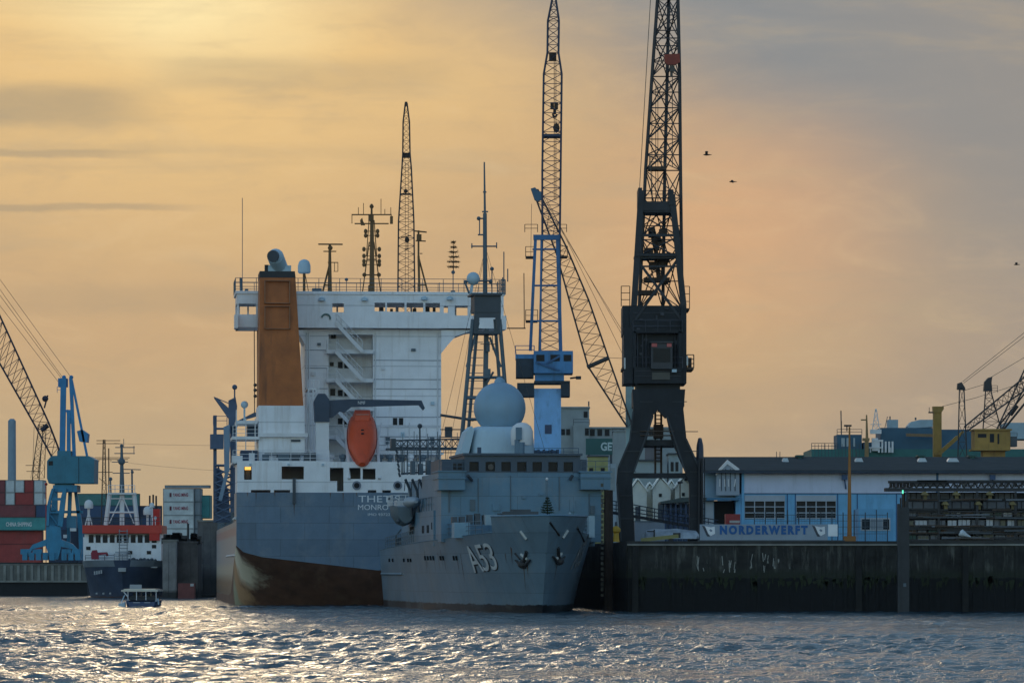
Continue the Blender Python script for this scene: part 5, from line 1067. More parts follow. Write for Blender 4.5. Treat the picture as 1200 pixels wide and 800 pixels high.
for (x0, x1, r_, c, lb) in ((-10, 6, 0, 'dull_red', 'dull red container at the left photo edge on the top row'), (6.5, 17.2, 0, 'white', 'white container end left of its white neighbour on the top row'), (17.6, 28.2, 0, 'white', 'white container end between white and red ends on the top row'), (28.6, 39.4, 0, 'red', 'red container end between two white ends on the top row'), (39.8, 50.4, 0, 'white', 'white marked container end at the right of the top row'),
                          (-10, 6, 1, 'dull_red', 'dull red container end on the second row at the photo edge'), (6.5, 17.2, 1, 'white', 'lone white container end on the left of the second row'), (17.6, 39.4, 1, 'red', 'wide red container on the second row left of a white end'), (39.8, 50.4, 1, 'white', 'white marked container end on the right of the second row'),
                          (-30, 41.5, 2, 'dull_red', 'long dull red container directly above the teal one'), (42, 56, 2, 'blue', 'blue container end behind the turquoise crane leg'),
                          (-30, 49.5, 4, 'red', 'long red container directly beneath the teal one'), (-30, 49, 5, 'red', 'long red container on the lowest row beside the crane foot')):
    container(x0, x1, rows[r_][0], rows[r_][1], 560, c, lb, 6.0 if x1-x0 < 17 else 2.44, g)
container(-18, 55, *rows[3], 559, 'teal', 'long teal container with CHINA SHIPPING lettering', 2.44, g, text=('CHINA SHIPPING', 7, 37, 611.5, 616.5))
for k, (x0, x1, y0, y1, c) in enumerate(((57, 91, 621, 664, 'navy'), (57, 91, 606, 621, 'blue'))):
    container(x0, x1, y0, y1, 594, c, ('dark container low behind the turquoise crane foot', 'blue container behind the turquoise crane legs above a darker one')[k], 2.44, 'containers behind the work ship')
for k, (y0, y1, c) in enumerate(((578, 592.2, 'green'), (592.2, 606.2, 'blue'), (606.2, 620.2, 'navy'), (620.2, 634.2, 'blue'), (634.2, 664, 'navy'))):
    w = ('topmost', 'second row', 'middle row', 'fourth row', 'lowest row')[k]; cn = {'green': 'green', 'blue': 'blue', 'navy': 'dark navy'}[c]
    container(91, 163, y0, y1, 590, c, f'{cn} {w} long container behind the left half of the work ship', 2.44, 'containers behind the work ship')
    if k: container(163.5, 189, y0, y1, 591, 'navy' if c == 'blue' else 'blue', f'dark container of the {w} behind the red funnel of the work ship', 2.44, 'containers behind the work ship')
for k in range(5):
    y0 = 572+k*15.7; w = ('topmost', 'second', 'third', 'fourth', 'lowest')[k]
    container(191, 227.2, y0, y0+15.7, 548, 'white', f'{w} white container of the stack marked YANG MING', 2.44, 'white containers right of the work ship', text=('YANG MING', 202.5, 220.5, y0+5.4, y0+9.6) if k < 3 else None, logo=(198.7, 201, y0+5.2, y0+10) if k < 3 else False, tcol=('faded_crimson_lettering', (.32, .04, .07), .6))
    container(227.8, 235, y0, y0+15.7, 549, 'grey', f'{w} grey container end beside the white YANG MING stack', 6, 'container ends right of the white stack')
container(193, 246, 568.2, 571.6, 556, 'grey', 'flat grey open rack container topping the white stack', 2.4, 'container ends right of the white stack')
container(235.4, 246, 580, 607, 552, 'teal', 'tall dark teal container end beside the moored ship bow', 6, 'container ends right of the white stack')

# red and white work ship, bow towards the camera
S = Thing('work_ship', 'navy hulled work ship with white deckhouse and red bridge band, bow on', 'ship', 345, x=144, rot=.03)
m = MB(); SL_ = 30
def spt(side, w, q):
    zt = 4.55-.55*min(1, w/22); z = -1+(zt+1)*q; k = max(0, min(1, z/4.4)); sv = -1.6*k; v = sv+w*(SL_-sv)/31.6
    return V(side*((.4*k if w > 0 else 0)+4.85*(1-math.exp(-w/(3.6-2.2*k)))*(1 if w < 26 else .95)), v, z)
for sd in (-1, 1):
    ss_ = [[spt(sd, w, q) for q in (0, .2, .4, .6, .8, .88, 1)] for w in (0, .2, .5, 1, 1.8, 3, 4.5, 7, 10, 14, 20, 26, 31.6)]
    m.loft(ss_ if sd < 0 else [a[::-1] for a in ss_], closed=False, cap=False)
e = [spt(-1, 31.6, q) for q in (0, .4, .8, 1)]; m.add(e+[V(-p[0], p[1], p[2]) for p in e[::-1]], [tuple(range(8))])
m.obj('hull', mat('navy_workship_paint', (.06, .085, .14), .35, var=.2, dirt=(.35, .35, .35), dirt_amt=.12, dirt_scale=(.6, .2, .15), bands=[(.15, (.10, .05, .04), .1)], spec=.6), S, smooth=True)
m = MB(); m.loft([[spt(-1, w, .86)*V(1.01, 1, 1)-V(0, .03, 0), spt(-1, w, 1.0)*V(1.01, 1, 1)-V(0, .03, 0)] for w in (.2, .5, 1, 1.8, 3, 4.5, 7, 10, 14, 20)], closed=False, cap=False)
m.loft([[spt(1, w, .86)*V(1.01, 1, 1)-V(0, .03, 0), spt(1, w, 1.0)*V(1.01, 1, 1)-V(0, .03, 0)] for w in (.2, .5, 1, 1.8, 3, 4.5, 7, 10, 14, 20)], closed=False, cap=False)
m.obj('bulwark_band', mat('pale_grey_bulwark', (.22, .26, .30), .5, var=.15), S)
m = MB(); m.loft([[spt(-1, w, .8), spt(1, w, .8)] for w in (.2, 1, 3, 7, 14, 26, 31.6)], closed=False, cap=False); m.obj('deck', ASPH, S)
m = MB(); S.pbox(m, 138.5, 147.5, 665, 669.5, -1.9, -1.2); S.pbox(m, 176, 184, 663.5, 665, .4, .6)
for k in range(4): S.pbox(m, 110+k*2.6, 111.8+k*2.6, 669-k*.5, 673.2-k*.5, -.35, -.2)
for px in (113, 121, 129): S.pbox(m, px-1, px+1, 694, 696, -.6, .4)
m.obj('bow_marking', mat('grey_white_marking', (.4, .42, .42), .6), S)
vS = 5
m = MB(); S.pbox(m, 97.5, 189, 629, 662, vS, 20); S.pbox(m, 99, 188, 625.5, 629, vS+.6, 18); hs_ = m.obj('deckhouse', mat('bright_white_deckhouse', (.88, .89, .90), .4, var=.06, dirt=(.5, .42, .33), dirt_amt=.3), S)
for k in range(10):
    m = MB(); S.pbox(m, 104+k*8.2, 109.6+k*8.2, 626.3, 635.5, vS-.06, vS-.003); m.obj('window', GLASS, hs_)
for x0, y0 in ((101, 640), (178, 638), (172, 645), (150, 645)):
    m = MB(); S.pbox(m, x0, x0+5, y0, y0+4, vS-.06, vS-.003); m.obj('window', GLASS, hs_)
m = MB(); S.pbox(m, 96.5, 189.5, 615, 624.5, vS-.6, 17); m.obj('bridge_band', mat('signal_red_paint', (.60, .05, .03), .45, var=.12), S)
m = MB(); m.bar(S.p(140, 620, vS-.9), S.p(140, 656, vS-.9), .06); m.bar(S.p(149, 620, vS-.9), S.p(149, 656, vS-.9), .06); S.pbox(m, 135, 152, 646, 647, vS-1.4, vS-.6)
for k in range(9): m.bar(S.p(139, 622+k*4, vS-1.1), S.p(150, 622+k*4, vS-1.1), .05)
m.rail([S.p(134, 657, 2), S.p(153, 657, 2)], .9, .8, .04, 3); m.obj('ladder', mat('grey_ladder_paint', (.3, .33, .36), .5), S)
m = MB(); S.ppoly(m, [(107, 655), (106.5, 648), (108, 644.5), (113, 644), (114, 647), (125, 646.5), (125.5, 649), (115, 650), (115.5, 655)], 2.0, 3.2); m.bar(S.p(125, 647.5, 2.6), S.p(126, 651, 2.6), .15); m.obj('deck_crane', mat('crimson_machine_paint', (.28, .015, .04), .5), S)
m = MB()
for (xa, xb) in ((124, 128.5), (161, 157)): m.bar(S.p(xa, 615, vS+2), S.p(xb, 578, vS+2), .28, 6)
m.bar(S.p(125, 600, vS+2), S.p(159, 600, vS+2), .13); m.bar(S.p(128, 613, vS+2), S.p(143, 580, vS+2), .08); m.bar(S.p(157, 613, vS+2), S.p(143, 580, vS+2), .08); m.bar(S.p(128, 584, vS+2), S.p(157, 584, vS+2), .08)
S.pbox(m, 126, 159, 577, 579, vS+1.5, vS+3.5); m.beam(S.p(143, 615, vS+2.4), S.p(143, 577, vS+2.4), .55, .5); m.rail([S.p(127, 577, vS+1.5), S.p(158, 577, vS+1.5)], .9, .8, .04, 2); m.obj('mast_frame', WHITEP, S)
m = MB(); m.bar(S.p(143, 577, vS+2.4), S.p(142.5, 520, vS+2.4), .34, 8, .14)
for y, x0, x1 in ((524, 135, 158), (531, 134, 158), (541, 131, 150), (554, 132, 152)): m.bar(S.p(x0, y, vS+2.4), S.p(x1, y, vS+2.4), .06)
m.ball(S.p(142.5, 540.5, vS+2.3), .45, 10); m.bar(S.p(157, 522, vS+2.4), S.p(157, 532, vS+2.4), .05); m.bar(S.p(145, 514, vS+2.4), S.p(145, 524, vS+2.4), .04); m.ball(S.p(142.5, 522, vS+2.4), .22, 8)
m.bar(S.p(155, 577, vS+3), S.p(154.7, 550, vS+3), .12); m.bar(S.p(145, 549.5, vS+3), S.p(165, 550, vS+3), .06); m.ball(S.p(155, 553, vS+3), .2, 8); m.bar(S.p(130, 577, vS+3), S.p(129.5, 560, vS+3), .1); m.ball(S.p(129.5, 561, vS+3), .25, 8); m.bar(S.p(127.5, 560, vS+3), S.p(131, 561, vS+3), .06)
m.obj('mast', GREYM, S)
for px, y, r_, yb in ((104, 595.5, 5.2, 615), (173, 603, 5.2, 615), (178, 594.5, 3.0, 615), (182, 608, 1.7, 615)):
    m = MB(); rr_ = r_/FPX*S.D; c0 = S.p(px, y, vS+1); m.lathe(c0, [(rr_*.95, 0), (rr_, .1), (rr_, rr_*1.0), (rr_*.8, rr_*1.6), (rr_*.4, rr_*1.9), (.01, rr_*2)], 14); m.bar(c0, S.p(px, yb, vS+1), .16 if r_ > 2 else .06); 
    if r_ == 5.2 and px < 110: m.bar(S.p(px, 600, vS+1), S.p(px+4, 615, vS+1), .08); m.bar(S.p(px, 600, vS+1), S.p(px-4, 615, vS+1), .08)
    m.obj('satellite_dome', WHITEP, S, smooth=True)
m = MB(); S.pbox(m, 179, 187, 596, 615, vS+6, vS+9); S.pbox(m, 175, 187, 624.5, 633, vS-.5, vS-.1); fo = m.obj('funnel', RED, S)
m = MB(); [m.bar(S.p(px, 596, vS+7), S.p(px, 579+abs(px-179)*.4, vS+7), .11, 6) for px in (175.5, 179.5, 183)]; m.obj('exhaust_pipe', SOOT, fo)
m = MB(); m.rail([S.p(97, 615, vS-.5), S.p(189, 615, vS-.5)], .95, 1.1, .04, 2); m.rail([S.p(100, 656, 4), S.p(134, 656, 3)], .6, 1, .04, 2)
for k in range(8): c0 = S.p(152+k*4.3, 656, 3); m.ball(c0, random.uniform(.15, .38), 8)
m.obj('deck_fittings', GREYD, S)

# small harbour launch
B2 = Thing('harbour_launch', 'small harbour launch with pale flat roof passing before the navy work ship', 'boat', 256, x=163)
m = MB(); L_ = []
for v_, w in ((0, .86), (.3, 1), (5, 1), (8, .7), (9.5, .06)):
    a, b = B2.x(147), B2.x(184.5); c, hw = (a+b)/2, (b-a)/2; L_.append([V(c+w*hw*x, v_, z) for x, z in ((-1, .62), (-.92, .1), (-.7, -.3), (.7, -.3), (.92, .1), (1, .62))])
m.loft(L_); m.obj('hull', mat('dark_blue_launch_paint', (.03, .07, .17), .4, dirt=(.3, .3, .3), dirt_amt=.2), B2)
m = MB(); B2.pbox(m, 151, 184, 703, 704.5, .0, .3); B2.pbox(m, 156, 164, 705, 706.2, -.03, .02); B2.pbox(m, 169, 176, 705, 706.2, -.03, .02); m.obj('name_strip', mat('dull_pale_lettering', (.35, .38, .42), .6), B2)
m = MB(); B2.pbox(m, 142, 185, 690.8, 692.8, .2, 6); B2.pbox(m, 145, 182, 689.6, 690.9, .5, 5.6); m.obj('roof', mat('cream_roof_paint', (.66, .60, .50), .5, var=.1), B2)
m = MB(); 
for px, vv in ((150, .3), (160, .3), (171, .3), (183, .3), (150, 5), (183, 5), (166, 5), (177, 2)): m.bar(B2.p(px, 692, vv), B2.p(px, 704, vv), .045)
m.bar(B2.p(144, 692, .3), B2.p(150, 699, .3), .06); m.obj('roof_post', WHITEP, B2)
m = MB(); B2.pbox(m, 152, 183, 698, 704, 1.2, 5); B2.pbox(m, 156, 162, 694, 699, 1.5, 2.0); B2.pbox(m, 172, 178, 695, 699, 2.5, 3.0); m.obj('cabin_bench', mat('dark_cabin', (.04, .05, .06), .6), B2)
m = MB(); B2.pbox(m, 152, 166, 684.5, 689.6, 1.5, 1.6); m.obj('roof_board', mat('grey_board', (.36, .38, .4), .6), B2)
m = MB(); m.bar(B2.p(142, 706, 0), B2.p(146, 697, .3), .05); m.bar(B2.p(139, 709, -.3), B2.p(147, 705, .3), .06); m.box(B2.x(141)-.1, B2.x(147), -.6, .3, .0, .35); m.bar(B2.p(186, 708, 0), B2.p(185, 701, .3), .06); m.obj('outboard_bracket', DOMEL, B2)
# person seats are too small to be seen in the photograph

# mooring piers between the ships
def pier(name, label, x0, x1, y0, D, depth, m_, cap=None):
    t = Thing(name, label, 'pier', D, x=(x0+x1)/2); a, b = t.x(x0), t.x(x1); z = t.zz(y0)
    m = MB(); m.box(a, b, 0, depth, -2, z); 
    for k in np.arange(a+.5, b, .9): m.box(k, k+.18, -.1, 0, -2, z-.3)
    m.obj('pier_wall', m_, t)
    m = MB(); m.box(a-.1, b+.1, -.15, depth, z, z+.22); m.obj('cap', cap or COPE, t); return t
G1 = mat('grey_weathered_pier', (.26, .25, .24), .85, var=.3, dirt=(.08, .07, .07), dirt_amt=.5, bands=[(.8, (.05, .05, .05), .2)]); G2 = mat('dark_weathered_pier', (.09, .08, .075), .85, var=.4, dirt=(.2, .17, .14), dirt_amt=.3, bands=[(1, (.02, .02, .02), .3)])
pier('mooring_pier', 'pale grey concrete pier block directly right of the navy work ship', 190.5, 207, 634, 340, 8, G1)
t = pier('mooring_pier', 'dark timber pier with rough top and red floats at its foot', 207.5, 231, 636, 341, 8, G2, G2)
m = MB(); rr = random.Random(2)
for k in range(26): px = rr.uniform(191, 230); c0 = t.p(px, 634, 1); m.box(c0[0]-.3, c0[0]+rr.uniform(.1, .6), 1, 2.2, c0[2]-.3, c0[2]+rr.uniform(.1, 1.1))
m.bar(t.p(220.5, 634, 1), t.p(220.5, 613, 1), .14); m.obj('pier_clutter', SOOT, t)
t2 = Thing('float_pontoon', 'small dull red float pontoon at the foot of the dark pier', 'pontoon', 338, x=218); m = MB(); t2.pbox(m, 208.5, 228, 683, 701.5, 0, 2); m.obj('pontoon_hull', mat('dull_red_pontoon', (.20, .06, .055), .6, var=.3), t2); m = MB(); t2.pbox(m, 223, 227, 683.5, 686.5, -.05, -.003); m.obj('number_plate', mat('pale_number_plate', (.5, .5, .5), .6), t2)
t = pier('mooring_pier', 'tall dark grey pier block beside the container ship bow', 231.5, 254, 611, 352, 7, mat('soft_grey_pier', (.13, .125, .12), .85, var=.4, dirt=(.3, .28, .26), dirt_amt=.4, bands=[(3, (.05, .05, .05), .8)]))
m = MB(); t.pbox(m, 232.5, 252, 696, 698, -2, 0); t.pbox(m, 232.5, 252, 699, 703, -2.4, 0); t.pbox(m, 233, 237, 660, 700, -.4, -.01); m.obj('low_landing', G1, t)
Z1 = Thing('pile_post', 'slim black pile post standing in front of the stacked steel on the right', 'pile', 222, x=1059)
m = MB(); m.box(Z1.x(1053), Z1.x(1065.5), 0, .9, -2, Z1.zz(594)); m.box(Z1.x(1052), Z1.x(1055), -.1, .5, -2, Z1.zz(590)); m.obj('post', mat('black_pile_paint', (.035, .038, .042), .6, var=.3), Z1)
m = MB(); m.bar(Z1.p(1058, 594, .3), Z1.p(1058, 578, .3), .09); m.bar(Z1.p(1055.5, 594, .3), Z1.p(1055.5, 583, .3), .07); m.obj('lamp_stem', RUST, Z1); m = MB(); m.bar(Z1.p(1058, 578, .3), Z1.p(1058, 574, .3), .06, 8); m.obj('green_lamp', mat('green_lamp_lens', (.1, .6, .4), .4, emit=((.15, 1, .6), .6)), Z1)
m = MB(); Z1.pbox(m, 1058.6, 1062, 683, 687, -.03, -.002); m.obj('number_plate', GREYM, Z1)

# ------------------------------------------------------------------ right: shipyard shed
Sh = Thing('shipyard_shed', 'long pale shed with blue lower wall, grid windows and dark sloping roof', 'building', 300, x=1000, z=QZ)
x = Sh.x; z = Sh.zz; XE = 1330
m = MB(); m.wall(x(869.5), x(XE), z(577.5), z(552), 0, .3); m.box(x(869.5), x(XE), .3, 40, z(577.5), z(552.2)); m.obj('upper_wall', mat('pale_cladding', (.62, .66, .80), .6, var=.06, dirt=(.2, .22, .26), dirt_amt=.3), Sh)
doors = [(872.5, 920), (933, 980)]
m = MB(); m.wall(x(862), x(XE), 0, z(577.5)-.01, .1, .4, [(x(a), x(b), z(608), z(580)) for a, b in doors]); m.box(x(862), x(XE), 5, 40, 0, z(577.6)); m.box(x(869), x(872), -.15, .1, 0, z(552.5)); m.obj('lower_wall', mat('bright_blue_cladding', (.17, .44, .68), .6, var=.10, dirt=(.04, .1, .18), dirt_amt=.4), Sh)
for a, b in doors:
    m = MB(); m.box(x(a), x(b), .3, .36, z(608), z(580)); do = m.obj('grid_window', GLASS, Sh)
    m = MB(); m.box(x(a), x(b), .05, .25, z(587), z(580)); 
    for k in range(5): q = x(a)+(x(b)-x(a))*k/4; m.box(q-.05, q+.05, .12, .28, z(608), z(587)-.002)
    for y in (593.5, 600.5, 607): m.box(x(a)+.06, x(b)-.06, .1, .29, z(y)-.045, z(y)+.045)
    m.obj('window_frame', mat('pale_frame_paint', (.42, .47, .53), .6), do)
m = MB(); m.hexa([(x(822), -1.2, z(552.5)), (x(XE), -1.2, z(552.5)), (x(XE), 22, z(533)), (x(822), 22, z(533))], [(x(822), -1.2, z(551)), (x(XE), -1.2, z(551)), (x(XE), 22, z(533)+.4), (x(822), 22, z(533)+.4)]); m.hexa([(x(822), 22.01, z(533)), (x(XE), 22.01, z(533)), (x(XE), 45, z(552.5)), (x(822), 45, z(552.5))], [(x(822), 22.01, z(533)+.4), (x(XE), 22.01, z(533)+.4), (x(XE), 45, z(551)), (x(822), 45, z(551))])
ro = m.obj('roof', mat('grey_felt_roof', (.045, .055, .058), .9, spec=.1, var=.15, dirt=(.07, .07, .065), dirt_amt=.5, dirt_scale=(.1, .4, .4)), Sh)
m = MB(); m.box(x(822), x(XE), -1.25, -.95, z(554.2), z(552)); m.obj('gutter', mat('dark_blue_gutter', (.02, .04, .07), .5), ro)
for px, w in ((920, 7), (1006, 9), (1080, 10), (1116, 13)):
    m = MB(); c = Sh.p(px, 538, 14); m.prism([(c[0]-w*.055, c[2]-.4), (c[0]-w*.03, c[2]+.12), (c[0]+w*.03, c[2]+.12), (c[0]+w*.055, c[2]-.4)], 13, 15); m.obj('skylight', mat('pale_skylight', (.55, .62, .66), .4), ro)
for px in (937, 1079, 1139):
    m = MB(); c = Sh.p(px, 536, 20); m.box(c[0]-.22, c[0]+.22, 19, 21, c[2]-.9, c[2]+.1); m.box(c[0]-.45, c[0]+.45, 18.8, 21.2, c[2]+.1, c[2]+.26); m.obj('roof_vent', GREENL, ro)
m = MB(); 
for px in (910, 914, 1125, 1004): m.bar(Sh.p(px, 540, 18), Sh.p(px, 529, 18), .04)
for k in range(14): m.bar(Sh.p(955+k*4, 537, 24), Sh.p(955+k*4, 520, 24), .03)
m.obj('roof_pole', GREYD, ro)
for px in (989.5, 1163):
    m = MB(); c = Sh.p(px, 559, -.5); m.box(c[0]-.25, c[0]+.3, -.7, 0, c[2]-.25, c[2]+.3); m.bar(c, c+V(.2, .4, -1.2), .08); m.obj('floodlight', mat('blue_floodlight_case', (.04, .09, .2), .5), Sh)
m = MB()
for px in (1097,): m.box(x(px), x(px)+.25, -.05, -.01, z(577), z(553))
for px in (922, 931.5, 981, 1004, 1050): m.box(x(px), x(px)+.12, .04, .097, 0, z(578))
m.box(x(862), x(XE), .03, .08, z(578.6), z(577.5)); m.obj('wall_trim', mat('blue_trim_paint', (.03, .11, .24), .5), Sh)
m = MB(); m.box(x(826), x(862), .6, 10, z(583), z(552.6)); m.box(x(824), x(837), .4, 8, 0, z(586)); m.obj('annex_wall', mat('grey_blue_cladding', (.22, .34, .44), .6, var=.1), Sh)
m = MB(); m.box(x(822), x(866), -.8, .35, z(586), z(583)); m.obj('canopy', mat('canopy_blue', (.04, .16, .28), .5), Sh)
m = MB(); m.box(x(837.5), x(861.5), 3, 3.2, 0, z(586)); m.obj('door_opening', DARK, Sh)
m = MB(); m.box(x(827), x(836), .2, .35, .6, z(588)); m.obj('pale_door', mat('pale_door_paint', (.34, .38, .42), .6), Sh)
m = MB(); Sh.ppoly(m, [(839.5, 580), (839.5, 556), (852.5, 541), (866.5, 553), (866.5, 580)], -.6, 0); gb = m.obj('gable_board', mat('grey_gable_cladding', (.32, .37, .43), .6, var=.1), Sh)
m = MB(); Sh.ppoly(m, [(839, 557), (839, 553), (852.5, 538.5), (866.5, 549), (866.5, 554), (852.5, 543.5)], -.75, .1); m.obj('gable_trim', WHITEP, gb)
m = MB()
for px, t_ in ((843.5, 0), (849.5, .3), (854, .3), (860.5, -1)): m.bar(Sh.p(px, 570, -.66), Sh.p(px-t_*1.5, 561, -.66), .07)
m.obj('gable_emblem', WHITEP, gb)
m = MB()
for px in (845.5, 850.5, 856, 861.5): m.bar(Sh.p(px, 575, -.63), Sh.p(px, 549, -.63), .05)
m.obj('gable_strip', GREYD, gb)
t = Thing('work_hut', 'small blue hut with white framed window below the shed corner', 'hut', 262, x=1025, z=QZ)
m = MB(); t.pbox(m, 1006, 1047, 596, 636, 0, 5); m.obj('wall', mat('hut_blue_paint', (.14, .38, .60), .6, var=.12), t); m = MB(); t.pbox(m, 1008.5, 1043.5, 606.5, 621.5, -.08, -.002); wf = m.obj('window', mat('pale_frame_paint2', (.45, .5, .55), .6), t)
for x0, x1, c in ((1010, 1019.5, GLASS), (1020.5, 1026, mat('grey_blind', (.25, .29, .33), .6)), (1027, 1034, mat('grey_blind', (.2, .2, .2))), (1035, 1042, GLASS)): m = MB(); t.pbox(m, x0, x1, 608, 620, -.12, -.082); m.obj('pane', c, wf)
# banner board
t = Thing('name_banner', 'white banner reading NORDERWERFT between two flag emblems on the quay edge', 'sign', 230, x=898, z=QZ)
m = MB(); t.pbox(m, 820, 970, 614, 632.5, 0, .08); bb = m.obj('board', mat('dull_banner_white', (.27, .33, .40), .6, var=.08, dirt=(.2, .2, .2), dirt_amt=.3), t)
text_fit('N O R D E R W E R F T'.replace(' ', chr(8201)), t.x(843.5), t.x(946.5), t.zz(626), t.zz(615.2), -.03, .012, .06).obj('lettering', mat('navy_letter_paint', (.015, .11, .32), .6), bb)
for px in (824, 953):
    m = MB(); t.ppoly(m, [(px-1.5, 615), (px+2, 616.5), (px+8, 628.5), (px+4.5, 628)], -.02, -.002); eo = m.obj('flag_emblem', mat('dark_emblem_line', (.05, .06, .08), .6), bb)
    m = MB(); t.ppoly(m, [(px+2, 616), (px+9, 617.5), (px+13.5, 616.5), (px+14, 625), (px+9, 627.5), (px+6, 625)], -.03, -.021); m.obj('flag_field', mat('flag_white', (.75, .76, .78), .6), eo); m = MB(); t.ppoly(m, [(px+7, 620.5), (px+9, 619.5), (px+11, 621.5), (px+9, 623)], -.04, -.031); m.obj('flag_mark', mat('flag_mark_grey', (.2, .25, .32), .6), eo)
m = MB(); t.pbox(m, 818, 990, 632.5, 635, -.1, .3); 
for px in range(822, 972, 12): m.bar(t.p(px, 632, .2), t.p(px, 636, .2), .05)
m.obj('board_frame', GREYD, t)
m = MB(); t.pbox(m, 970.5, 981.5, 614, 628, -.05, .06); single(m.obj('x', mat('white_notice_board', (.78, .8, .82), .6), None), 'blank white square board right of the long banner', 'sign').name = 'notice_board'
bpy.data.objects['notice_board'].location = t.o.location
# fence and mast behind the banner
t = Thing('yard_fence', 'thin grey mesh fence on posts in front of the blue shed wall', 'fence', 245, x=960, z=QZ)
for k, px in enumerate(range(884, 1050, 13)):
    m = MB(); m.bar(t.p(px, 636, 0), t.p(px, 597 if k % 2 else 600, 0), .045, 5); m.obj('post', GREYD, t)
m = MB()
for px in np.arange(884, 1040, 1.9): m.bar(t.p(px, 632, 0), t.p(px, 603, 0), .012, 3)
for y in (603, 610, 617, 625): m.bar(t.p(884, y, 0), t.p(1040, y, 0), .025, 4)
m.obj('mesh_panel', GREYM, t)
t = Thing('lamp_mast', 'slim orange lamp mast standing right of the long banner', 'lamp mast', 238, x=995.5, z=QZ)
m = MB(); m.bar((0, 0, 0), t.p(995.5, 500, 0), .21, 8, .07); m.box(-.5, .5, -.4, .4, 0, .55); m.obj('pole', mat('orange_brown_paint', (.38, .16, .04), .6, var=.15), t)
m = MB(); t.pbox(m, 989.5, 998, 497.5, 499.5, -.2, .2); m.bar(t.p(992.5, 505, 0), t.p(992.5, 498, 0), .05); m.bar(t.p(986, 493, 0), t.p(986, 505, 0), .05); m.obj('lamp_head', SOOT, t)
t = Thing('cargo_container', 'small bright red container in the dark doorway of the shed', 'container', 285, x=859, z=QZ)
m = MB(); t.pbox(m, 850.5, 867.5, 602, 640, 0, 2.4); m.obj('container_body', CM['red'], t); m = MB(); t.pbox(m, 855, 867, 609.5, 612.5, -.06, -.002); m.obj('label_strip', mat('pale_label', (.5, .45, .42), .6), t)
t = Thing('parked_van', 'low grey van behind the banner with red tail lights', 'van', 280, x=890, z=QZ)
m = MB(); m.loft([[V(s_*w, v, z) for s_, z in ((-1, .4), (-1, 1.2), (-.88, zt), (.88, zt), (1, 1.2), (1, .4))] for v, w, zt in ((0, 1.05, 1.9), (.1, 1.1, 2.05), (3.2, 1.1, 2.05), (4, 1.1, 1.35), (4.8, 1.0, 1.1))]); m.obj('body', mat('van_grey_paint', (.2, .22, .24), .35), t)
for s_ in (-1, 1):
    m = MB(); m.box(s_*.9-.12, s_*.9+.12, -.03, -.002, 1.0, 1.5); m.obj('tail_light', RED, t)
    for v in (.8, 3.8): m = MB(); m.lathe((s_*1.0, v, .36), [(.36, -.12), (.36, .12)], 14, axis=0); m.obj('wheel', SOOT, t)
m = MB(); m.box(-.75, .75, -.03, -.002, 1.3, 1.8); m.obj('rear_window', GLASS, t)

# stacked steel and pontoon sections at the right edge
X2 = 1262
t = Thing('gangway_section', 'long dark truss section lying on top of the steel stack', 'steel section', 229, x=1120, z=QZ)
m = MB(); t.pbox(m, 1041, 1110, 563, 565.5, 0, .4); t.pbox(m, 1075, X2, 562.2, 564.6, 0, .4); t.pbox(m, 1038, X2, 571.3, 575.2, -.1, 1.6); t.pbox(m, 1041, X2, 563.5, 566, 1.2, 1.6)
for px in range(1042, X2-8, 8): m.bar(t.p(px, 571.5, .2), t.p(px+4, 565, .2), .06); m.bar(t.p(px+4, 565, .2), t.p(px+8, 571.5, .2), .06)
m.obj('truss', SOOT, t)
m = MB(); rr = random.Random(8)
for px in np.arange(1118, X2, 3.3): t.pbox(m, px, px+rr.uniform(1.5, 2.8), 565.5+rr.uniform(0, 1.5), 570.6, .5, 1.0)
t.pbox(m, 1070, 1112, 566, 570, .6, 1.0); m.obj('deck_panel', mat('worn_grey_panel', (.26, .27, .29), .7, var=.5), t)
m = MB(); 
for px in range(1043, 1068, 4): t.pbox(m, px, px+2.8, 566, 571, .3, 1.0)
m.obj('rusty_panel', RUST, t)
TK = mat('dark_grey_tank', (.13, .145, .17), .55, var=.25, dirt=(.14, .12, .1), dirt_amt=.4)
grp = 'dark grey steel tanks stacked under the truss section'
def tank(x0, x1, y0, y1, D, label):
    t = Thing('steel_tank', label, 'tank', D, x=(x0+x1)/2, group=grp); z0 = t.zz(y1); t.z = z0; t.o.location.z = z0; m = MB(); h_ = t.zz(y0)
    m.box(t.x(x0)+.05, t.x(x1)-.05, 0, 2, 0, h_); m.obj('tank_body', TK, t); m = MB()
    m.box(t.x(x0), t.x(x1), -.08, 2, h_, h_+.07); m.box(t.x(x0), t.x(x1), -.06, 0, .0, .12)
    for k in range(3): q = t.x(x0)+(t.x(x1)-t.x(x0))*(k+.5)/3; m.box(q-.04, q+.04, -.05, 0, .12, h_)
    m.obj('rim', SOOT, t); return t
words = ['leftmost', 'second', 'third', 'fourth', 'fifth']
for k, (a, b) in enumerate(((1064, 1083.5), (1085.5, 1118), (1125, 1156), (1166, 1188))): tank(a, b, 577.5, 585.8, 230, f'{words[k]} dark grey tank from the left in the upper tank row')
for k, (a, b) in enumerate(((1063, 1101), (1110.5, 1142), (1151.5, 1184), (1192, 1222))): tank(a, b, 587.5, 597, 229.6, f'{words[k]} dark grey tank from the left in the lower tank row')
BR = mat('yellowed_bracket', (.20, .16, .07), .7, var=.4)
t = Thing('steel_rack', 'black steel rack with layered beams carrying crates and tanks', 'rack', 228.6, x=1130, z=QZ)
m = MB()
for y in (598.2, 605.3, 616.5, 618.5, 624, 632): t.pbox(m, 1062, X2, y, y+1.8, 0, .5); t.pbox(m, 1062, X2, y, y+1.8, 2, 2.4)
t.pbox(m, 1062, X2, 617, 622, .5, 2)
m.obj('rack_beam', SOOT, t)
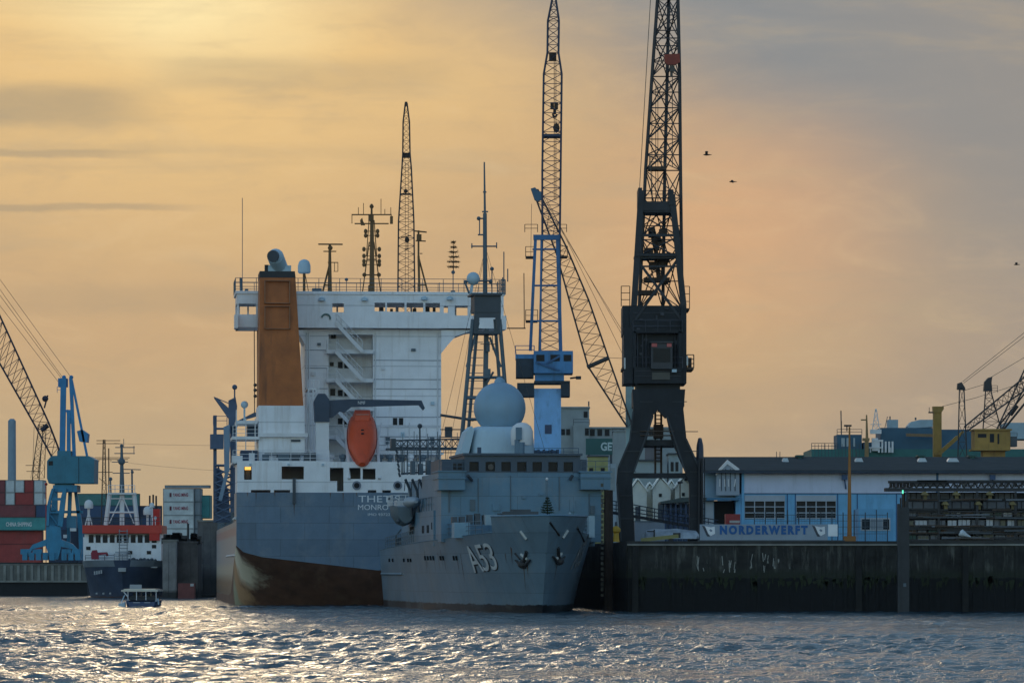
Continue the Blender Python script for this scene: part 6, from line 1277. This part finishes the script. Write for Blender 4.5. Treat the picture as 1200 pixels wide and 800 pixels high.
rr = random.Random(55)
for k in range(46):
    px = rr.uniform(1062, 1180); L_ = rr.uniform(12, 60); y = rr.choice((586.5, 597.4, 604.5, 607.2, 617.2, 623.4, 625.2, 631))-rr.uniform(0, 1.8); m = MB(); vv = rr.uniform(-.25, -.05)
    m.beam(t.p(px, y, vv), t.p(px+L_, y+rr.uniform(-1, 1), vv), .1, rr.uniform(.06, .16)); m.obj('loose_beam', rr.choice((SOOT, RUST, GREYD, TK)), t)
m = MB()
for px in (1063, 1100, 1145, 1190, 1235):
    for va, vb in ((-.06, 0), (2.4, 2.6)): m = MB(); m.box(t.x(px)-.1, t.x(px)+.1, va, vb, 0, t.zz(576)); m.obj('rack_post', SOOT, t)
m = MB()
for px, y in ((1084, 576), (1121, 576), (1160, 576), (1108, 587.5), (1147, 587.5), (1187, 587.5)): t.ppoly(m, [(px-4, y+3.6), (px-2.5, y), (px+1, y-.5), (px+5, y+4)], -.1, .9); t.pbox(m, px-1.5, px+2.5, y+4, y+9, .2, .8) 
m.obj('bracket', BR, t)
m = MB(); t.pbox(m, 1064, X2, 577, 632, 2.7, 2.8); m.obj('back_panel', mat('dark_back_panel', (.03, .035, .042), .7, var=.3), t)
rr = random.Random(12); CR = [mat(n_, c_, .6, var=.35, dirt=(.06, .06, .06), dirt_amt=.6) for n_, c_ in (('pale_crate_paint', (.55, .57, .60)), ('grey_crate_paint', (.17, .18, .20)), ('olive_crate_paint', (.16, .15, .10)), ('rust_crate_paint', (.13, .08, .05)), ('green_crate_paint', (.04, .10, .08)))]
CN_ = ['pale', 'grey', 'olive', 'rusty', 'green']; kk = 0
for row, (y0, y1, hmin) in enumerate(((598.3, 605.2, 2.5), (608, 616.4, 6.5), (619.5, 624, 2), (625.8, 632, 2))):
    px = 1065
    while px < 1206:
        w = rr.uniform(4.5, 16) if row != 1 else rr.uniform(6, 19); ci = rr.choice((0, 1, 2, 3, 4, 1)) if row != 1 else rr.choice((0, 0, 1, 2)); 
        if row > 1: ci = rr.choice((1, 3, 3, 2, 4))
        h_ = rr.uniform(hmin+(y1-y0-hmin)*.4, y1-y0); tt = Thing('steel_crate', f'{CN_[ci]} stacked crate in the '+('top', 'middle', 'lower', 'bottom')[row]+' crate row of the black rack', 'crate', 228.75, x=px+w/2, group=f'{CN_[ci]} crates in the '+('top', 'middle', 'lower', 'bottom')[row]+' crate row of the black rack')
        z0 = tt.zz(y1); tt.z = z0; tt.o.location.z = z0; a, b, c = tt.x(px), tt.x(px+w*.93), tt.zz(y1-h_); m = MB(); m.box(a+.04, b-.04, .04, 1.6, .03, c-.03); m.obj('crate_body', CR[ci], tt)
        m = MB(); m.box(a, b, 0, .04, 0, .05); m.box(a, b, 0, .04, c-.05, c); n_ = max(1, int((b-a)/.28)); [m.box(a+(b-a)*k/n_-.015, a+(b-a)*k/n_+.02, .005, .045, .05, c-.05) for k in range(n_+1)]; m.obj('crate_rib', SOOT if rr.random() < .6 else CR[1], tt); px += w+rr.uniform(0, 1.2); kk += 1
t = Thing('tarpaulin_bundle', 'bright white crumpled bundle low on the steel rack', 'bundle', 228.4, x=1130, z=QZ)
m = MB(); L_ = []
for k, (px, y, r_) in enumerate(((1123.5, 626.5, .05), (1125, 624.5, .18), (1128, 624.3, .26), (1131, 625.8, .2), (1135, 627.8, .1), (1138, 628.7, .03))): c0 = t.p(px, y, 0); L_.append([c0+V(0, math.cos(q)*r_*1.3, math.sin(q)*r_*(1+.25*math.sin(3*q+k))) for q in np.linspace(0, 2*math.pi, 11)[:-1]])
m.loft(L_); m.obj('tarpaulin', mat('bright_tarpaulin', (.62, .68, .72), .6), t)

# ------------------------------------------------------------------ middle distance: office, sheds, yard gear
OFW = mat('grey_render_wall', (.29, .33, .34), .8, var=.12, dirt=(.2, .22, .22), dirt_amt=.4)
t = Thing('office_building', 'grey stepped office block behind the pale blue crane column', 'building', 390, x=695, z=QZ)
m = MB(); t.pbox(m, 656, 690.5, 478, 652, 0, 12); t.pbox(m, 690.5, 800, 502, 652, .4, 14); t.pbox(m, 672, 690.6, 498, 652, -1.5, 0); t.pbox(m, 655, 691.5, 476.3, 478, -.3, 12.2); t.pbox(m, 690.6, 802, 500, 502, .1, 14.2); m.obj('wall', OFW, t)
for x0, x1, y0, y1 in ((684, 688.5, 482, 489), (657.5, 662, 502.5, 509.5), (663.5, 668, 502.5, 509.5), (685.5, 690, 501.5, 510)):
    m = MB(); t.pbox(m, x0, x1, y0, y1, -.08 if x0 < 672 or x0 == 684 else -1.58, -.003 if x0 < 672 or x0 == 684 else -1.503); m.obj('window', GLASS, t)
for k in range(9): m = MB(); x0 = 691.5+k*8.6; t.pbox(m, x0, x0+5.5, 503, 510.5, .32, .397); m.obj('window', GLASS, t)
m = MB(); m.bar(t.p(690, 476, 1), t.p(690, 470, 1), .1); m.rail([t.p(672, 498, -1.4), t.p(691, 498, -1.4)], .8, 1.2, .04, 2); m.obj('roof_rail', GREYD, t)
t = Thing('company_sign', 'dark green sign with white letters GET below the office windows', 'sign', 380, x=710, z=QZ)
m = MB(); t.pbox(m, 686.5, 728, 513.5, 532.5, 0, .4); b_ = m.obj('board', mat('sign_green', (.035, .12, .11), .6, var=.05), t)
text_fit('GET', t.x(704), t.x(723.5), t.zz(528), t.zz(518), -.03, .02, .03).obj('lettering', mat('pale_sign_letters', (.55, .65, .63), .6), b_)
m = MB(); m.bar(t.p(690, 532, .2), t.p(690, 655, .2), .15); m.bar(t.p(716, 532, .2), t.p(716, 655, .2), .15); m.obj('sign_post', GREYD, t)
t = Thing('switch_building', 'pale grey flat building between the green sign and the black crane', 'building', 372, x=740, z=QZ)
m = MB(); t.pbox(m, 718.8, 757, 505, 652, 0, 5); t.pbox(m, 718, 758, 503.5, 505, -.2, 5.2); m.obj('wall', OFW, t)
t = Thing('yellow_cabin', 'small dull yellow cabin under the green sign', 'cabin', 360, x=701, z=QZ)
m = MB(); t.pbox(m, 689, 712.5, 535, 652, 0, 3); m.obj('wall', mat('dull_yellow_cladding', (.36, .35, .14), .6, var=.15), t); m = MB(); t.pbox(m, 688, 713.5, 533.3, 535, -.2, 3.2); m.obj('roof', GREYD, t)
for x0 in (690.5, 704): m = MB(); t.pbox(m, x0, x0+4.5, 548, 556, -.08, -.003); m.obj('window', GLASS, t)
t = Thing('tool_cabinet', 'light grey site cabinet right of the yellow cabin', 'cabinet', 350, x=717, z=QZ); m = MB(); t.pbox(m, 713, 722, 543, 652, 0, 2.4); m.obj('cabinet_body', mat('light_blue_grey_cladding', (.36, .43, .48), .6), t); m = MB(); t.pbox(m, 714.5, 720.5, 548, 575, -.06, -.002); m.obj('door', OFW, t)
t = Thing('white_workshop', 'pale workshop with flat grey roof behind the crane legs', 'building', 350, x=770, z=QZ)
m = MB(); t.pbox(m, 738, 775, 540, 650, 0, 8); t.pbox(m, 784, 797, 532, 650, -1, 6); m.obj('wall', mat('pale_workshop_wall', (.34, .40, .41), .7, var=.12), t)
m = MB(); t.pbox(m, 737, 776, 538, 540, -.4, 8.4); t.pbox(m, 783, 798, 530.5, 532, -1.4, 6.3); m.obj('roof', GREYD, t); m = MB(); t.pbox(m, 756, 775, 515, 538, 4, 5); m.obj('roof_plant', mat('brown_grey_plant', (.16, .15, .16), .7), t)
for x0, x1, y0, y1 in ((786, 789.5, 541, 552), (791.5, 795, 541, 552)): m = MB(); t.pbox(m, x0, x1, y0, y1, -1.06, -1.003); m.obj('window', GLASS, t)
gs = [(738, 758, 747.5, 563, 575), (756, 768, 761.5, 568, 575), (765, 786, 774, 560.5, 572), (781, 793, 787, 565, 573), (791, 812, 801, 561, 571)]
gl = ['wide white gabled shed furthest left between the crane legs', 'narrow low white gabled shed second from the left crane leg', 'tallest white gabled shed in the middle between the crane legs', 'narrow white gabled shed just right of the tallest one', 'white gabled shed partly hidden by the right crane leg']
for k, ((x0, x1, xa, ya, ye), lb) in enumerate(zip(gs, gl)):
    t = Thing('gabled_shed', lb, 'shed', 330-k*.0+(k % 2)*2.0, x=xa, z=QZ, group='white gabled sheds between the crane legs')
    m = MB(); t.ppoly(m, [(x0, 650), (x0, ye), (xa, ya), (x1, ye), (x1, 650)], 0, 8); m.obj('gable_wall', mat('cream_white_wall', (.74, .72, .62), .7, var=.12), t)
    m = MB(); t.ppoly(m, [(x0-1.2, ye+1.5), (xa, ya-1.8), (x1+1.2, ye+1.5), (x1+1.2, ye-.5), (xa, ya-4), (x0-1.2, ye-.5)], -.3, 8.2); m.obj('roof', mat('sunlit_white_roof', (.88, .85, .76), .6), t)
    if k in (0, 2, 4): m = MB(); t.pbox(m, xa-3, xa+3, ye+18, ye+40, -.06, -.003); m.obj('door', GREYD, t)
    if k in (2, 4): m = MB(); t.pbox(m, xa-2, xa+1.5, ye+6, ye+10, -.06, -.003); m.obj('window', GLASS, t)
t = Thing('steel_frame_shed', 'dark blue open framed shed below the white gabled sheds', 'shed', 275, x=800, z=QZ)
m = MB()
for px in range(779, 824, 6): m.box(t.x(px), t.x(px)+.16, 0, .2, 0, t.zz(589)); m.box(t.x(px), t.x(px)+.16, 5, 5.2, 0, t.zz(589))
for y in (589, 596, 604, 612): t.pbox(m, 778, 826, y-.7, y+.7, -.05, -.0)
m.obj('steel_frame', mat('deep_blue_frame', (.02, .05, .12), .5), t)
m = MB(); t.ppoly(m, [(774, 590), (774, 587.5), (800, 582.5), (828, 582.5), (828, 586)], -.6, 5.6); m.obj('roof', mat('dark_green_grey_roof', (.05, .07, .07), .6), t); m = MB(); t.pbox(m, 780, 824, 590, 640, 5.3, 5.5); m.obj('back_wall', mat('muted_blue_wall', (.12, .18, .26), .6, var=.2), t)
t = Thing('lamp_post', 'slim dark lamp post in front of the rightmost gabled shed', 'lamp post', 300, x=797, z=QZ); m = MB(); m.bar((0, 0, 0), t.p(797, 566, 0), .07); m.obj('pole', RUST, t); m = MB(); m.bar(t.p(794, 565, 0), t.p(800, 564.5, 0), .14); m.obj('lamp', SOOT, t)
t = Thing('access_gangway', 'dark railed gangway sloping down to the right behind the crane leg', 'gangway', 246, x=770, z=QZ)
m = MB(); m.beam(t.p(704, 598, 0), t.p(842, 622, 0), .9, .25); m.obj('walkway', mat('blue_black_walkway', (.02, .03, .05), .5), t)
m = MB()
for dy in (-5, -9.5, -14): m.bar(t.p(704, 598+dy, -.4), t.p(842, 622+dy*.9, -.4), .045); m.bar(t.p(704, 598+dy, .4), t.p(842, 622+dy*.9, .4), .04)
for k in range(16): m.bar(t.p(704+k*9, 598+k*1.57, -.4), t.p(704+k*9, 584+k*1.62, -.4), .04)
m.obj('handrail', mat('blue_black_rail', (.02, .035, .07), .5), t)
t = Thing('grey_container', 'plain light grey container on the quay between the crane legs', 'container', 262, x=762, z=QZ); m = MB(); t.pbox(m, 744, 779, 611, 640, 0, 2.4); m.obj('container_body', mat('plain_grey_container', (.22, .25, .29), .6, var=.15), t); m = MB(); t.pbox(m, 743.5, 779.5, 610, 611.2, -.05, 2.45); m.obj('top_rail', GREYM, t)
t = Thing('covered_boat', 'boat wrapped in pale plastic sheet on the quay edge left of the banner', 'boat', 236, x=786, z=QZ)
m = MB(); L_ = []; rr = random.Random(3)
for px, top_, w in ((754, 626, .2), (757, 620.5, .6), (766, 618.5, .9), (778, 619.5, 1.0), (793, 619, 1.0), (806, 620, .9), (816, 621, .8), (819, 625, .3)):
    c0 = t.p(px, 631, 1); h_ = t.zz(top_, 1)-c0[2]; L_.append([V(c0[0]+rr.uniform(-.05, .05), 1-w*math.cos(q), c0[2]+h_*math.sin(q)*rr.uniform(.9, 1.0)) for q in np.linspace(0, math.pi, 9)])
m.loft(L_); m.obj('plastic_cover', mat('pale_plastic_sheet', (.36, .40, .44), .35, var=.3, bump=.6, scale=1.5), t)
m = MB(); t.pbox(m, 766, 767.5, 620, 631, -.1, .1); t.pbox(m, 758, 767, 621.5, 623, -.1, 0); m.obj('cover_strap', SOOT, t)
t = Thing('yellow_beam', 'dull yellow steel beam lying on blocks in front of the wrapped boat', 'beam', 233, x=776, z=QZ)
m = MB(); m.beam(t.p(751, 632.5, 0), t.p(795, 627.8, 0), .3, .3); m.obj('beam_body', mat('dull_yellow_steel', (.30, .27, .10), .6, var=.3), t); m = MB(); t.pbox(m, 789, 797.5, 624, 630, -.1, .5); t.pbox(m, 756, 760, 633, 636, 0, .5); t.pbox(m, 784, 789, 631, 636, 0, .5); m.obj('support_block', SOOT, t)
t = Thing('mooring_bollard', 'yellow mooring bollard beside the left crane leg', 'bollard', 231, x=722, z=QZ)
m = MB(); m.lathe((0, 0, 0), [(.3, 0), (.26, .1), (.22, .7), (.36, .85), (.36, 1.05), (.2, 1.25), (.02, 1.3)], 14); m.obj('bollard_body', YELLOW, t); m = MB(); m.lathe((0, 0, 1.3), [(.12, 0), (.1, .3), (.02, .34)], 8); m.obj('bollard_pin', GREYD, t)
t = Thing('pile_post', 'rusty brown timber pile between the grey ship bow and quay', 'pile', 229, x=713); m = MB(); m.bar((0, 0, -2), (0, 0, t.zz(574)), .42, 9, .36); m.obj('post', mat('rusty_timber', (.03, .02, .015), .9, var=.5), t)
m = MB(); rr = random.Random(1)
for k in range(22): zc = 1.2+k*.42; m.box(-.62, -.40, -.2, .1, zc, zc+rr.uniform(.2, .34))
m.obj('fender_chain', mat('dull_chain', (.09, .085, .065), .8, var=.5), t)
t = Thing('cable_reel', 'big dark cable reel seen edge on at the right crane leg', 'cable reel', 238, x=820.5, z=QZ)
m = MB(); rz = t.zz(537); m.lathe((0, .5, rz), [(.3, -.30), (1.2, -.26), (1.72, -.14), (1.76, 0), (1.72, .14), (1.2, .26), (.3, .30)], 28, axis=0); m.obj('reel_drum', mat('dark_reel_paint', (.045, .05, .07), .5), t); m = MB(); m.box(-.42, -.36, .3, .8, 0, rz); m.box(.36, .42, .3, .8, 0, rz); m.obj('reel_stand', BLACK, t); m = MB(); m.bar((.1, -1.2, rz), (.15, -1.2, .2), .12); m.bar((-.15, -1.25, rz), (-.2, -1.25, .2), .09); m.obj('cable', SOOT, t)

# ------------------------------------------------------------------ far right: green ship and yellow cranes behind the shed
t = Thing('dock_ship', 'green and blue ship superstructure rising behind the shed roof', 'ship', 430, x=1070, z=0)
gm = mat('ship_green_paint', (.035, .15, .14), .6, var=.12); bm = mat('ship_blue_paint', (.04, .11, .17), .6, var=.12)
m = MB(); t.pbox(m, 951, 1300, 526, 668, 0, 18); m.obj('hull', gm, t)
m = MB(); t.pbox(m, 981, 1010, 509, 526, 1, 8); t.pbox(m, 1032, 1096, 501, 526, 1, 10); t.pbox(m, 1062, 1143, 503, 526, 2, 9); t.pbox(m, 1012, 1032, 518, 526, 1, 8); m.obj('deckhouse', bm, t)
for x0, x1, y0, y1 in ((986, 990, 513, 523), (992, 996, 513, 523), (1000, 1002, 513, 523)): m = MB(); t.pbox(m, x0, x1, y0, y1, .9, .997); m.obj('window', mat('pale_window', (.4, .46, .48), .5), t)
m = MB(); t.pbox(m, 1041, 1052.5, 491.5, 501, 2, 5); t.pbox(m, 1180, 1290, 495, 514, 1, 10); t.ppoly(m, [(1064, 499), (1068, 494), (1078, 491.5), (1094, 491.5), (1094, 500), (1064, 501.5)], 2, 6); t.pbox(m, 1150, 1186, 512, 520, 1, 6); m.obj('upper_house', mat('pale_blue_house', (.34, .45, .50), .6), t)
m = MB(); t.pbox(m, 1022, 1029, 513, 528, -1, 0); t.pbox(m, 1019, 1035, 523.5, 525, -1.2, 0); t.pbox(m, 1024, 1035, 515, 517, -1.1, 0)
for px in (1020, 1034, 1038, 1044): m.bar(t.p(px, 524, -1), t.p(px, 530, -1), .09)
for k in range(5): t.pbox(m, 1029+k*4, 1031+k*4, 517, 530, -1, -.6)
m.lattice(t.secs([(1022, 1031, 505), (1026, 1027, 479)], 0, 1), .07, .04, 4); m.bar(t.p(1020, 497, 0), t.p(1033, 497, 0), .05); t.pbox(m, 1020, 1033, 503, 508, -.5, .5); m.obj('white_mast', WHITEP, t)
m = MB(); m.bar(t.p(986, 509, 3), t.p(985.5, 481, 3), .09); m.bar(t.p(1043, 492, 3), t.p(1043, 487.5, 3), .1); m.bar(t.p(1073, 492, 3), t.p(1073, 489, 3), .14); m.rail([t.p(981, 509, 1), t.p(1010, 509, 1)], .8, 1.6, .05, 2); m.rail([t.p(951, 526, 0), t.p(981, 526, 0)], .9, 1.6, .05, 2); m.bar(t.p(1037, 501, 1), t.p(1040, 488, 1), .05); m.obj('deck_aerial', GREYD, t)
m = MB(); t.ppoly(m, [(1062, 507.5), (1100, 508.5), (1100, 512), (1062, 511)], -1.6, -1); m.obj('boat_boom', mat('brown_boom_paint', (.22, .14, .07), .6), t)
m = MB(); t.pbox(m, 1013.5, 1018, 516, 560, -2, -1.4); m.bar(t.p(1016, 516, -1.7), t.p(1015.5, 486, -1.7), .22, 6, .1); t.pbox(m, 1011, 1019, 513, 516.5, -2.1, -1.3); t.pbox(m, 1009, 1016, 491, 492.5, -1.9, -1.5); m.obj('signal_mast', mat('ochre_mast_paint', (.30, .19, .08), .6), t)
YE = mat('ochre_crane_paint', (.36, .21, .045), .55, var=.2, dirt=(.1, .06, .03), dirt_amt=.6)
t = Thing('deck_crane', 'ochre deck crane with upright square post behind the shed roof', 'crane', 410, x=1099, z=QZ)
m = MB(); t.pbox(m, 1094, 1103.5, 479, 655, -.6, .6); t.ppoly(m, [(1093.5, 476), (1106, 476), (1106, 479), (1103.5, 483), (1094, 483)], -.8, .8); t.pbox(m, 1095, 1104, 529, 533, -1, 1); m.obj('crane_post', YE, t)
m = MB(); m.beam(t.p(1102, 530, -.8), t.p(1122, 512, -.8), .5, .55); m.beam(t.p(1122, 512, -.8), t.p(1129, 505, -.8), .3, .35); m.obj('crane_boom', YE, t); m = MB(); m.bar(t.p(1088, 483, 0), t.p(1094, 483, 0), .12); m.bar(t.p(1089, 477, 0), t.p(1089, 483, 0), .05)
for a, b in (((1104, 476), (1143, 466)), ((1143, 466), (1210, 445))): m.bar(t.p(*a, 0), t.p(*b, 0), .035)
m.obj('rope', CABLE, t)
t = Thing('floating_crane', 'ochre crane cabin with dark lattice frames at the right photo edge', 'crane', 400, x=1165, z=QZ)
m = MB(); t.pbox(m, 1142.5, 1184, 504, 525.5, -2, 3); t.pbox(m, 1141, 1186, 502.3, 504, -2.3, 3.2); t.pbox(m, 1140, 1184, 525.5, 527.5, -2.2, 3); t.pbox(m, 1152, 1178, 527.5, 655, -1, 2); hc = m.obj('machine_house', YE, t)
for x0, x1, y0, y1 in ((1146, 1156, 508, 512.5), (1160, 1165, 508, 518), (1169, 1171, 508, 520)): m = MB(); t.pbox(m, x0, x1, y0, y1, -2.06, -2.003); m.obj('vent_opening', DARK, hc)
m = MB(); t.pbox(m, 1184, 1192, 511, 523, -1.5, 1); m.rail([t.p(1184, 511, -1.6), t.p(1192, 511, -1.6)], .5, .5, .04, 2); m.obj('operator_cab', GREYD, hc)
def fan(m, xl, xr_, yt, yb, xt, w):
    m.lattice(t.secs([(xl, xr_, yb), (xt-w, xt+w, yt)], 0, 2), .10, .045, 5)
m = MB(); fan(m, 1152, 1173, 457, 503, 1158, 3.0); fan(m, 1122, 1134, 454, 560, 1127, 2.6)
t.ppoly(m, [(1153, 458), (1154, 447), (1158, 442.5), (1163, 441), (1162, 448), (1163, 458)], -.6, .6); t.ppoly(m, [(1122, 456), (1122.5, 449), (1127, 447.5), (1131, 454), (1131.5, 457)], -.6, .6); m.rail([t.p(1160, 460, -.6), t.p(1169, 460, -.6)], 1.0, .6, .04, 3); m.obj('lattice_frame', LATT, t)
m = MB(); 
for (a, b), (c, d), k, n_ in ((((1130, 500), (1133, 505)), ((1222, 424), (1228, 438)), 1.2, 14), (((1168, 503), (1174, 503)), ((1215, 402), (1226, 408)), 1.0, 10)): m.lattice([t.sec(a, b, -1, .6), t.sec(c, d, -1, 1.6)], .12, .05, n_)
m.bar(t.p(1176, 503, 0), t.p(1215, 455, 0), .16); m.bar(t.p(1171, 498, 0), t.p(1215, 443, 0), .12); m.bar(t.p(1184, 486, 0), t.p(1192, 475, 0), .3); m.obj('jib', LATT, t)
m = MB()
for a, b in (((1128, 447), (1215, 378)), ((1129, 449), (1215, 383)), ((1161, 442), (1215, 410)), ((1131, 457), (1154, 450))): m.bar(t.p(*a, 0), t.p(*b, 0), .035)
m.obj('luffing_rope', CABLE, t)

# ------------------------------------------------------------------ birds
for (px, y, D, fl, lb) in ((828, 181.5, 170, .35, 'small dark bird flying just right of the black crane jib'), (858, 213, 190, -.2, 'small dark bird flying lower right of the other bird'), (1191, 310, 230, .15, 'tiny dark bird near the right photo edge')):
    t = Thing('bird', lb, 'bird', D, x=px, z=H+(HY-y)/FPX*D*KD); m = MB(); L_ = []
    for v, r_ in ((-.2, .01), (-.14, .035), (0, .055), (.14, .035), (.26, .02), (.32, .01)): L_.append([V(v, r_*math.cos(q), r_*math.sin(q)) for q in np.linspace(0, 2*math.pi, 9)[:-1]])
    m.loft(L_)
    for s_ in (-1, 1):
        q = [V(-.08, 0, 0), V(.07, 0, 0), V(.05, s_*.17, .12+fl*.2), V(-.08, s_*.17, .12+fl*.2), V(.10, s_*.34, fl*.3), V(.06, s_*.34, fl*.3)]; dz = V(0, 0, .015)
        m.hexa([q[0], q[1], q[2], q[3]], [p+dz for p in (q[0], q[1], q[2], q[3])]); m.hexa([q[3], q[2], q[4], q[5]], [p+dz for p in (q[3], q[2], q[4], q[5])])
    o = m.obj('body', mat('dark_bird_feathers', (.03, .03, .03), .8), t)
# ------------------------------------------------------------------ pieces that stand apart become parts of their own
SPLIT = ('side_deck', 'winch_gear', 'windlass', 'roof_equipment', 'quarterdeck_gear', 'wing_balcony', 'floodlight', 'side_window', 'hatch', 'fairlead', 'fairlead_opening', 'wing_bracket',
         'service_platform', 'white_board', 'red_panel', 'wing_lamp', 'louvre', 'tower_pipework', 'exhaust_pipe', 'work_lamp', 'bow_marking', 'bow_fitting', 'deck_light', 'bridge_console', 'support_block', 'roof_rail_post', 'name_strip', 'rust_run_')
for o in [q for q in bpy.data.objects if q.type == 'MESH' and q.name.split('.')[0] in SPLIT]:
    me = o.data; par = list(range(len(me.vertices)))
    def root(i):
        while par[i] != i: par[i] = par[par[i]]; i = par[i]
        return i
    for p in me.polygons:
        vs = list(p.vertices)
        for v_ in vs[1:]: par[root(v_)] = root(vs[0])
    isl = {}
    for p in me.polygons: isl.setdefault(root(p.vertices[0]), []).append(tuple(p.vertices))
    if not 1 < len(isl) <= 30: continue
    co = [v_.co[:] for v_ in me.vertices]; base = o.name.split('.')[0]; m_ = me.materials[0]; kids = [q for q in bpy.data.objects if q.parent == o]
    for n_, fs in enumerate(isl.values()):
        used = sorted({i for f_ in fs for i in f_}); ix = {a: b for b, a in enumerate(used)}; nm = bpy.data.meshes.new(base); nm.from_pydata([co[i] for i in used], [], [tuple(ix[i] for i in f_) for f_ in fs]); nm.materials.append(m_)
        if n_ == 0: o.data = nm
        else: c_ = bpy.data.objects.new(base, nm); COL.objects.link(c_); c_.parent = o.parent

# ------------------------------------------------------------------ thin evening haze
hz = MB(); hz.box(-620, 620, -30, 1200, -4.5, 115)
hm = bpy.data.materials.new('haze'); hm.use_nodes = True; ht = hm.node_tree; ht.nodes.clear()
ho_ = ht.nodes.new('ShaderNodeOutputMaterial'); hp = ht.nodes.new('ShaderNodeVolumePrincipled'); hp.inputs['Color'].default_value = (.8, .82, .85, 1); hp.inputs['Density'].default_value = .00003; hp.inputs['Anisotropy'].default_value = .2
ht.links.new(hp.outputs[0], ho_.inputs['Volume']); o = hz.obj('haze', hm); o['kind'] = 'stuff'
